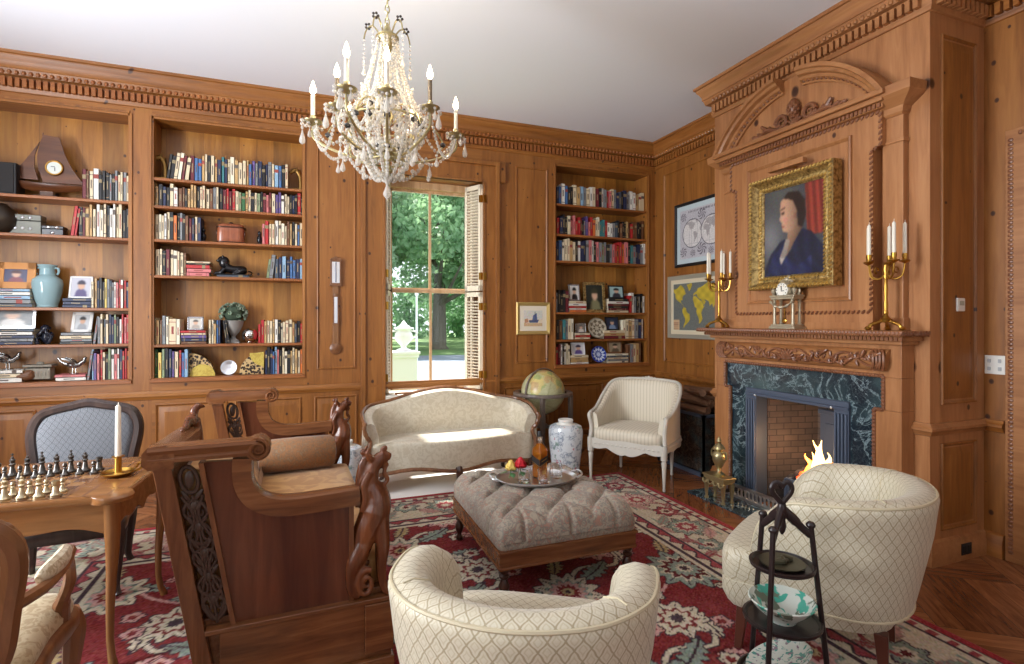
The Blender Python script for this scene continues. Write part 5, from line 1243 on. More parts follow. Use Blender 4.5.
# ---- carved settee with animal arm posts
st = thing('carved_settee', 'heavy carved walnut settee with crouching beast arm posts and gold velvet seat', 'settee', (0, 2.26, 0), R(1.7))
LY = 1.66
def sx(z): return -.36 - .171 * z            # slanted back edge
arm_top = [(-.196, .962), (-.198, .915), (-.192, .872), (-.168, .828), (-.115, .800), (-.04, .792), (.06, .794), (.20, .80)]
arm_top = crom(arm_top, 4)
def side(y0, s):          # y0 outer face, s direction towards the inside
    t = .065
    f0 = lambda o: (lambda x, z: (x, y0 + s * o, z))
    b = MB(); b.prism([(sx(0), 0), (sx(.97), .97), (sx(.97) + .06, .97), (sx(0) + .06, 0)], f0(0), f0(t)); b.build('back_post', M['walnut'], st, bevel=.004, smooth=30)
    b = MB(); poly = [(sx(.33) + .155, .335), (sx(.96) + .155, .96)] + [(x, z - .01) for x, z in arm_top if x < .15] + [(.165, .785), (.165, .335)]
    b.prism(poly, f0(.02), f0(.05)); b.build('arm_panel', M['burl'], st, smooth=30)
    b = MB(); b.prism([(sx(.33) + .145, .335), (sx(.96) + .145, .96), (sx(.96) + .162, .96), (sx(.33) + .162, .335)], f0(.005), f0(t)); b.build('panel_stile', M['walnut'], st, smooth=30); b = MB(); b.prism([(.158, .335), (.158, .77), (.178, .77), (.178, .335)], f0(.005), f0(t)); b.build('panel_stile', M['walnut'], st, smooth=30)
    n = len(arm_top); rings = []
    for i, (x, z) in enumerate(arm_top):
        a, c = arm_top[max(i - 1, 0)], arm_top[min(i + 1, n - 1)]; dx, dz = c[0] - a[0], c[1] - a[1]; l = math.hypot(dx, dz); nx, nz = -dz / l, dx / l
        if nz < 0 and abs(nz) > .5: nx, nz = -nx, -nz
        w = .07
        rings.append([(x - nx * w, y0 + s * .0, z - nz * w), (x - nx * .004, y0 - s * .004, z - nz * .004), (x, y0 + s * .012, z), (x + nx * .004, y0 + s * .035, z + nz * .004), (x, y0 + s * (t + .003), z), (x - nx * w, y0 + s * (t + .005), z - nz * w)])
    b = MB(); b.loft(rings); b.build('arm_rail', M['walnut_x'], st, smooth=35)
    b = MB(); b.strip([(-.008, 0), (-.012, .014), (-.004, .022), (-.012, .036), (-.018, .046), (-.014, .058), (.03, .064), (.075, .058), (.08, .046), (.075, 0)], [((x, y0, .975), (0, s, 0), (0, 0, 1)) for x in (-.535, -.185)]); b.build('top_rail', M['walnut_x'], st, smooth=35)
    b = MB(); c = (-.178, .997); sp = [(c[0] + .040 * (1 - q / 30) * math.cos(PI / 2 - q * .5), c[1] + .040 * (1 - q / 30) * math.sin(PI / 2 - q * .5)) for q in range(26)]
    for yy in (y0 - s * .012, y0 + s * .08): b.tube([(x, yy, z) for x, z in sp], [.009 * (1 - q / 40) for q in range(26)], 6)
    b.at((c[0], y0 - s * .006, c[1]), rx=R(-90) * s); b.lathe([(.045, 0), (.045, .085), (0, .085)], 20); b.at(); b.build('scroll', M['walnut_x'], st)
    # pierced scrollwork strip between post and panel
    b = MB(); y = y0 + s * .02
    q = lambda u, z: (sx(z) + .062 + .083 * u, y, z)
    b.tube([q(.5 + .34 * math.cos(a), .90 + .05 * math.sin(a)) for a in np.linspace(0, 2 * PI, 17)[:-1]], .008, 6, loop=True)
    b.at(q(.5, .90)); b.ell((0, 0, 0), (.016, .006, .034), 8, 6); b.at()
    for m_ in (-1, 1):
        for z0, dd in ((.78, 1), (.70, -1), (.60, 1), (.50, -1), (.42, 1)):
            b.tube([q(.5 + m_ * (.24 + .22 * (1 - k / 15) * math.cos(k * .55)), z0 + dd * .038 * (1 - k / 15) * math.sin(k * .55)) for k in range(14)], [.0085 * (1 - k / 22) for k in range(14)], 6)
            b.tube([q(.5 + m_ * .46 * math.sin(k / 8 * PI), z0 - .05 + .012 * k) for k in range(9)], .006, 6)
        b.tube(crom([q(.5, .36), q(.5 + m_ * .42, .44), q(.5 + m_ * .1, .56), q(.5 + m_ * .45, .66), q(.5 + m_ * .1, .76), q(.5 + m_ * .42, .84)], 6), .007, 6)
        for z0 in (.84, .745, .655, .55, .46, .38): 
            p = q(.5 + m_ * .25, z0); b.at(p, ry=R(35 * m_)); b.ell((0, 0, 0), (.009, .006, .026), 7, 5); b.at()
    b.tube([q(.5, .35), q(.5, .84)], .006, 6)
    for z0 in (.80, .72, .62, .53, .44): b.ell(q(.5, z0), (.016, .008, .022), 8, 6)
    b.build('pierced_carving', M['fret'], st)
    b = MB(); b.box(-.357, .335, y0 - s * .012, y0 + s * .09, .318, .337); b.box(-.31, .33, y0 + s * .004, y0 + s * .08, .088, .318); b.box(.22, .337, y0 - s * .015, y0 + s * .095, .115, .316); b.box(-.30, .34, y0 - s * .018, y0 + s * .1, 0, .088)
    b.build('base_block', M['walnut_x'], st, bevel=.004, smooth=30)
    # beast post: arched neck, deep chest, forelegs, coiled tail
    b = MB(); y = y0 + s * .04; ox, oz = .262, .337
    T = lambda pts, r, fl=1.0: b.tube([(ox + p[0], y + (p[2] if len(p) > 2 else 0), oz + p[1]) for p in crom(pts, 4)], np.interp(np.linspace(0, 1, (len(pts) - 1) * 4 + 1), np.linspace(0, 1, len(r)), r), 10, flat=fl)
    T([(-.075, .10, 0), (-.055, .19, 0), (-.03, .27, 0), (.008, .35, 0), (.012, .41, 0), (-.012, .47, 0), (-.005, .53, 0), (.02, .565, 0)], [.034, .044, .056, .066, .056, .036, .032, .032])
    T([(.02, .565, 0), (.05, .575, 0), (.072, .57, 0)], [.03, .022, .014]); T([(.015, .545, 0), (.045, .54, 0), (.062, .533, 0)], [.02, .013, .009])
    for m_ in (-1, 1):
        T([(.03, .32, m_ * .02), (.036, .20, m_ * .026), (.03, .12, m_ * .024), (.034, .05, m_ * .024), (.05, .016, m_ * .024), (.066, .012, m_ * .024)], [.034, .028, .02, .017, .02, .014])
        for k in (-1, 0, 1): T([(.055, .02, m_ * .024 + k * .009), (.076, .009, m_ * .024 + k * .011)], [.009, .007])
        T([(-.045, .22, m_ * .02), (-.082, .15, m_ * .024), (-.096, .09, m_ * .022), (-.09, .03, m_ * .022), (-.06, .01, m_ * .02)], [.036, .034, .022, .018, .016])
        T([(-.01, .57, m_ * .022), (-.03, .60, m_ * .03), (-.02, .62, m_ * .026)], [.012, .010, .004])
        T([(-.02, .52, m_ * .028), (-.045, .47, m_ * .03), (-.04, .41, m_ * .034), (-.06, .36, m_ * .03)], [.014, .016, .014, .006])
        b.ell((ox + .035, y + m_ * .018, oz + .588), .009, 7, 5)
        b.tube([(ox - .035 + .040 * (1 - q / 24) * math.cos(q * .5 + 1), y + m_ * .036, oz + .062 + .062 * (1 - q / 24) * math.sin(q * .5 + 1)) for q in range(22)], [.0145 * (1 - q / 40) for q in range(22)], 7)
    T([(-.02, .60, 0), (-.045, .55, 0), (-.055, .49, 0), (-.06, .42, 0), (-.07, .37, 0)], [.008, .018, .02, .018, .006])
    T([(.05, .53, 0), (.045, .50, 0), (.06, .475, 0), (.045, .455, 0), (.055, .435, 0)], [.008, .011, .009, .010, .004])
    T([(.03, .60, 0), (.05, .615, 0), (.055, .60, 0)], [.010, .008, .004])
    for k in range(6): b.ell((ox - .04 + .003 * k, y, oz + .60 - .035 * k), (.018, .012, .016), 7, 5)
    b.build('beast_post', M['carved'], st, remesh=.0055)
side(0, 1); side(LY, -1)
HB = lambda y: .66 + .29 / (1 + math.exp((y - .72) / .035))            # the back is high at the near end and scooped low beyond the carved bird
ysb = list(np.linspace(.06, .60, 6)) + list(np.linspace(.64, 1.0, 13)) + list(np.linspace(1.1, LY - .06, 5))
b = MB(); b.loft([[(sx(.1) + .012, y, .10), (sx(HB(y)) + .012, y, HB(y)), (sx(HB(y)) + .045, y, HB(y)), (sx(.1) + .045, y, .10)] for y in ysb]); b.build('back_panel', M['walnut_y'], st, smooth=30)
b = MB(); b.strip([(0, 0), (-.02, .02), (-.018, .06), (-.0, .082), (.05, .086), (.085, .07), (.08, .0)], [((-.535, yy, zz), (1, 0, 0), (0, 0, 1)) for yy, zz in ((-.01, .953), (.60, .915))]); b.strip([(0, 0), (-.02, .02), (-.018, .06), (-.0, .082), (.05, .086), (.085, .07), (.08, .0)], [((-.535, yy, .958), (1, 0, 0), (0, 0, 1)) for yy in (LY - .075, LY + .01)])
b.tube([(sx(HB(y)) + .03, y, HB(y) + .008) for y in ysb], .026, 8); b.build('back_rail', M['walnut_y'], st, smooth=35)
b = MB(); BYc = .62
b.ell((-.49, BYc, 1.055), (.03, .06, .028), 10, 7); b.tube(crom([(-.49, BYc + .03, 1.05), (-.485, BYc + .05, 1.095), (-.47, BYc + .055, 1.11), (-.44, BYc + .055, 1.105)], 4), [.02] * 5 + [.018] * 4 + [.014, .010, .006, .004], 8)
b.tube(crom([(-.49, BYc - .03, 1.05), (-.49, BYc - .10, 1.065), (-.49, BYc - .16, 1.05), (-.49, BYc - .24, 1.048)], 5), [.02] * 5 + [.016] * 6 + [.01] * 5, 7); b.tube([(-.49, BYc + .05, 1.05), (-.48, BYc + .06, .99), (-.47, BYc + .09, .92)], [.03, .028, .02], 8)
b.build('bird_crest', M['carved'], st, remesh=.006, loc=(0, 0, -.03))
b = MB(); b.box(sx(.2), .30, .04, LY - .04, .10, .36); b.build('front_rail', M['walnut_y'], st, bevel=.004)
rr = lambda x0, x1, y0, y1, r: [(x1 - r + r * math.cos(a), y1 - r + r * math.sin(a)) for a in np.linspace(0, PI / 2, 6)] + [(x0 + r - r * math.sin(a), y1 - r + r * math.cos(a)) for a in np.linspace(0, PI / 2, 6)] + [(x0 + r - r * math.cos(a), y0 + r - r * math.sin(a)) for a in np.linspace(0, PI / 2, 6)] + [(x1 - r + r * math.sin(a), y0 + r - r * math.cos(a)) for a in np.linspace(0, PI / 2, 6)]
b = MB(); cushion(b, rr(-.38, .31, .07, LY - .07, .05), [(.36, .99), (.38, 1), (.45, 1.0), (.49, .985), (.512, .95), (.525, .85), (.53, .4), (.53, .05)]); b.build('seat_cushion', M['goldfab'], st, smooth=60)
b = MB(); rg = []
for yy in [.075, .09] + ysb[1:-1] + [LY - .09, LY - .075]:
    e = .0 if .08 < yy < LY - .08 else .035; h = HB(yy) + .0
    rg.append([(sx(.5) + .05, yy, .5), (sx(h - .06) + .05, yy, h - .06 - e), (sx(h) + .10 - e * .4, yy, h - .02 - e), (sx(h) + .19 - e, yy, h - .05 - e), (sx(h - .12) + .235 - e, yy, h - .13), (sx(.6) + .235 - e, yy, .60), (sx(.5) + .2 - e, yy, .5)])
b.loft(rg); b.build('back_cushion', M['goldfab'], st, smooth=60)
b = MB(); b.tube([(x, 0, .0) for x in (-.235, -.225, -.20, 0, .20, .225, .235)], [.03, .085, .103, .107, .103, .085, .03], 20); 
tag(b.build('bolster_cushion', M['bolster'], loc=(-.06, 3.70, .632), rz=R(4)), 'round tapestry bolster cushion lying at the far end of the carved settee', 'cushion')

# ---- tufted ottoman
ot = thing('ottoman', 'large tufted ottoman in faded tapestry on a dark wooden frame with turned legs', 'ottoman', (1.345, 3.06, 0))
hx, hy = .415, .475; N = 96
ss = np.sin(np.linspace(-PI / 2, PI / 2, N + 1)) * .35 + np.linspace(-1, 1, N + 1) * .65
X_, Y_ = np.meshgrid(ss * hx * 1.01, ss * hy * 1.01, indexing='ij')
ax, ay = np.abs(X_ / (hx * 1.012)), np.abs(Y_ / (hy * 1.012))
Hh = .195 * np.clip(1 - ax ** 13, 0, 1) ** .36 * np.clip(1 - ay ** 13, 0, 1) ** .36
pa, pb = .277, .30
U_, V_ = X_ / pa, Y_ / pb
l1 = np.abs(((U_ + V_) % 1) - .5); l2 = np.abs(((U_ - V_) % 1) - .5)       # creases where value is 0 -> shift so buttons sit on the lattice
l1 = .5 - l1; l2 = .5 - l2
inner = np.clip((1 - np.maximum(ax, ay)) * 4.5, 0, 1)
cre = .042 * np.exp(-(l1 / .085)) + .042 * np.exp(-(l2 / .085))
dist = np.hypot(l1, l2); but = .03 * np.exp(-(dist / .13) ** 2)
Hh = Hh - (cre + but) * inner
edge = (1 - inner); pleat = np.exp(-((((X_ / pa + .5) % 1) - .5) / .035) ** 2) * (ay > ax * .0) * np.clip((ay - .72) * 6, 0, 1) + np.exp(-((((Y_ / pb + .5) % 1) - .5) / .035) ** 2) * np.clip((ax - .72) * 6, 0, 1)
# pleats run down the sides from the outermost buttons
sc = 1 - .04 * np.clip(pleat, 0, 1)
fac = (1 + .03 * np.sin(np.clip(Hh / .19, 0, 1) * PI)) * (1 - .012 * np.clip(1 - Hh / .03, 0, 1)) * (1 - .035 * (ax * ay) ** 6)
v = [(float(X_[i, j] * sc[i, j] * fac[i, j]), float(Y_[i, j] * sc[i, j] * fac[i, j]), float(.278 + max(Hh[i, j], 0) * 1.03 - .012 * min(1, pleat[i, j]))) for i in range(N + 1) for j in range(N + 1)]
f = [(i * (N + 1) + j, (i + 1) * (N + 1) + j, (i + 1) * (N + 1) + j + 1, i * (N + 1) + j + 1) for i in range(N) for j in range(N)]
b = MB(); b.add(v, f); b.build('tufted_top', M['ottofab'], ot, smooth=180)
b = MB(); qq = [(x * (hx - .003), y * (hy - .003)) for x, y in ((1, .93), (.98, .98), (.93, 1), (-.93, 1), (-.98, .98), (-1, .93), (-1, -.93), (-.98, -.98), (-.93, -1), (.93, -1), (.98, -.98), (1, -.93))]; cushion(b, qq, [(.285, .992), (.292, 1.006), (.305, 1.012), (.33, 1.004), (.34, .97)]); b.build('cushion_welt', M['ottofab'], ot, smooth=60)
b = MB()
for i in range(-3, 4):
    for j in range(-4, 5):
        x, y = i * pa / 2, j * pb / 2
        if (i + j) % 2 == 1 and abs(x) < hx - .1 and abs(y) < hy - .1: b.ell((x, y, .412), (.014, .014, .008), 8, 5)
M['otdark'] = M['walnut_x']
b.build('button', plain('button_cloth', (140, 122, 100), .7), ot)['kind'] = 'stuff'
b = MB()
for s in (-1, 1): b.box(-hx, hx, s * (hy - .03), s * hy, .19, .275); b.box(s * (hx - .03), s * hx, -hy + .03, hy - .03, .19, .275)
b.box(-hx, hx, -hy, hy, .268, .292)
for s in (-1, 1): b.box(-hx - .008, hx + .008, s * hy - .01, s * hy + .01, .272, .288); b.box(s * hx - .01, s * hx + .01, -hy - .008, hy + .008, .272, .288); b.box(-hx, hx, s * hy - .006, s * hy + .006, .19, .205); b.box(s * hx - .006, s * hx + .006, -hy, hy, .19, .205)
b.build('frame', M['walnut_x'], ot, bevel=.003, smooth=30)
for x in (-1, 1):
    for y in (-1, 1):
        b = MB(); b.lathe([(.014, 0), (.022, .008), (.024, .02), (.016, .034), (.014, .045), (.026, .07), (.03, .095), (.02, .12), (.016, .13), (.027, .142), (.027, .152), (.018, .16), (.03, .18), (.03, .20)], 14, (x * (hx - .035), y * (hy - .035), 0)); b.box(x * (hx - .035) - .03, x * (hx - .035) + .03, y * (hy - .035) - .03, y * (hy - .035) + .03, .186, .266); b.build('leg', M['darkwood'], ot)
# tray with bottle, tumblers and roses
tx, ty, tz = 1.36, 3.10, .479
tr = thing('serving_tray', 'oval silver tray on the ottoman carrying the whisky bottle and glasses', 'tray', (tx, ty, tz), R(-12))
b = MB(); prf = [(.0, 0), (.225, 0), (.24, .004), (.258, .016), (.264, .022), (.258, .024), (.24, .010), (.225, .006), (0, .006)]
b.lathe(prf, 40, (0, 0, 0), .74); b.build('oval_tray', M['silver'], tr)
for s in (-1, 1):
    b = MB(); b.tube(crom([(s * .25, -.07, .022), (s * .285, -.05, .032), (s * .295, 0, .036), (s * .285, .05, .032), (s * .25, .07, .022)], 5), .007, 7); b.build('tray_handle', M['silver'], tr)
def amber():
    t = NT('whisky'); t.color(srgb((240, 150, 40))); t.set(Roughness=.05, Transmission_Weight=.6, IOR=1.33); return t.mat
bo = thing('whisky_bottle', 'square-shouldered bottle of amber whisky standing on the silver tray', 'bottle', (tx + .035, ty + .02, tz + .006), R(20))
b = MB(); sq = lambda h, z: [(x * h, y * h, z) for x, y in rr(-1, 1, -1, 1, .35)]
b.loft([sq(.036, 0), sq(.038, .006), sq(.038, .17), sq(.034, .19), sq(.018, .212), sq(.013, .225), sq(.012, .262), sq(.014, .264), sq(.014, .27)]); b.build('bottle_glass', M['glass'], bo, smooth=50)
b = MB(); b.loft([sq(.034, .006), sq(.035, .165), sq(.031, .185), sq(.016, .207), sq(.010, .215)]); b.build('whisky', amber(), bo, smooth=50)
b = MB(); b.lathe([(.0155, .262), (.0155, .292), (.014, .296), (0, .296)], 14); b.build('cap', M['black'], bo)
b = MB(); b.m = 0
for s in (-1, 1):
    b.add([(-.0375, s * .0386, .075), (.0375, s * .0386, .10), (.0375, s * .0386, .145), (-.0375, s * .0386, .12)], [(0, 1, 2, 3)]); b.add([(s * .0386, -.0375, .075), (s * .0386, .0375, .10), (s * .0386, .0375, .145), (s * .0386, -.0375, .12)], [(0, 1, 2, 3)])
b.m = 1
for s in (-1, 1):
    b.add([(-.0375, s * .0389, .078), (.0375, s * .0389, .103), (.0375, s * .0389, .106), (-.0375, s * .0389, .081)], [(0, 1, 2, 3)]); b.add([(-.022, s * .0389, .106), (.022, s * .0389, .121), (.022, s * .0389, .125), (-.022, s * .0389, .110)], [(0, 1, 2, 3)]); b.add([(s * .0389, -.0375, .078), (s * .0389, .0375, .103), (s * .0389, .0375, .106), (s * .0389, -.0375, .081)], [(0, 1, 2, 3)])
    b.add([(-.016, s * .0388, .03), (.016, s * .0388, .03), (.016, s * .0388, .055), (-.016, s * .0388, .055)], [(0, 1, 2, 3)])
b.build('label', [M['black'], plain('gold_foil', (200, 160, 80), .3, .8)], bo, smooth=0)
for i, (dx, dy, lb_) in enumerate(((-.10, -.045, 'cut-glass tumbler at the left of the silver tray, below the roses'), (.01, -.10, 'cut-glass tumbler at the front edge of the silver tray'), (.125, -.03, 'cut-glass tumbler at the right of the silver tray, beside the bottle'))):
    g = MB(); g.lathe([(0, 0), (.036, 0), (.038, .006), (.041, .085), (.038, .085), (.035, .014), (0, .012)], 12); tag(g.build('tumbler', M['glass'], loc=(tx + dx, ty + dy, tz + .007), smooth=20), lb_, 'glass', 'tumblers on the tray')
def rose(x, y, z, mat, lab, r=.036):
    t = thing('rose', lab, 'flower', (x, y, z), group='roses on the tray')
    b = MB(); rs = random.Random(int(x * 1000))
    for lay, (n, rad, h, tilt) in enumerate(((3, .3, 1.0, 5), (4, .55, .95, 18), (5, .8, .8, 38), (6, 1.0, .6, 58))):
        for k in range(n):
            a = k * 2 * PI / n + lay * .7; b.at((0, 0, r * .2), rz=a); w = r * (.55 + .12 * lay); q = R(tilt)
            g = []
            for i in range(5):
                for j in range(5):
                    u = (j / 4 - .5) * 2; vv = i / 4; ww = w * math.sin(PI * (.18 + .72 * vv)) * u
                    g.append((r * .12 + r * .75 * vv * math.sin(q) + r * .3 * rad * math.sin(PI * vv) - .25 * abs(u) ** 2 * r * rad, ww, r * 1.5 * h * vv * math.cos(q * .8)))
            b.add(g, [(i * 5 + j, i * 5 + j + 1, (i + 1) * 5 + j + 1, (i + 1) * 5 + j) for i in range(4) for j in range(4)])
    b.at(); b.build('petals', mat, t)
    b = MB(); b.tube(crom([(0, 0, r * .25), (-.01, -.02, -.01), (-.03, -.05, -.026)], 4), .003, 6)
    for k in range(3):
        a = k * 2.1 + .4; c = (.02 * math.cos(a), .02 * math.sin(a), -.005); b.at(c, rz=a, ry=R(20)); b.grid(lambda u, v: (.055 * u, .032 * (v - .5) * math.sin(PI * u ** .8) * 1.2, .006 * math.sin(PI * u) - .004 * abs(v - .5)), 6, 4)
    b.at(); b.build('leaves_and_stem', plain('leaf_green', (74, 118, 72), .5), t)
rose(tx - .09, ty + .045, tz + .062, plain('rose_red', (196, 24, 40), .5), 'red rose lying on the silver tray', .046)
rose(tx - .15, ty + .06, tz + .052, plain('rose_yellow', (236, 206, 110), .5), 'yellow rose lying on the silver tray left of the red one', .042)

# ---- porcelain garden stools
def porcelain(seed):
    t = NT('painted_porcelain_%d' % seed); v = t.coords('Object', (1, 1, 1)); n = t.noise(v, 8 + seed, 5, .6, 1.5); n2 = t.noise(v, 13 + seed, 3, .5, 1)
    c = t.ramp(n, [(.52, srgb((216, 222, 226))), (.57, srgb((120, 136, 156))), (.60, srgb((206, 214, 220)))])
    c = t.mix(t.ramp(n2, [(.66, (0, 0, 0, 1)), (.69, (1, 1, 1, 1))]), c, srgb((196, 116, 130))); c = t.mix(t.ramp(t.noise(v, 11, 2), [(.64, (0, 0, 0, 1)), (.69, (.8, .8, .8, 1))]), c, srgb((110, 140, 128)))
    t.color(c); t.set(Roughness=.15); return t.mat
def stool(loc, seed, label, rz):
    t = thing('garden_stool', label, 'garden stool', loc, rz, 'porcelain garden stools')
    b = MB(); pr = [(.125, 0), (.13, .012), (.124, .022), (.128, .05), (.142, .16), (.156, .28), (.164, .39), (.165, .45), (.152, .49), (.115, .508)]
    b.lathe(pr, 6 * 6); b.build('body', porcelain(seed), t)
    b = MB(); b.lathe([(.12, .503), (.072, .512), (.066, .525), (.074, .545), (.068, .555), (.05, .552), (0, .545)], 30); b.build('neck', M['white'], t)
    return t
stool((2.32, 4.58, 0), 1, 'tall white porcelain jar stool with painted birds, beside the white armchair', 0)
stool((.29, 4.60, 0), 4, 'white porcelain jar stool half hidden between carved settee and sofa', 1.2).scale = (.86, .86, .92)

# ---- floor globe
def globe_img():
    nx, ny = 130, 66; lon, lat = np.meshgrid(np.linspace(-180, 180, nx), np.linspace(-90, 90, ny)); rs = np.random.RandomState(3)
    im = np.zeros((ny, nx, 3)); im[:] = (186, 184, 142); m = land(lon, lat); im[m] = (204, 186, 118); tint = np.sin(lon * .09) * np.cos(lat * .11); im[m & (tint > .3)] = (190, 160, 110); im[m & (tint < -.4)] = (160, 170, 110)
    im[(np.abs((lon / 20) % 1 - .5) > .48) | (np.abs((lat / 20) % 1 - .5) > .48)] -= 22; return np.clip(im + rs.normal(0, 6, (ny, nx, 1)), 0, 255)
gl = thing('floor_globe', 'antique-toned world globe in a grey wooden floor stand beside the sofa', 'globe', (2.37, 5.22, 0), R(20))
GR, GC = .235, .735
def gfn(A, B):
    lo = A * 2 * PI; la = (B - .5) * PI; x, y, z = GR * np.cos(la) * np.cos(lo), GR * np.cos(la) * np.sin(lo), GR * np.sin(la); q = R(23)
    return x * math.cos(q) + z * math.sin(q), y, GC - x * math.sin(q) + z * math.cos(q)
raster('sphere', globe_img(), gfn, gl, attr_mat('globe_paper', .3))
M['greywood'] = wood('grey_brown_wood', (74, 64, 58), (108, 96, 88), (138, 126, 116), 'Z', 1, .4)
b = MB(); b.tube([((GR + .018) * math.cos(a), 0, GC + (GR + .018) * math.sin(a)) for a in np.linspace(0, 2 * PI, 41)[:-1]], .008, 6, flat=1.6, loop=True); b.build('meridian_ring', M['greywood'], gl)
b = MB(); b.strip([(-.0, -.014), (.055, -.014), (.055, .014), (0, .014)], [((0, 0, GC - .015), (math.cos(a) , math.sin(a), 0), (0, 0, 1)) for a in np.linspace(0, 2 * PI, 41)[:-1]], loop=True) if False else b.loft([[((r) * math.cos(a), r * math.sin(a), GC - .015 + z) for r, z in ((.258, -.016), (.318, -.016), (.322, 0), (.318, .016), (.258, .016))] for a in np.linspace(0, 2 * PI, 41)[:-1]], loop=True); b.build('horizon_ring', M['greywood'], gl)
for k in range(4):
    a = k * PI / 2 + PI / 4; b = MB(); b.taper((.30 * math.cos(a), .30 * math.sin(a), 0), (.03, .03), (.295 * math.cos(a), .295 * math.sin(a), GC - .03), (.044, .044)); b.build('leg', M['greywood'], gl, bevel=.004)
b = MB()
for k in range(2): b.at((0, 0, .36), rz=k * PI / 2 + PI / 4); b.box(-.29, .29, -.014, .014, -.016, .016)
b.at(); b.lathe([(.05, .36), (.05, .385), (.03, .40), (.028, GC - GR - .02)], 14); b.build('stretcher', M['greywood'], gl)

# ---- chess table
tb = thing('chess_table', 'honey-coloured wooden games table with inlaid chess board and cabriole legs', 'table', (-1.36, 3.10, 0), R(-4))
tw, td = .66, .375
b = MB()
o = []
for sx_, sy_ in ((1, 1), (-1, 1), (-1, -1), (1, -1)):
    c = (sx_ * (tw - .055), sy_ * (td - .055)); a0 = math.atan2(sy_, sx_)
    arc = [(c[0] + .075 * math.cos(a0 + q), c[1] + .075 * math.sin(a0 + q)) for q in np.linspace(-1.75, 1.75, 13)]
    o += arc
cushion(b, o, [(.722, .99), (.726, 1.0), (.742, 1.003), (.75, .992), (.752, .97), (.752, .05)]); b.build('tabletop', M['fruitx'], tb, smooth=40)
b = MB(); q = .058; bx, by = .19, -.10
for i in range(8):
    for j in range(8): b.m = (i + j) % 2; b.box(bx + (i - 4) * q, bx + (i - 3) * q, by + (j - 4) * q, by + (j - 3) * q, .7515, .7526)
b.m = 2; s8 = 4 * q
for x0, x1, y0, y1 in ((-s8 - .02, s8 + .02, -s8 - .02, -s8), (-s8 - .02, s8 + .02, s8, s8 + .02), (-s8 - .02, -s8, -s8, s8), (s8, s8 + .02, -s8, s8)): b.box(bx + x0, bx + x1, by + y0, by + y1, .7515, .7524)
for y in (-.335, .30): b.box(-.5, .60, y - .006, y + .006, .7515, .7524)
for x in (-.5, .50, .59): b.box(x - .006, x + .006, -.335, .30, .7515, .7524)
b.build('chess_board', [plain('pale_inlay', (146, 106, 68), .25), plain('dark_inlay', (98, 64, 44), .25), plain('band_inlay', (126, 84, 54), .25)], tb, smooth=0)
b = MB()
ap = lambda w: [(-w, .722), (w, .722), (w, .56)] + [(x, .60 - .022 * math.cos(x / w * PI * 2) + .02 * math.sin(abs(x) / w * PI * 3) - .0) for x in np.linspace(w - .02, -w + .02, 41)] + [(-w, .56)]
for y0, y1 in ((-td + .045, -td + .07), (td - .07, td - .045)): b.prism(ap(tw - .07), lambda x, z: (x, y0, z), lambda x, z: (x, y1, z))
for x0, x1 in ((-tw + .045, -tw + .07), (tw - .07, tw - .045)): b.prism(ap(td - .07), lambda y, z: (x0, y, z), lambda y, z: (x1, y, z))
b.build('apron', M['fruitx'], tb, smooth=30, bevel=.003)
for x in (-1, 1):
    for y in (-1, 1):
        px_, py_ = x * (tw - .065), y * (td - .065); b = MB(); rg = []
        for z, d_, r_ in ((.722, 0, .030), (.60, .004, .028), (.52, .006, .024), (.40, .0, .019), (.25, -.008, .0155), (.12, -.008, .0135), (.05, .0, .014), (.012, .012, .017), (0, .012, .016)):
            rg.append([(px_ + x * d_ + r_ * math.cos(a) * (1.1 if abs(math.cos(a)) > .6 else 1), py_ + y * d_ + r_ * math.sin(a), z) for a in np.linspace(0, 2 * PI, 13)[:-1]])
        b.loft(rg); b.build('leg', M['fruitz'], tb)
# chess pieces
PIECE = {'pawn': [(.016, 0), (.017, .006), (.010, .012), (.006, .026), (.009, .030), (.006, .033), (.009, .040), (.006, .047), (0, .049)],
 'tall': [(.019, 0), (.020, .007), (.012, .014), (.007, .038), (.012, .046), (.008, .050), (.011, .062), (.005, .067), (.006, .072), (0, .077)],
 'rook': [(.018, 0), (.019, .007), (.012, .014), (.009, .036), (.013, .040), (.013, .052), (.008, .052), (.008, .046), (0, .046)]}
CM = {'pale': plain('pale_metal_piece', (190, 174, 142), .28, .85), 'dark': plain('dark_metal_piece', (92, 88, 84), .3, .85)}
CB = Matrix.Translation((-1.36, 3.10, 0)) @ Matrix.Rotation(R(-4), 4, 'Z')
cols = {'pale': [('rook', 'tall', 'tall', 'tall', 'tall', 'tall', 'tall', 'rook'), ['pawn'] * 8], 'dark': [('rook', 'tall', 'tall', 'tall', 'tall', 'tall', 'tall', 'rook'), ['pawn'] * 8]}
proto = {}
for clr, rows in cols.items():
    for rr_, row in enumerate(rows):
        j = (rr_ if clr == 'pale' else 7 - rr_)
        for i, kd in enumerate(row):
            key = (clr, kd, i % 2 if kd == 'tall' else 0)
            if key not in proto:
                b = MB(); b.lathe(PIECE[kd], 12)
                if kd == 'tall' and i % 2: b.ell((0, 0, .082), (.004, .004, .006), 6, 4); b.cbox((0, 0, .083), (.012, .003, .003))
                o = proto[key] = b.build('chess_piece', CM[clr])
            else: o = proto[key].copy(); COL.objects.link(o)
            p = CB @ Vector((bx + (i - 3.5) * q, by + (j - 3.5) * q, .7527)); o.location = p; o.scale = (1.1, 1.1, 1.25)
            where = {('pale', 0): 'nearest row of the board', ('pale', 1): 'second row of the board', ('dark', 1): 'dark pawn row', ('dark', 0): 'farthest row of the board'}[(clr, rr_)]
            tag(o, '%s metal chess %s, %s from the left in the %s' % (clr, {'pawn': 'pawn', 'tall': 'figure', 'rook': 'rook'}[kd], ordn[i], where), 'chess piece', 'chess pieces on the games table')
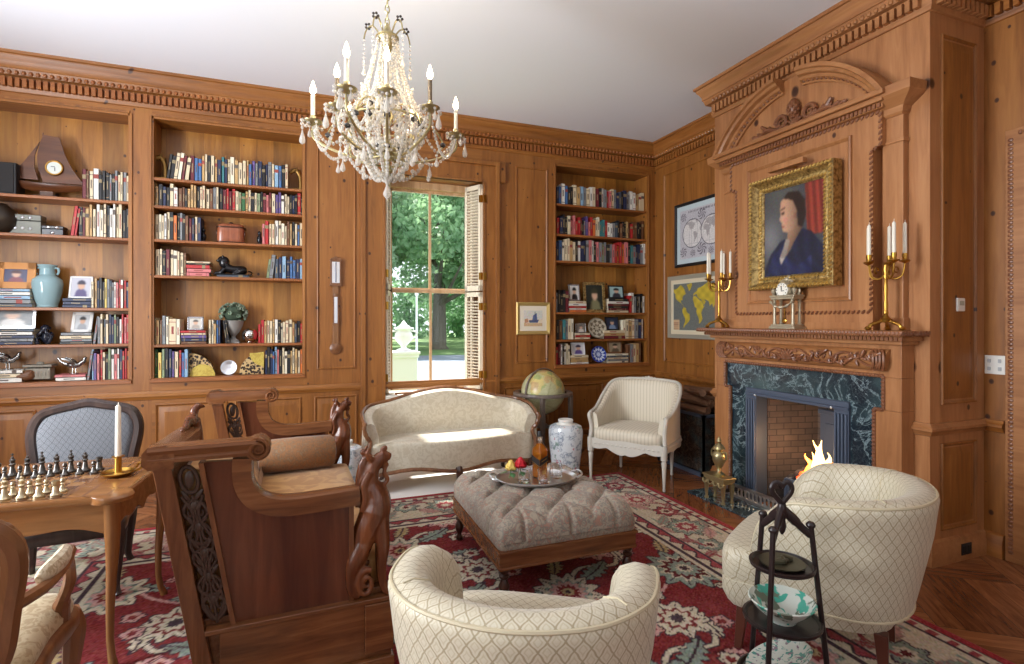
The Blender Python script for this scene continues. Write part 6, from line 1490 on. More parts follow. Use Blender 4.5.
cs = thing('chamberstick', 'brass chamberstick with dished base on the right end of the chess table', 'candlestick', (-.845, 3.04, .7527))
b = MB(); b.lathe([(0, .002), (.05, .0), (.066, .010), (.072, .018), (.069, .020), (.055, .008), (.025, .008), (.016, .016), (.014, .03), (.0145, .085), (.026, .088), (.027, .092), (.014, .094), (0, .09)], 24); b.build('base', M['brass'], cs)
b = MB(); b.tube(crom([(.068, 0, .016), (.092, 0, .026), (.10, 0, .044), (.084, 0, .05), (.072, 0, .03)], 5), .005, 6); b.build('ring_handle', M['brass'], cs)
b = MB(); b.lathe([(.013, 0), (.0115, .235), (.005, .245), (0, .247)], 12); b.tube([(0, 0, .24), (.001, 0, .258)], .0015, 5); tag(b.build('candle', M['candle'], loc=(-.845, 3.04, .7527 + .0905)), 'tall white candle standing in the brass chamberstick on the chess table', 'candle')

# ---- three-tier plate stand
ps = thing('plate_stand', 'black wooden three-tier plate stand with a heart finial in the right foreground', 'plate stand', (1.67, 1.50, 0), R(10))
lv = [.13, .355, .56]; rt = [.155, .135, .112]
for k in range(3):
    b = MB(); a = k * 2 * PI / 3 + R(75); r0, r1 = .175, .098
    b.tube([((r0 + (r1 - r0) * t) * math.cos(a), (r0 + (r1 - r0) * t) * math.sin(a), .735 * t) for t in np.linspace(0, 1, 6)], .010, 8); b.lathe([(.014, 0), (.017, .006), (.017, .012), (.010, .02)], 10, (r1 * math.cos(a), r1 * math.sin(a), .72)); b.ell((r0 * math.cos(a), r0 * math.sin(a), .008), (.014, .014, .008), 8, 5); b.build('post', M['ebony'], ps)
    b = MB(); b.tube(crom([(r1 * math.cos(a), r1 * math.sin(a), .69), (r1 * .7 * math.cos(a), r1 * .7 * math.sin(a), .715), (r1 * .35 * math.cos(a), r1 * .35 * math.sin(a), .75), (0, 0, .78)], 5), [.014] * 8 + [.018] * 8, 8, flat=.7); b.build('bracket', M['ebony'], ps)
for z, r in zip(lv, rt):
    b = MB(); b.lathe([(0, 0), (r - .012, 0), (r, .006), (r + .003, .018), (r - .006, .02), (r - .014, .010), (0, .009)], 30, (0, 0, z)); b.build('tier', M['ebony'], ps)
b = MB(); hp = [(.048 * math.sin(a) ** 3, .825 + .0030 * (13 * math.cos(a) - 5 * math.cos(2 * a) - 2 * math.cos(3 * a) - math.cos(4 * a)) + .02) for a in np.linspace(0, 2 * PI, 33)[:-1]]
an = R(-30); b.tube([(x * .8 * math.cos(an), x * .8 * math.sin(an), z) for x, z in hp], .010, 8, loop=True, flat=.8); b.lathe([(.016, .75), (.02, .77), (.014, .80)], 10); b.lathe([(.004, .685), (.012, .70), (.016, .72), (.012, .74), (.016, .76)], 10)
b.build('heart_finial', M['ebony'], ps)
def plate_mat(name, a, c, sc_=22, lo=.52):
    t = NT(name); n = t.noise(t.coords(), sc_, 3, .5, 1.2); n2 = t.noise(t.coords(), sc_ * 1.3, 3)
    q_ = t.ramp(n, [(lo, srgb((206, 210, 200))), (lo + .04, srgb(a))]); t.color(t.mix(t.ramp(n2, [(.58, (0, 0, 0, 1)), (.62, (1, 1, 1, 1))]), q_, srgb(c))); t.set(Roughness=.15); return t.mat
pl_prof = lambda r: [(0, 0), (r * .55, 0), (r * .6, .006), (r * .95, .026), (r, .03), (r * .97, .034), (r * .6, .012), (0, .008)]
b = MB(); b.lathe([(0, 0), (.06, 0), (.078, .008), (.08, .013), (.05, .012), (0, .010)], 26); b.tube(crom([(-.04, .01, .016), (-.01, -.02, .02), (.02, .015, .02), (.045, -.01, .016)], 5), .008, 6); b.ell((.0, .0, .014), (.035, .02, .010), 8, 5)
tag(b.build('bronze_dish', plain('bronze_green', (84, 80, 62), .4, .7), loc=(1.67, 1.50, lv[2] + .010)), 'small greenish bronze dish on the top tier of the plate stand', 'dish')
def tilted(z, r, mat, lab, tilt):
    b = MB(); b.at((0, 0, 0), rx=R(tilt), rz=R(40)); b.lathe(pl_prof(r), 30); b.at(); o = b.build('painted_plate', mat, loc=(1.67, 1.50, z)); tag(o, lab, 'plate')
b = MB(); b.lathe([(0, 0), (.05, 0), (.055, .012), (.10, .05), (.118, .075), (.114, .078), (.095, .056), (.05, .018), (0, .014)], 30)
tag(b.build('painted_bowl', plate_mat('green_splash_glaze', (80, 168, 148), (110, 120, 104), 14), loc=(1.67, 1.50, lv[1] + .0095)), 'white bowl splashed with green glaze on the middle tier of the plate stand', 'bowl')
tilted(lv[0] + .062, .125, plate_mat('leaf_painted_glaze', (86, 150, 138), (138, 118, 132), 30, .54), 'white plate painted with small green leaves on the lowest tier of the plate stand', -24)
# ================================================================ BOOKS AND ORNAMENTS ON THE SHELVES
BC = {'k': ('black', (34, 32, 34)), 'c': ('cream', (218, 200, 166)), 'w': ('white', (226, 222, 212)), 'n': ('navy', (38, 46, 78)), 'b': ('blue', (70, 108, 158)), 'l': ('light blue', (138, 172, 198)), 'g': ('grey', (128, 130, 132)),
      't': ('tan', (190, 154, 102)), 'r': ('red', (178, 40, 42)), 'm': ('maroon', (104, 32, 40)), 'p': ('pink', (206, 118, 118)), 'o': ('orange', (208, 112, 52)), 'v': ('purple', (96, 76, 132)), 'e': ('green', (52, 100, 58)),
      's': ('sage green', (134, 148, 112)), 'z': ('teal', (60, 124, 128)), 'u': ('brown', (112, 72, 46)), 'd': ('slate', (72, 82, 96)), 'y': ('yellow', (216, 188, 100)), 'i': ('ivory', (232, 222, 196))}
PAGES = plain('book_pages', (216, 204, 178), .8); INKD = plain('title_dark', (96, 84, 76), .6); INKL = plain('title_gold', (142, 124, 90), .5); INKR = plain('title_red', (150, 70, 62), .6)
def bmat(c): return plain('cover_' + BC[c][0].replace(' ', '_'), BC[c][1], .5)
RB = random.Random(21)
def book(w, h, d, c):        # spine faces -y, stands on z=0, x from -w/2
    b = MB(); e = min(.003, w * .14)
    b.box(-w / 2, w / 2, 0, e, 0, h); b.box(-w / 2, -w / 2 + e, 0, d, 0, h); b.box(w / 2 - e, w / 2, 0, d, 0, h)
    b.m = 1; b.box(-w / 2 + e, w / 2 - e, e, d - .004, .003, h - .004)
    b.m = 2; k = RB.random()
    if k < .62: z0 = h * RB.uniform(.25, .4); b.box(-w * .14, w * .14, -.0008, e, z0, z0 + h * RB.uniform(.25, .45))
    elif k < .80:
        for z0 in (.1, .86): b.box(-w / 2, w / 2, -.0008, e, h * z0, h * (z0 + .025))
        b.box(-w * .15, w * .15, -.0008, e, h * .4, h * .7)
    else: b.box(-w / 2 + .0005, w / 2 - .0005, -.0008, e, h * .68, h * .82)
    dark = sum(BC[c][1]) < 330
    o = b.build('book', [bmat(c), PAGES, INKL if dark else (INKD if RB.random() < .7 else INKR)], smooth=0); return o
def nth(i): return '%d%s' % (i, 'th' if 10 <= i % 100 <= 20 else {1: 'st', 2: 'nd', 3: 'rd'}.get(i % 10, 'th'))
SN = {'left': ['top', 'second', 'third', 'fourth', 'bottom'], 'middle': ['top', 'second', 'third', 'fourth', 'fifth', 'bottom'], 'right': ['top', 'second', 'third', 'fourth', 'fifth', 'bottom']}
def shz(case, s): return (SHELF[case] + [BZ0 + .004])[s] + .0006
YB = WY + .035
def row(case, s, u0, u1, cols, h, side='', lean0=0, lean1=0, dh=.16, v=280, fat={}):
    # lean0 / lean1: how many books at the left / right end lean over
    x0, x1 = onY(u0, v, YB)[0], onY(u1, v, YB)[0]; n = len(cols); ws = [RB.uniform(.75, 1.3) * fat.get(i, 1) for i in range(n)]; k = (x1 - x0 - .03 * bool(lean0) - .03 * bool(lean1)) / sum(ws); x = x0
    z = shz(case, s)
    where = ('%s row ' % side.replace('-hand', '') if side else '') + '%s shelf, %s bookcase' % (SN[case][s], case)
    for i, c in enumerate(cols):
        w = ws[i] * k - .0006; hh = h * RB.uniform(1 - dh, 1.06); d = RB.uniform(.14, .19)
        o = book(w, hh, d, c); tag(o, '%s book, %s from left, %s' % (BC[c][0], nth(i + 1), where), 'book', 'books in the %s bookcase' % case)
        if i < lean0 or i >= n - lean1:
            a = R(7) * (1 if i < lean0 else -1); o.rotation_euler.y = a
            if i == 0 or i == n - lean1:
                x += .03 if i < lean0 or lean0 == 0 or True else 0
            o.location = (x + w / 2 + (0 if a > 0 else 0) - hh / 2 * math.sin(a), YB + RB.uniform(0, .012), z + w / 2 * abs(math.sin(a)))
        else: o.location = (x + w / 2, YB + RB.uniform(0, .018), z)
        x += ws[i] * k
def stack(case, s, u0, u1, cols, hs, desc, v=300, y=0.0, base=0, dx=.012):      # cols from bottom to top
    x0, x1 = onY(u0, v, YB)[0], onY(u1, v, YB)[0]; z = shz(case, s) + base; n = len(cols)
    for i, c in enumerate(cols):
        h = hs[i] if hasattr(hs, '__len__') else hs; L_ = (x1 - x0) * RB.uniform(.9, 1.0)
        o = book(h - .0006, L_, .16, c); o.rotation_euler.y = R(90); o.location = ((x0 + x1) / 2 - L_ / 2 + RB.uniform(-dx, dx) * .5, YB + y + RB.uniform(0, .01), z + h / 2)
        p = 'only book' if n == 1 else 'lowest' if i == 0 else 'topmost' if i == n - 1 else nth(i + 1) + ' from bottom'
        tag(o, '%s book lying flat, %s %s' % (BC[c][0], p, desc), 'book', 'books in the %s bookcase' % case); z += h
    return (x0 + x1) / 2, z
# ---- middle bookcase
mc = 'middle'
row(mc, 0, 164, 288, 'kkcimcmbbtckctnzncitcctbvgnkngclbkc', .245, lean0=6, v=170)
row(mc, 1, 151.6, 303, 'ttknkcwuuktttkcccugckmrmrcsetckcskmpmcvvwccknkrk', .205, v=200)
row(mc, 2, 151.6, 201, 'tcicwckokgkumncn', .245, 'left-hand', v=225)
row(mc, 2, 262, 303, 'prccwcicutkcbc', .225, 'right-hand', v=230)
row(mc, 3, 151.6, 186, 'kcckmciccu', .24, 'left-hand', v=260)
row(mc, 3, 264, 303, 'sgdnlnbbnl', .215, 'right-hand', lean0=2, v=265)
xs1, zs1 = stack(mc, 3, 186, 210, 'pprkc', [.036, .034, .036, .014, .02], 'of the pink stack left of the bronze lion')
row(mc, 4, 151.6, 180, 'ctugici', .255, 'left-hand', v=330, fat={5: 1.9})
xs2, zs2 = stack(mc, 4, 180, 206, 'unvcr', [.024, .028, .03, .02, .024], 'of the stack under the small square frame', v=330)
row(mc, 4, 208.5, 228, 'citbnkk', .215, 'centre', lean1=2, v=330)
row(mc, 4, 258, 302.5, 'rrtcctwkiccctdkr', .225, 'right-hand', v=330, dh=.2)
row(mc, 5, 151.6, 188, 'ceysknvcrbl', .25, 'left-hand', v=360)
row(mc, 5, 265, 302.5, 'nknblpkciktctco', .25, 'right-hand', v=360)
# ---- left bookcase
lc = 'left'
row(lc, 0, 82, 129.3, 'mucwkkkgkgccgc', .26, v=190, fat={3: 1.6})
row(lc, 1, 68, 129.3, 'rrkmttcwickwwcckk', .285, v=220, lean0=2)
row(lc, 2, 91, 129, 'ctnkkygdgwprwrn', .26, 'right-hand', v=290)
stack(lc, 2, -16, 31, 'dglwl', [.03, .036, .034, .03, .026], 'of the stack under the orange picture frame', v=300)
stack(lc, 2, 61, 92, 'nnn', [.024, .03, .028], 'of the navy stack beside the pale blue vase', v=300)
row(lc, 3, 90, 129, 'ggcdcnnskwrpr', .255, 'right-hand', v=325, lean0=1)
stack(lc, 3, -14, 34, 'ngnwd', [.026, .028, .026, .03, .024], 'of the stack under the grey photograph', v=330)
stack(lc, 3, 59, 92, 'kgcg', [.02, .024, .03, .026], 'of the stack under the leaning white frame', v=330)
row(lc, 4, 84, 129, 'glvprckswpwnrro', .26, 'right-hand', v=360, lean0=1)
stack(lc, 4, -12, 22, 'wcw', [.04, .036, .03], 'of the white pile at the far left', v=370)
stack(lc, 4, 54, 86, 'wp', [.03, .024], 'of the pair under the silver bird', v=370)
# ---- right bookcase
rc = 'right'
row(rc, 0, 557, 644.5, 'nbwbkkctlgcwcmkwgrpcgndkngwwtcc', .235, v=200)
row(rc, 1, 557, 644, 'rnkkcpprrmkgvprocizzrwwgdkukkturuukku', .225, v=225, dh=.25)
row(rc, 2, 557, 646.5, 'nbicctckwnngpwkpgsgkgproropkzgnngw', .255, v=250)
row(rc, 3, 556, 569, 'gkkkm', .25, 'left-hand', v=300)
a1_, b1_ = stack(rc, 3, 569, 587, 'owrwc', [.03, .02, .026, .03, .03], 'of the stack under the silver-framed portrait photo', v=300)
a2_, b2_ = stack(rc, 3, 608, 629, 'cmkmwk', [.026, .028, .026, .028, .032, .034], 'of the stack under the black-framed photo', v=300)
row(rc, 3, 630, 644.5, 'rwgkwkw', .24, 'right-hand', v=300)
row(rc, 4, 556.5, 574, 'kuzgci', .245, 'left-hand', v=330)
a3_, b3_ = stack(rc, 4, 575, 591, 'crc', [.022, .026, .026], 'of the stack left of the carved round plate', v=330)
a4_, b4_ = stack(rc, 4, 604, 626, 'mtc', [.036, .034, .034], 'of the stack right of the carved round plate', v=330)
row(rc, 4, 623.5, 643.5, 'ictcgnw', .25, 'right-hand', v=330)
row(rc, 5, 556, 570, 'rmwkwcc', .24, 'left-hand', v=350)
a5_, b5_ = stack(rc, 5, 570, 589, 'wttc', [.02, .026, .03, .028], 'of the stack left of the blue plate', v=355)
a6_, b6_ = stack(rc, 5, 607, 629, 'cgcdi', [.022, .022, .022, .022, .026], 'of the stack right of the blue plate', v=355)
row(rc, 5, 629, 641, 'ugctu', .24, 'right-hand', v=350)

# the many small volumes of the farthest case are one mass
RBK = [o for o in COL.objects if o.name.startswith('book') and o.type == 'MESH' and o.get('group') == 'books in the right bookcase']
bm = bmesh.new(); mats = []
for o in RBK:
    me = o.data; mp = []
    for m_ in me.materials:
        if m_ not in mats: mats.append(m_)
        mp.append(mats.index(m_))
    n0 = len(bm.verts); k0 = len(bm.faces); bm.from_mesh(me); bm.verts.ensure_lookup_table(); bm.faces.ensure_lookup_table()
    Mx = Matrix.LocRotScale(o.location, o.rotation_euler, o.scale)
    for q_ in bm.verts[n0:]: q_.co = Mx @ q_.co
    for q_ in bm.faces[k0:]: q_.material_index = mp[q_.material_index]
me = bpy.data.meshes.new('small_books'); bm.to_mesh(me); bm.free()
for m_ in mats: me.materials.append(m_)
for o in RBK: bpy.data.objects.remove(o)
o = bpy.data.objects.new('small_books', me); COL.objects.link(o); tag(o, 'rows and stacks of small books filling the bookcase right of the window', 'books', kind='stuff')

# ---- framed photographs standing on shelves
def photo(u, v, case, s, w, h, fw, fmat, label, img=None, z=None, lean=8, bg=(200, 200, 200), fg=(70, 60, 60), y=.05, rz=0, x=None):
    X0 = x if x is not None else onY(u, v, YB + y)[0]; Z0_ = (shz(case, s) if z is None else z) + .001
    t = thing('photo_frame', label, 'photo frame', (X0, YB + y, Z0_)); t.rotation_euler = (R(-lean), 0, rz)
    b = MB(); b.box(-w / 2, -w / 2 + fw, -.008, .008, 0, h); b.box(w / 2 - fw, w / 2, -.008, .008, 0, h); b.box(-w / 2, w / 2, -.008, .008, 0, fw); b.box(-w / 2, w / 2, -.008, .008, h - fw, h); b.build('frame', fmat, t, bevel=.002, smooth=30)
    nx, ny = 28, 34; A, B = np.meshgrid(np.linspace(0, 1, nx), np.linspace(0, 1, ny)); im = np.zeros((ny, nx, 3)); im[:] = bg
    im[inpoly(A, B, [(.2, 0), (.28, .3), (.42, .42), (.62, .42), (.78, .28), (.85, 0)])] = fg; m = np.hypot((A - .52) / .17, (B - .58) / .2) < 1; im[m] = (206, 166, 140); im[(np.hypot((A - .52) / .2, (B - .68) / .18) < 1) & (B > .66)] = tuple(int(q * .5) for q in fg)
    for _ in range(2): im = (im + np.roll(im, 1, 0) + np.roll(im, -1, 0) + np.roll(im, 1, 1) + np.roll(im, -1, 1)) / 5
    raster('photo', im, lambda a, c: (-w / 2 + fw * .8 + (w - 1.6 * fw) * a, -.004 + 0 * a, fw * .8 + (h - 1.6 * fw) * c), t, attr_mat('photo_paper', .3))
    b = MB(); b.add([(-w * .1, .008, h * .6), (w * .1, .008, h * .6), (w * .1, .03 + h * .06, .004), (-w * .1, .03 + h * .06, .004), (-w * .1, .010, h * .6), (w * .1, .010, h * .6), (w * .1, .033 + h * .06, .004), (-w * .1, .033 + h * .06, .004)], [(0, 1, 2, 3), (7, 6, 5, 4), (0, 4, 5, 1), (1, 5, 6, 2), (2, 6, 7, 3), (3, 7, 4, 0)]) if h > .15 else b.box(-w * .1, w * .1, .008, .012, 0, h * .6)
    b.build('back_board', M['black'], t, smooth=0); return t
zof = lambda case, s, *hs: shz(case, s) + sum(hs)
M['orangew'] = plain('orange_wood', (196, 130, 56), .4); M['silverf'] = plain('silver_frame', (190, 190, 192), .25, .8); M['whitef'] = plain('white_frame', (228, 226, 222), .4)
photo(15, 255, lc, 2, .27, .225, .058, M['orangew'], 'small photo in a wide orange wooden frame on a stack of books', z=zof(lc, 2, .156), fg=(120, 40, 60), bg=(50, 50, 90))
photo(80, 270, lc, 2, .165, .20, .014, M['whitef'], 'white-framed snapshot standing on the navy books beside the pale blue vase', z=zof(lc, 2, .082), lean=14, bg=(190, 190, 200), fg=(90, 80, 120))
photo(11, 320, lc, 3, .33, .20, .022, M['silverf'], 'wide silver-framed grey photograph on a stack at the far left', z=zof(lc, 3, .134), bg=(110, 112, 114), fg=(210, 208, 204))
photo(81, 325, lc, 3, .15, .185, .024, M['whitef'], 'white picture frame leaning back on the grey stack of books', z=zof(lc, 3, .10), lean=20, bg=(196, 198, 200), fg=(150, 152, 156))
photo(0, 320, mc, 4, .13, .125, .016, M['silverf'], 'small square silver frame on a stack in the middle bookcase', z=zs2, x=xs2 + .01, bg=(206, 200, 190), fg=(170, 160, 150), lean=5)
photo(0, 0, rc, 3, .15, .205, .018, M['silverf'], 'silver-framed portrait photo of a dark-haired sitter on a stack of books', z=b1_, x=a1_ - .02, bg=(204, 200, 196), fg=(40, 36, 40))
photo(595, 300, rc, 3, .285, .375, .036, M['gilt'], 'large gilt-framed dark picture standing between two stacks of books', bg=(40, 42, 36), fg=(120, 116, 84), rz=R(-8))
photo(0, 0, rc, 3, .22, .165, .018, M['black'], 'black-framed group photo on the right-hand stack of books', z=b2_, x=a2_, bg=(160, 190, 190), fg=(50, 50, 60))
photo(0, 0, rc, 4, .14, .12, .012, M['silverf'], 'small framed snapshot propped on the stack beside the carved plate', z=b3_, x=a3_, bg=(120, 112, 104), fg=(200, 192, 184))
photo(0, 0, rc, 4, .19, .165, .016, M['black'], 'dark blue framed photo on the stack right of the carved plate', z=b4_, x=a4_ - .01, bg=(36, 44, 74), fg=(120, 140, 170))
photo(0, 0, rc, 5, .185, .15, .012, M['whitef'], 'white-framed picture of a small purple figure on the bottom shelf stack', z=b5_, x=a5_ + .01, bg=(216, 214, 216), fg=(90, 74, 130))
photo(0, 0, rc, 5, .20, .15, .018, M['fautwood'], 'brown-framed landscape photo on the bottom shelf stack right of the blue plate', z=b6_, x=a6_ - .01, bg=(150, 134, 110), fg=(90, 76, 60))
def at_px(u, v, y=.10): return onY(u, v, YB + y)[0]

# ---- ornaments, left bookcase
sp = thing('speaker', 'small black speaker at the far left of the top shelf', 'speaker', (at_px(0, 175), YB + .1, shz(lc, 0)))
b = MB(); b.box(-.14, .14, -.08, .08, 0, .27); b.build('cabinet', M['black'], sp, bevel=.01); b = MB(); b.box(-.125, .125, -.088, -.079, .015, .255); b.build('grille', plain('speaker_cloth', (44, 42, 42), .9), sp, bevel=.006)
sb_ = thing('model_sailboat', 'wooden model sailboat with a round clock in its sail on the top shelf', 'sailboat', (at_px(47, 185), YB + .10, shz(lc, 0))); sb_.scale = (.93, 1, .93)
M['boatwood'] = wood('boat_mahogany', (58, 30, 16), (92, 52, 28), (122, 74, 42), 'X', 1, .3)
b = MB(); rg = []
for x, w, z0, z1 in ((-.30, .004, .145, .16), (-.22, .03, .085, .15), (-.1, .05, .065, .135), (.04, .055, .06, .125), (.18, .05, .075, .125), (.28, .02, .10, .13), (.33, .004, .118, .128)):
    rg.append([(x, -w, z1), (x, w, z1), (x, w * .8, (z0 + z1) / 2), (x, 0, z0), (x, -w * .8, (z0 + z1) / 2)])
b.loft(rg); b.build('hull', M['boatwood'], sb_, smooth=60)
b = MB(); b.box(-.05, .05, -.008, .008, .02, .075); b.box(-.09, .09, -.045, .045, 0, .022); b.build('keel_stand', M['boatwood'], sb_, bevel=.003)
b = MB(); b.tube([(-.03, 0, .12), (-.03, 0, .61)], .005, 6); b.tube([(-.03, 0, .14), (.27, 0, .14)], .005, 6); b.build('mast', M['boatwood'], sb_)
def sail(pts, bulge, nm):
    b = MB(); b.prism(pts, lambda x, z: (x, -.014 - bulge, z), lambda x, z: (x, -.004 - bulge, z)); b.build(nm, M['boatwood'], sb_, smooth=30)
main = [(-.02, .145)] + [(-.02 - .045 * math.sin(PI * t), .145 + .44 * t) for t in np.linspace(.05, 1, 9)] + [(.10, .575), (.14, .42), (.20, .28), (.29, .15)]
jib = [(-.29, .17)] + [(-.29 + .24 * t, .17 + .35 * t ** 1.25) for t in np.linspace(.1, 1, 8)] + [(-.085, .40), (-.09, .28), (-.06, .165)]
sail(main, .006, 'mainsail'); sail(jib, .0, 'jib')
b = MB(); b.lathe([(.0, 0), (.068, 0), (.072, .008), (.066, .018), (.058, .018), (.058, .008), (0, .008)], 24); c = b.build('clock_bezel', M['brass'], sb_, loc=(.065, -.018, .285)); c.rotation_euler.x = R(90)
b = MB(); b.lathe([(0, .009), (.056, .009), (.056, .011), (0, .0115)], 22); c = b.build('clock_dial', plain('dial_pale', (206, 212, 206), .3), sb_, loc=(.065, -.018, .285)); c.rotation_euler.x = R(90)
b = MB(); b.cbox((.055, -.0305, .295), (.03, .002, .005)); b.cbox((.07, -.0305, .272), (.005, .002, .034)); b.build('clock_hands', M['black'], sb_)
b = MB(); b.lathe([(.06, 0), (.10, .01), (.14, .06), (.15, .12), (.13, .19), (.08, .235), (.07, .25), (.06, .25), (0, .24)], 20); tag(b.build('dark_jar', plain('dark_bronze_glaze', (58, 50, 42), .3, .3), loc=(at_px(-2, 220), YB + .075, shz(lc, 1))), 'round dark jar at the far left of the second shelf', 'jar')
def fbox(u, s, w, h, mat, label, feat):
    t = thing('trinket_box', label, 'box', (at_px(u, 225), YB + .10, shz(lc, s)))
    b = MB(); b.box(-w / 2, w / 2, -.05, .05, 0, h * .68); b.build('base', mat, t, bevel=.004); b = MB(); b.box(-w / 2 - .002, w / 2 + .002, -.052, .052, h * .7, h); b.build('lid', mat, t, bevel=.006)
    for x, z in feat: b = MB(); b.ell((x * w, -.052, z * h), (.014, .006, .012), 8, 5); b.build('stud', M['silver'], t)
M['stonebox'] = plain('grey_silver_box', (108, 108, 100), .45, .4)
fbox(25.5, 1, .25, .17, M['stonebox'], 'silver-grey studded box on the second shelf of the left bookcase', ((-.2, .3), (.0, .32), (.2, .3), (-.2, .84), (.2, .84), (0, .84)))
fbox(55, 1, .15, .085, plain('dark_pewter', (64, 64, 66), .3, .6), 'little dark box beside the red books on the second shelf', ((-.2, .84), (.2, .84), (0, .3)))
va = thing('celadon_vase', 'pale blue celadon vase with handles on the third shelf', 'vase', (at_px(47.5, 290), YB + .10, shz(lc, 2))); va.scale = (.82, .82, .88)
M['celadon'] = plain('celadon_glaze', (148, 178, 184), .14)
b = MB(); b.lathe([(.085, 0), (.09, .01), (.085, .02), (.10, .06), (.125, .16), (.132, .235), (.125, .275), (.09, .305), (.068, .32), (.064, .37), (.07, .395), (.082, .41), (.084, .42), (.074, .422), (.06, .40), (0, .38)], 28); b.build('body', M['celadon'], va)
for s in (-1, 1):
    b = MB(); b.tube(crom([(s * .066, -.01, .39), (s * .098, -.01, .385), (s * .10, -.01, .35), (s * .085, -.01, .325)], 5), .010, 7); b.ell((s * .10, -.01, .37), .014, 7, 5); b.build('handle', M['celadon'], va)
fg_ = thing('figurine', 'small dark crouching monkey-like figurine on the fourth shelf', 'figurine', (at_px(46, 335), YB + .10, shz(lc, 3)))
b = MB(); b.ell((0, .01, .06), (.045, .04, .06), 12, 8); b.ell((0, -.01, .135), (.034, .034, .034), 12, 8)
for s in (-1, 1): b.tube(crom([(s * .035, 0, .10), (s * .055, -.03, .07), (s * .02, -.045, .10), (s * .01, -.035, .125)], 5), .013, 7); b.tube(crom([(s * .03, 0, .04), (s * .05, -.04, .06), (s * .04, -.055, .015), (s * .03, -.07, .01)], 5), .015, 7); b.ell((s * .033, -.005, .14), (.008, .006, .012), 6, 4)
b.build('body', plain('dark_glaze', (34, 36, 48), .2), fg_, remesh=.004)
def bird(u, case, s, z, label):
    t = thing('bird_sculpture', label, 'sculpture', (at_px(u, 375), YB + .08, z)); M['silverb'] = plain('tarnished_silver', (150, 148, 146), .25, .9)
    b = MB(); b.ell((0, 0, .075), (.055, .026, .026), 12, 8); b.tube(crom([(.04, 0, .085), (.07, 0, .11), (.078, 0, .135), (.095, 0, .135)], 5), [.018] * 6 + [.014] * 5 + [.013, .012, .008, .005, .002], 8); b.tube(crom([(-.04, 0, .08), (-.085, 0, .10), (-.12, 0, .15)], 5), [.016] * 5 + [.010] * 5 + [.003], 8, flat=.5)
    for s_ in (-1, 1): b.tube(crom([(.01, s_ * .02, .09), (-.03, s_ * .04, .12), (-.08, s_ * .04, .14)], 5), [.016] * 5 + [.012] * 5 + [.003], 8, flat=.4)
    b.build('body', M['silverb'], t, remesh=.004)
    b = MB()
    for x in (-.01, .012): b.tube([(x, 0, .06), (x, 0, .006)], .004, 6)
    b.lathe([(.035, 0), (.035, .006), (0, .008)], 14); b.build('legs_and_base', M['silverb'], t)
bird(9, lc, 4, zof(lc, 4, .106), 'silver bird sculpture on the white pile at the far left of the bottom shelf')
bird(75, lc, 4, zof(lc, 4, .054), 'silver bird sculpture on the pair of books in the left bookcase')
el = thing('stone_box', 'carved grey stone box with ribbed sides on the bottom shelf', 'box', (at_px(41, 375), YB + .09, shz(lc, 4)))
b = MB()
for k in range(7): b.ell((-.075 + .025 * k, -.0, .065), (.017, .06, .062), 8, 6)
b.box(-.085, .085, -.05, .05, .02, .11); b.build('ribbed_body', plain('grey_stone', (138, 130, 116), .6), el, remesh=.005)
b = MB(); b.box(-.10, .10, -.062, .062, .122, .142); b.ell((0, 0, .15), (.03, .02, .016), 10, 6); b.build('lid', plain('grey_stone', (138, 130, 116), .6), el, bevel=.005)
b = MB(); b.ell((0, 0, .045), (.085, .05, .045), 12, 8); b.ell((.04, -.01, .07), (.04, .035, .03), 10, 6); tag(b.build('mineral_rock', plain('brown_mineral', (110, 72, 46), .5), loc=(at_px(24, 378, .05), YB + .05, shz(lc, 4) + .003), remesh=.008), 'lump of brown mineral rock beside the white pile of books', 'rock')

# ---- ornaments, middle bookcase
def horse_bookend(u, label, flip):
    t = thing('bookend', label, 'bookend', (at_px(u, 185, .05), YB + .07, shz(mc, 0)), 0, 'brass bookends'); k = flip
    b = MB(); b.box(-.05, .05, -.035, .035, 0, .02); b.build('base', M['agedbrass'], t, bevel=.003)
    b = MB(); b.tube(crom([(-k * .035, 0, .02), (-k * .035, 0, .10), (-k * .02, 0, .17), (k * .01, 0, .205), (k * .045, 0, .19), (k * .068, 0, .165)], 5), [.022] * 5 + [.02] * 5 + [.022] * 5 + [.024] * 5 + [.018] * 5 + [.012], 8, flat=.8)
    for s_ in (-1, 1): b.tube([(k * .0, s_ * .012, .215), (-k * .004, s_ * .016, .245)], [.009, .002], 6)
    for q_ in range(5): b.ell((-k * (.05 - .006 * q_), 0, .08 + .03 * q_), (.012, .008, .02), 7, 5)
    b.build('goose_neck', M['agedbrass'], t, remesh=.004)
horse_bookend(160.5, 'brass animal-neck bookend at the left end of the top shelf', -1); horse_bookend(297, 'brass animal-neck bookend at the right end of the top shelf', -1)
ba = thing('wooden_casket', 'round-topped copper-brown casket on the third shelf of the middle bookcase', 'box', (at_px(231, 235), YB + .11, shz(mc, 2)))
M['copper'] = wood('copper_wood', (96, 52, 34), (150, 86, 58), (178, 114, 84), 'Z', 1, .25)
b = MB(); rgs = []
for z, w, d in ((0, .115, .07), (.01, .12, .075), (.15, .115, .07), (.18, .11, .065), (.19, .09, .05)): rgs.append([(w * math.copysign(abs(math.cos(a)) ** .5, math.cos(a)), d * math.copysign(abs(math.sin(a)) ** .5, math.sin(a)), z) for a in np.linspace(0, 2 * PI, 33)[:-1]])
b.loft(rgs); b.build('body', M['copper'], ba, smooth=50)
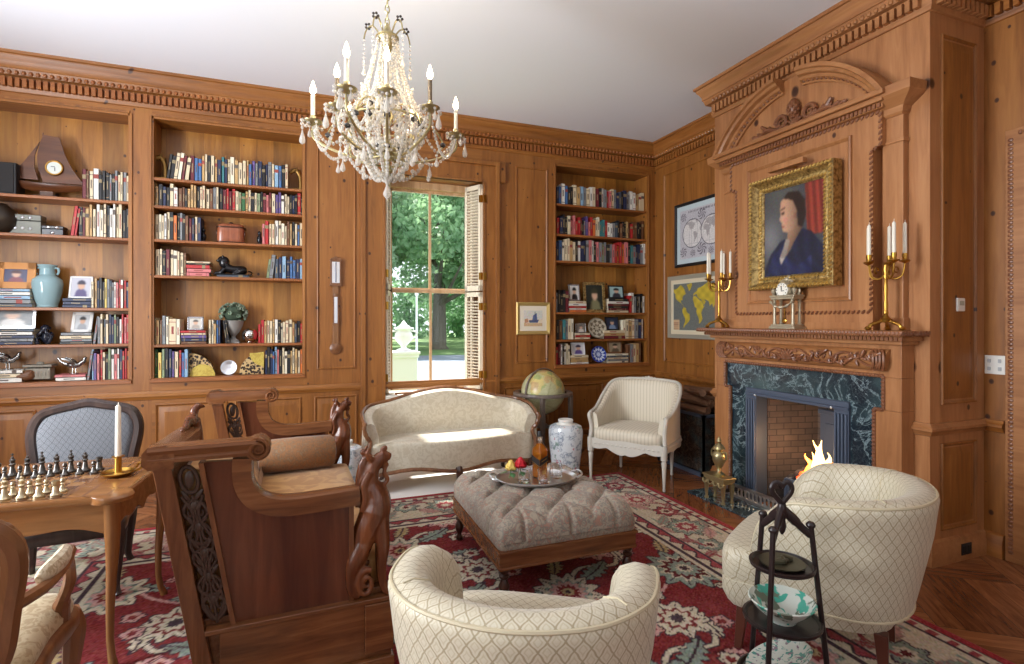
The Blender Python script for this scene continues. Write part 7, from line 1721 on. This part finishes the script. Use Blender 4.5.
for z in (.012, .155):
    b = MB(); b.tube([(.121 * math.copysign(abs(math.cos(a)) ** .5, math.cos(a)), .076 * math.copysign(abs(math.sin(a)) ** .5, math.sin(a)), z) for a in np.linspace(0, 2 * PI, 33)[:-1]], .006, 6, loop=True); b.build('metal_band', plain('dark_copper', (80, 52, 40), .3, .6), ba)
b = MB(); b.ell((0, -.0, .20), (.02, .014, .014), 8, 6)
for s in (-1, 1): b.tube([(s * .12, -.02 + .02 * math.cos(q_), .10 + .025 * math.sin(q_)) for q_ in np.linspace(0, 2 * PI, 10)[:-1]], .004, 5, loop=True)
b.build('handles', plain('dark_copper', (80, 52, 40), .3, .6), ba)
o = tag(book(.025, .27, .14, 'd'), 'slate book lying flat under the bronze lion', 'book', 'books in the middle bookcase'); o.rotation_euler.y = R(90); o.location = (at_px(233, 272) - .13, YB + .04, shz(mc, 3) + .0125)
ln = thing('lion_statue', 'dark bronze reclining lion on the fourth shelf of the middle bookcase', 'statue', (at_px(233, 272, .08), YB + .09, shz(mc, 3) + .0255)); M['bronze'] = plain('dark_bronze', (36, 34, 36), .25, .5)
b = MB(); b.tube(crom([(-.06, 0, .07), (0, 0, .055), (.07, 0, .05), (.12, 0, .045)], 5), [.045, .045, .042, .04, .038, .036, .036, .037, .038, .040, .042, .042, .04, .035, .028, .018], 10)
b.ell((-.075, 0, .12), (.048, .042, .058), 12, 8); b.ell((-.10, 0, .145), (.032, .028, .034), 10, 7); b.ell((-.13, 0, .135), (.016, .016, .014), 8, 6)
for s in (-1, 1): b.tube(crom([(-.07, s * .03, .06), (-.10, s * .034, .02), (-.15, s * .03, .014)], 5), [.02] * 6 + [.015] * 5, 8); b.tube(crom([(.10, s * .03, .05), (.06, s * .042, .03), (.03, s * .04, .014), (.0, s * .04, .012)], 5), [.028] * 6 + [.018] * 10, 8); b.ell((-.085, s * .025, .175), (.010, .008, .012), 6, 5)
b.tube(crom([(.13, 0, .04), (.16, .02, .03), (.15, .05, .012), (.10, .06, .010)], 5), .007, 6); b.build('body', M['bronze'], ln, remesh=.0045)
b = MB(); b.box(-.16, .165, -.065, .065, -.0, .006); b.build('base', M['bronze'], ln)
# dark ornaments ending the rows on the third shelf
def lump(u, label):
    b = MB(); b.box(-.025, .025, -.04, .04, 0, .012); b.ell((0, 0, .05), (.024, .03, .045), 9, 6); b.ell((.0, -.006, .11), (.018, .02, .024), 9, 6); tag(b.build('bookend', M['bronze'], loc=(at_px(u, 235, .05), YB + .06, shz(mc, 2)), remesh=.004), label, 'bookend', 'dark bookends')
lump(203.5, 'small dark figure bookend at the end of the left row, third shelf'); lump(259.5, 'small dark figure bookend before the pink book, third shelf')
# urn planter with succulents
up_ = thing('urn_planter', 'grey stone urn planted with a ball of succulents on the fifth shelf', 'planter', (at_px(233.5, 330), YB + .10, shz(mc, 4))); M['urnst'] = plain('grey_urn', (136, 132, 128), .65)
b = MB(); b.box(-.055, .055, -.055, .055, 0, .014); b.lathe([(.05, .014), (.045, .03), (.022, .045), (.018, .065), (.03, .08), (.05, .105), (.078, .16), (.088, .20), (.092, .215), (.086, .218), (.07, .20), (0, .19)], 20); b.build('urn', M['urnst'], up_)
b = MB(); rs = random.Random(8)
for k in range(70):
    d_ = Vector((rs.gauss(0, 1), rs.gauss(0, 1), rs.gauss(.2, .9))).normalized(); c = Vector((0, 0, .285)) + Vector((d_.x * .105, d_.y * .085, d_.z * .085)); q_ = d_.to_track_quat('Z', 'Y').to_matrix().to_4x4()
    for j in range(6): b.M = Matrix.Translation(c) @ q_ @ Matrix.Rotation(j * PI / 3 + k, 4, 'Z') @ Matrix.Rotation(R(38), 4, 'Y'); b.ell((0, 0, .014), (.006, .009, .018), 6, 4)
b.at(); sc_m = damask('succulent', (96, 120, 96), (140, 156, 132), 20, .6, (112, 98, 96)); b.build('succulents', sc_m, up_)
b = MB(); b.ell((0, 0, .285), (.095, .078, .078), 14, 8); b.build('moss_ball', plain('moss_dark', (62, 76, 58), .9), up_)
b = MB(); b.ell((0, 0, .075), (.074, .074, .072), 20, 12); b.lathe([(.03, 0), (.034, .004), (.028, .012)], 14); tag(b.build('mercury_ball', plain('mercury_glass', (214, 214, 210), .06, 1), loc=(at_px(250, 342), YB + .10, shz(mc, 4))), 'silvery mirrored glass ball beside the urn planter', 'ornament')
# quarter-round spotted bookends
def leopard():
    t = NT('spotted_shell'); v = t.new('TexVoronoi'); v.inputs['Scale'].default_value = 46; t.link(t.coords(), v.inputs['Vector']); t.color(t.ramp(v.outputs['Distance'], [(.44, srgb((40, 26, 20))), (.58, srgb((196, 166, 116)))])); t.set(Roughness=.3); return t.mat
M['leop'] = leopard(); M['pyel'] = damask('yellow_marbling', (202, 180, 84), (186, 158, 66), 24, .35)
def quarter(u, label, fl):
    t = thing('fan_bookend', label, 'bookend', (at_px(u, 360, .06), YB + .05, shz(mc, 5)), 0, 'spotted fan bookends'); r = .215
    arc = [(fl * r * math.cos(a), r * math.sin(a)) for a in np.linspace(0, PI / 2, 18)]
    b = MB(); b.prism([(0, 0)] + arc, lambda x, z: (x, .0, z), lambda x, z: (x, .05, z)); b.build('spotted_fan', M['leop'], t, bevel=.003, smooth=30)
    b = MB()
    cx_, cz_, r2 = (fl * .115, 0.0, .105) if fl > 0 else (fl * .015, .20, .13)
    if fl > 0: pl_ = [(cx_ + r2 * math.cos(a), cz_ + r2 * 1.05 * math.sin(a)) for a in np.linspace(0, PI, 16)]
    else: pl_ = [(0, .07)] + [(0 - .125 * math.sin(a), .205 - .125 * math.cos(a)) for a in np.linspace(.25, PI / 2, 10)] + [(-.06, .207), (-.03, .213), (0, .215)]
    b.prism(pl_, lambda x, z: (x, -.006, z), lambda x, z: (x, .001, z)); b.build('yellow_panel', M['pyel'], t, smooth=30)
quarter(188.7, 'leopard-spotted fan bookend with a yellow half-round at the left, bottom shelf', 1); quarter(264, 'leopard-spotted fan bookend with a yellow corner at the right, bottom shelf', -1)
b = MB(); b.lathe([(0, 0), (.05, 0), (.066, .008), (.07, .014), (.062, .014), (.045, .006), (0, .005)], 24); o = b.build('silver_dish', M['silver'], loc=(at_px(229, 370, .06), YB + .06, shz(mc, 5) + .071)); o.rotation_euler.x = R(80); tag(o, 'small round silver dish standing between the two spotted bookends', 'dish')

# ---- ornaments, right bookcase
def standplate(u, s, r, mat, label, rim):
    t = thing('display_plate', label, 'plate', (at_px(u, 330, .06), YB + .055, shz(rc, s) + r + .004)); t.rotation_euler.x = R(76)
    b = MB(); b.lathe([(0, 0), (r * .55, 0), (r * .62, .006), (r * .96, .018), (r, .022), (r * .97, .026), (r * .6, .012), (0, .008)], 36); b.build('plate', mat, t)
    b = MB(); b.tube([(r * .97 * math.cos(a), r * .97 * math.sin(a), .024) for a in np.linspace(0, 2 * PI, 37)[:-1]], .006, 6, loop=True); b.build('rim', rim, t)
def radial(name, c1, c2, k):
    t = NT(name); sx_ = t.new('SeparateXYZ'); tc = t.new('TexCoord'); t.link(tc.outputs['Object'], sx_.inputs[0]); r_ = t.math('SQRT', t.math('ADD', t.math('MULTIPLY', sx_.outputs[0], sx_.outputs[0]), t.math('MULTIPLY', sx_.outputs[1], sx_.outputs[1]))); a_ = t.math('ARCTAN2', sx_.outputs[0], sx_.outputs[1])
    f_ = t.math('ADD', t.math('SINE', t.math('MULTIPLY', a_, k)), t.math('SINE', t.math('MULTIPLY', r_, 130))); t.color(t.ramp(t.math('MULTIPLY_ADD', f_, .25, .5), [(.42, srgb(c1)), (.55, srgb(c2))])); t.set(Roughness=.25); return t.mat
standplate(596.3, 4, .125, radial('carved_plate', (112, 100, 84), (186, 176, 156), 8), 'round carved stone-coloured plate standing on the fifth shelf', plain('stone_rim', (150, 140, 122), .6))
standplate(597.8, 5, .10, radial('blue_white', (36, 58, 140), (196, 206, 226), 12), 'blue and white porcelain plate standing on the bottom shelf', plain('blue_rim', (46, 66, 150), .2))
# ================================================================ RUG
def rug_image(RX0, RX1, RY0, RY1, step):
    nx, ny = int((RX1 - RX0) / step), int((RY1 - RY0) / step)
    X_, Y_ = np.meshgrid(np.linspace(RX0, RX1, nx), np.linspace(RY0, RY1, ny)); rs = np.random.RandomState(5); im = np.zeros((ny, nx, 3))
    e = np.minimum(np.minimum(X_ - RX0, RX1 - X_), np.minimum(Y_ - RY0, RY1 - Y_))
    RED, DRED, CR, SAGE, NAVY, PINK, GOLD, ROSE = (118, 46, 46), (88, 36, 38), (192, 180, 158), (130, 140, 128), (70, 54, 60), (184, 142, 134), (162, 142, 104), (148, 70, 74)
    im[:] = RED; im += (np.sin(X_ * 31) * np.cos(Y_ * 27) * 5)[..., None]
    BW = .60; bord = e < BW
    im[bord] = CR
    def patch(cx, cy, r):
        i0, i1 = max(0, int((cx - r - RX0) / step)), min(nx, int((cx + r - RX0) / step) + 2); j0, j1 = max(0, int((cy - r - RY0) / step)), min(ny, int((cy + r - RY0) / step) + 2)
        return slice(j0, j1), slice(i0, i1)
    def flower(cx, cy, r, n, cols, rot=0, mask=None, squash=1, jag=.16):
        s = patch(cx, cy, r * 1.25)
        if s[0].start >= s[0].stop or s[1].start >= s[1].stop: return
        dx, dy = X_[s] - cx, Y_[s] - cy; c_, s_ = math.cos(rot), math.sin(rot); a, b_ = dx * c_ + dy * s_, (-dx * s_ + dy * c_) * squash
        th = np.arctan2(b_, a); q = np.hypot(a, b_) / r; w = q / (1 + jag * np.cos(n * th)); sub = im[s]
        for lim, c in cols:
            k = w < lim
            if mask is not None: k &= mask[s]
            sub[k] = c
        sp = (w < .82) & (w > .5) & (np.abs(np.sin(n * th / 2)) < .12)
        if mask is not None: sp &= mask[s]
        sub[sp] = NAVY
    def leaf(cx, cy, L_, W_, rot, c, vein=NAVY, mask=None):
        s = patch(cx, cy, L_ * 1.1)
        if s[0].start >= s[0].stop or s[1].start >= s[1].stop: return
        dx, dy = X_[s] - cx, Y_[s] - cy; a = dx * math.cos(rot) + dy * math.sin(rot); b_ = -dx * math.sin(rot) + dy * math.cos(rot) - .12 * L_ * (a / L_) ** 2
        t_ = np.clip(1 - (a / L_) ** 2, 0, 1); wd = W_ * t_ * (1 + .3 * np.sin(a / L_ * 18)); k = (np.abs(b_) < wd) & (np.abs(a) < L_); o = (np.abs(b_) < wd + .010) & (np.abs(a) < L_ + .01)
        if mask is not None: k &= mask[s]; o &= mask[s]
        sub = im[s]; sub[o] = vein; sub[k] = c; sub[k & (np.abs(b_) < .006)] = vein
    def vine(pts, w, c, mask=None, edge=None):
        P = np.array(crom(pts, 26))
        for col, ww in ((edge, w + .008), (c, w)):
            if col is None: continue
            for x, y in P[::1]:
                s = patch(x, y, ww + step)
                if s[0].start >= s[0].stop or s[1].start >= s[1].stop: continue
                k = np.hypot(X_[s] - x, Y_[s] - y) < ww
                if mask is not None: k &= mask[s]
                im[s][k] = col
    fld = e > BW + .05
    cx0, cy0 = (RX0 + RX1) / 2, 1.75
    # field: lattice of large palmettes with swirling vines, mirrored about the axes
    pal1 = [(1.0, NAVY), (.93, SAGE), (.66, CR), (.56, DRED), (.40, SAGE), (.22, CR), (.12, NAVY)]
    pal2 = [(1.0, NAVY), (.93, CR), (.66, SAGE), (.55, PINK), (.36, RED), (.2, GOLD), (.1, NAVY)]
    pal3 = [(1.0, NAVY), (.92, CR), (.6, RED), (.45, CR), (.25, NAVY)]
    pal4 = [(1.0, DRED), (.9, PINK), (.62, CR), (.42, ROSE), (.2, GOLD)]
    gx, gy = .78, .86; rr_ = random.Random(4)
    for i in range(-4, 5):
        for j in range(-5, 5):
            x, y = cx0 + i * gx, cy0 + j * gy; m = 1 if i >= 0 else -1
            vine([(x, y), (x + m * .18, y + .22), (x + m * .42, y + .20), (x + m * .5, y + .44), (x + m * .30, y + .60), (x + m * .02, y + .80)], .013, CR, fld, NAVY)
            vine([(x + m * .1, y - .12), (x + m * .3, y - .26), (x + m * .56, y - .12), (x + m * .70, y + .1)], .010, PINK, fld, None)
            for dx, dy, l, w, a, c in ((.26, .16, .16, .05, .6, SAGE), (.5, .36, .14, .045, 1.6, CR), (.14, .55, .15, .05, 2.4, CR), (.62, .02, .13, .04, .3, SAGE), (.28, -.22, .13, .042, -.5, CR), (.06, .30, .12, .04, 1.2, GOLD), (.46, .10, .10, .034, 2.6, PINK), (.36, .68, .11, .04, .2, SAGE)):
                leaf(x + m * dx, y + dy, l, w, a if m > 0 else PI - a, c, NAVY if c != PINK else DRED, fld)
    for i in range(-4, 5):
        for j in range(-5, 5):
            x, y = cx0 + i * gx, cy0 + j * gy
            flower(x, y, .22 if (i + j) % 2 else .17, 12 if j % 2 else 9, pal1 if (i + j) % 2 else pal2, 0, fld, 1 if (i + j) % 2 else .85)
            flower(x + gx / 2, y + gy / 2, .15, 9, pal3 if (i + j) % 2 else pal4, .3, fld)
            for dx, dy in ((.22, .40), (-.20, .33), (.40, .08), (.18, -.30), (-.36, -.2)): flower(x + dx, y + dy, .055, 5, [(1, NAVY), (.85, CR if rr_.random() < .5 else PINK), (.4, RED)], rr_.random(), fld)
    # border: cream ground with rose palmettes, vines and leaves
    inb = (e < BW - .10) & (e > .12)
    def along(fn):
        n = int((RY1 - RY0) / .62)
        for k in range(n + 1):
            y = RY0 + .31 + k * .62
            fn(RX1 - .305, y, PI / 2, k); fn(RX0 + .305, y, PI / 2, k)
        n = int((RX1 - RX0) / .62)
        for k in range(n + 1):
            x = RX0 + .31 + k * .62; fn(x, RY1 - .305, 0, k); fn(x, RY0 + .305, 0, k)
    def motif(x, y, d, k):
        cx, sy = math.cos(d), math.sin(d); s = 1 if k % 2 else -1; q = lambda a, b_: (x + a * cx - b_ * sy, y + a * sy + b_ * cx)
        vine([q(-.31, -.1 * s), q(-.16, -.13 * s), q(0, .02 * s), q(.16, .13 * s), q(.31, .1 * s)], .012, ROSE, inb, None); vine([q(-.2, .14 * s), q(-.05, .10 * s), q(.06, -.10 * s), q(.22, -.14 * s)], .009, SAGE, inb, None)
        flower(*q(0, 0), .15, 10, [(1, DRED), (.92, PINK if k % 2 else SAGE), (.62, CR), (.48, ROSE), (.22, CR)], d, inb)
        flower(*q(.31, .06 * s), .10, 7, [(1, NAVY), (.88, SAGE if k % 2 else ROSE), (.5, CR), (.25, DRED)], d, inb)
        for a, b_, l, r_, c in ((.16, -.08 * s, .10, .8, SAGE), (-.15, .08 * s, .10, .6, PINK), (.2, .16 * s, .07, 2, ROSE), (-.2, -.16 * s, .07, 2.3, ROSE), (.02, .17 * s, .06, .2, SAGE), (.0, -.17 * s, .06, 3, PINK)): leaf(*q(a, b_), l, l * .32, d + r_ * s, c, (150, 120, 110), inb)
    along(motif)
    g1 = (e < BW) & (e > BW - .085); im[g1] = ROSE; t_ = np.where(np.minimum(X_ - RX0, RX1 - X_) < np.minimum(Y_ - RY0, RY1 - Y_), Y_, X_)
    im[g1 & (np.sin(t_ * 2 * PI / .13) * .022 + (e - (BW - .0425)) > 0)] = CR; im[(np.abs(e - (BW - .0425) + np.sin(t_ * 2 * PI / .13) * .022) < .007)] = SAGE if False else NAVY
    for a, b_, c in ((BW - .004, BW + .02, NAVY), (BW + .02, BW + .05, CR), (BW - .10, BW - .085, NAVY), (.10, .115, NAVY), (.055, .10, CR), (.045, .055, NAVY), (0, .045, (150, 54, 58))): im[(e >= a) & (e < b_)] = c
    g2 = (e > .058) & (e < .098) & (np.sin(t_ * 2 * PI / .09) > .2); im[g2] = ROSE
    im += rs.normal(0, 9, (ny, nx, 1)) + rs.normal(0, 4, (ny, nx, 3)); im += (10 * np.sin(Y_ * 9 + 2 * np.sin(Y_ * 3.1)))[..., None] * .35
    return np.clip(im, 0, 255)
RG = (-1.75, 2.868, -.9, 4.50)
rg_ = thing('rug', 'large red oriental rug with cream floral border covering the parquet floor', 'rug', (0, 0, .0))
img = rug_image(*RG, .0095)
t = NT('rug_pile'); a = t.new('Attribute', attribute_name='Col'); t.color(a.outputs['Color']); t.set(Roughness=.95, Specular_IOR_Level=.1); t.bump(t.noise(t.coords(), 260, 2), .25, .003)
raster('pile', img, lambda A, B: (RG[0] + (RG[1] - RG[0]) * A, RG[2] + (RG[3] - RG[2]) * B, .010 + 0 * A), rg_, t.mat)
b = MB(); b.box(RG[0] - .004, RG[1] + .004, RG[2] - .004, RG[3] + .004, .0005, .0094); b.build('binding', plain('rug_binding', (150, 70, 70), .9), rg_)

b = MB(); b.box(.42, 2.12, 4.515, 5.40, .0005, .009)  # thin flat white strip on the floor beneath the sofa
tag(b.build('white_floor_strip', plain('plain_white_strip', (240, 236, 232), .8), bevel=.003), 'plain white strip on the floor under the sofa, beyond the red rug', 'runner')
# everything standing on the rug stands on its pile
for o in list(COL.objects):
    if o.parent is None and o.get('kind') != 'structure' and o.type in ('MESH', 'EMPTY') and o.name not in ('rug', 'white_floor_strip', 'chandelier') and RG[0] < o.location.x < RG[1] and RG[2] < o.location.y < RG[3] and o.location.z < 1.2 and o.location.length > 1e-6: o.location.z += .0105
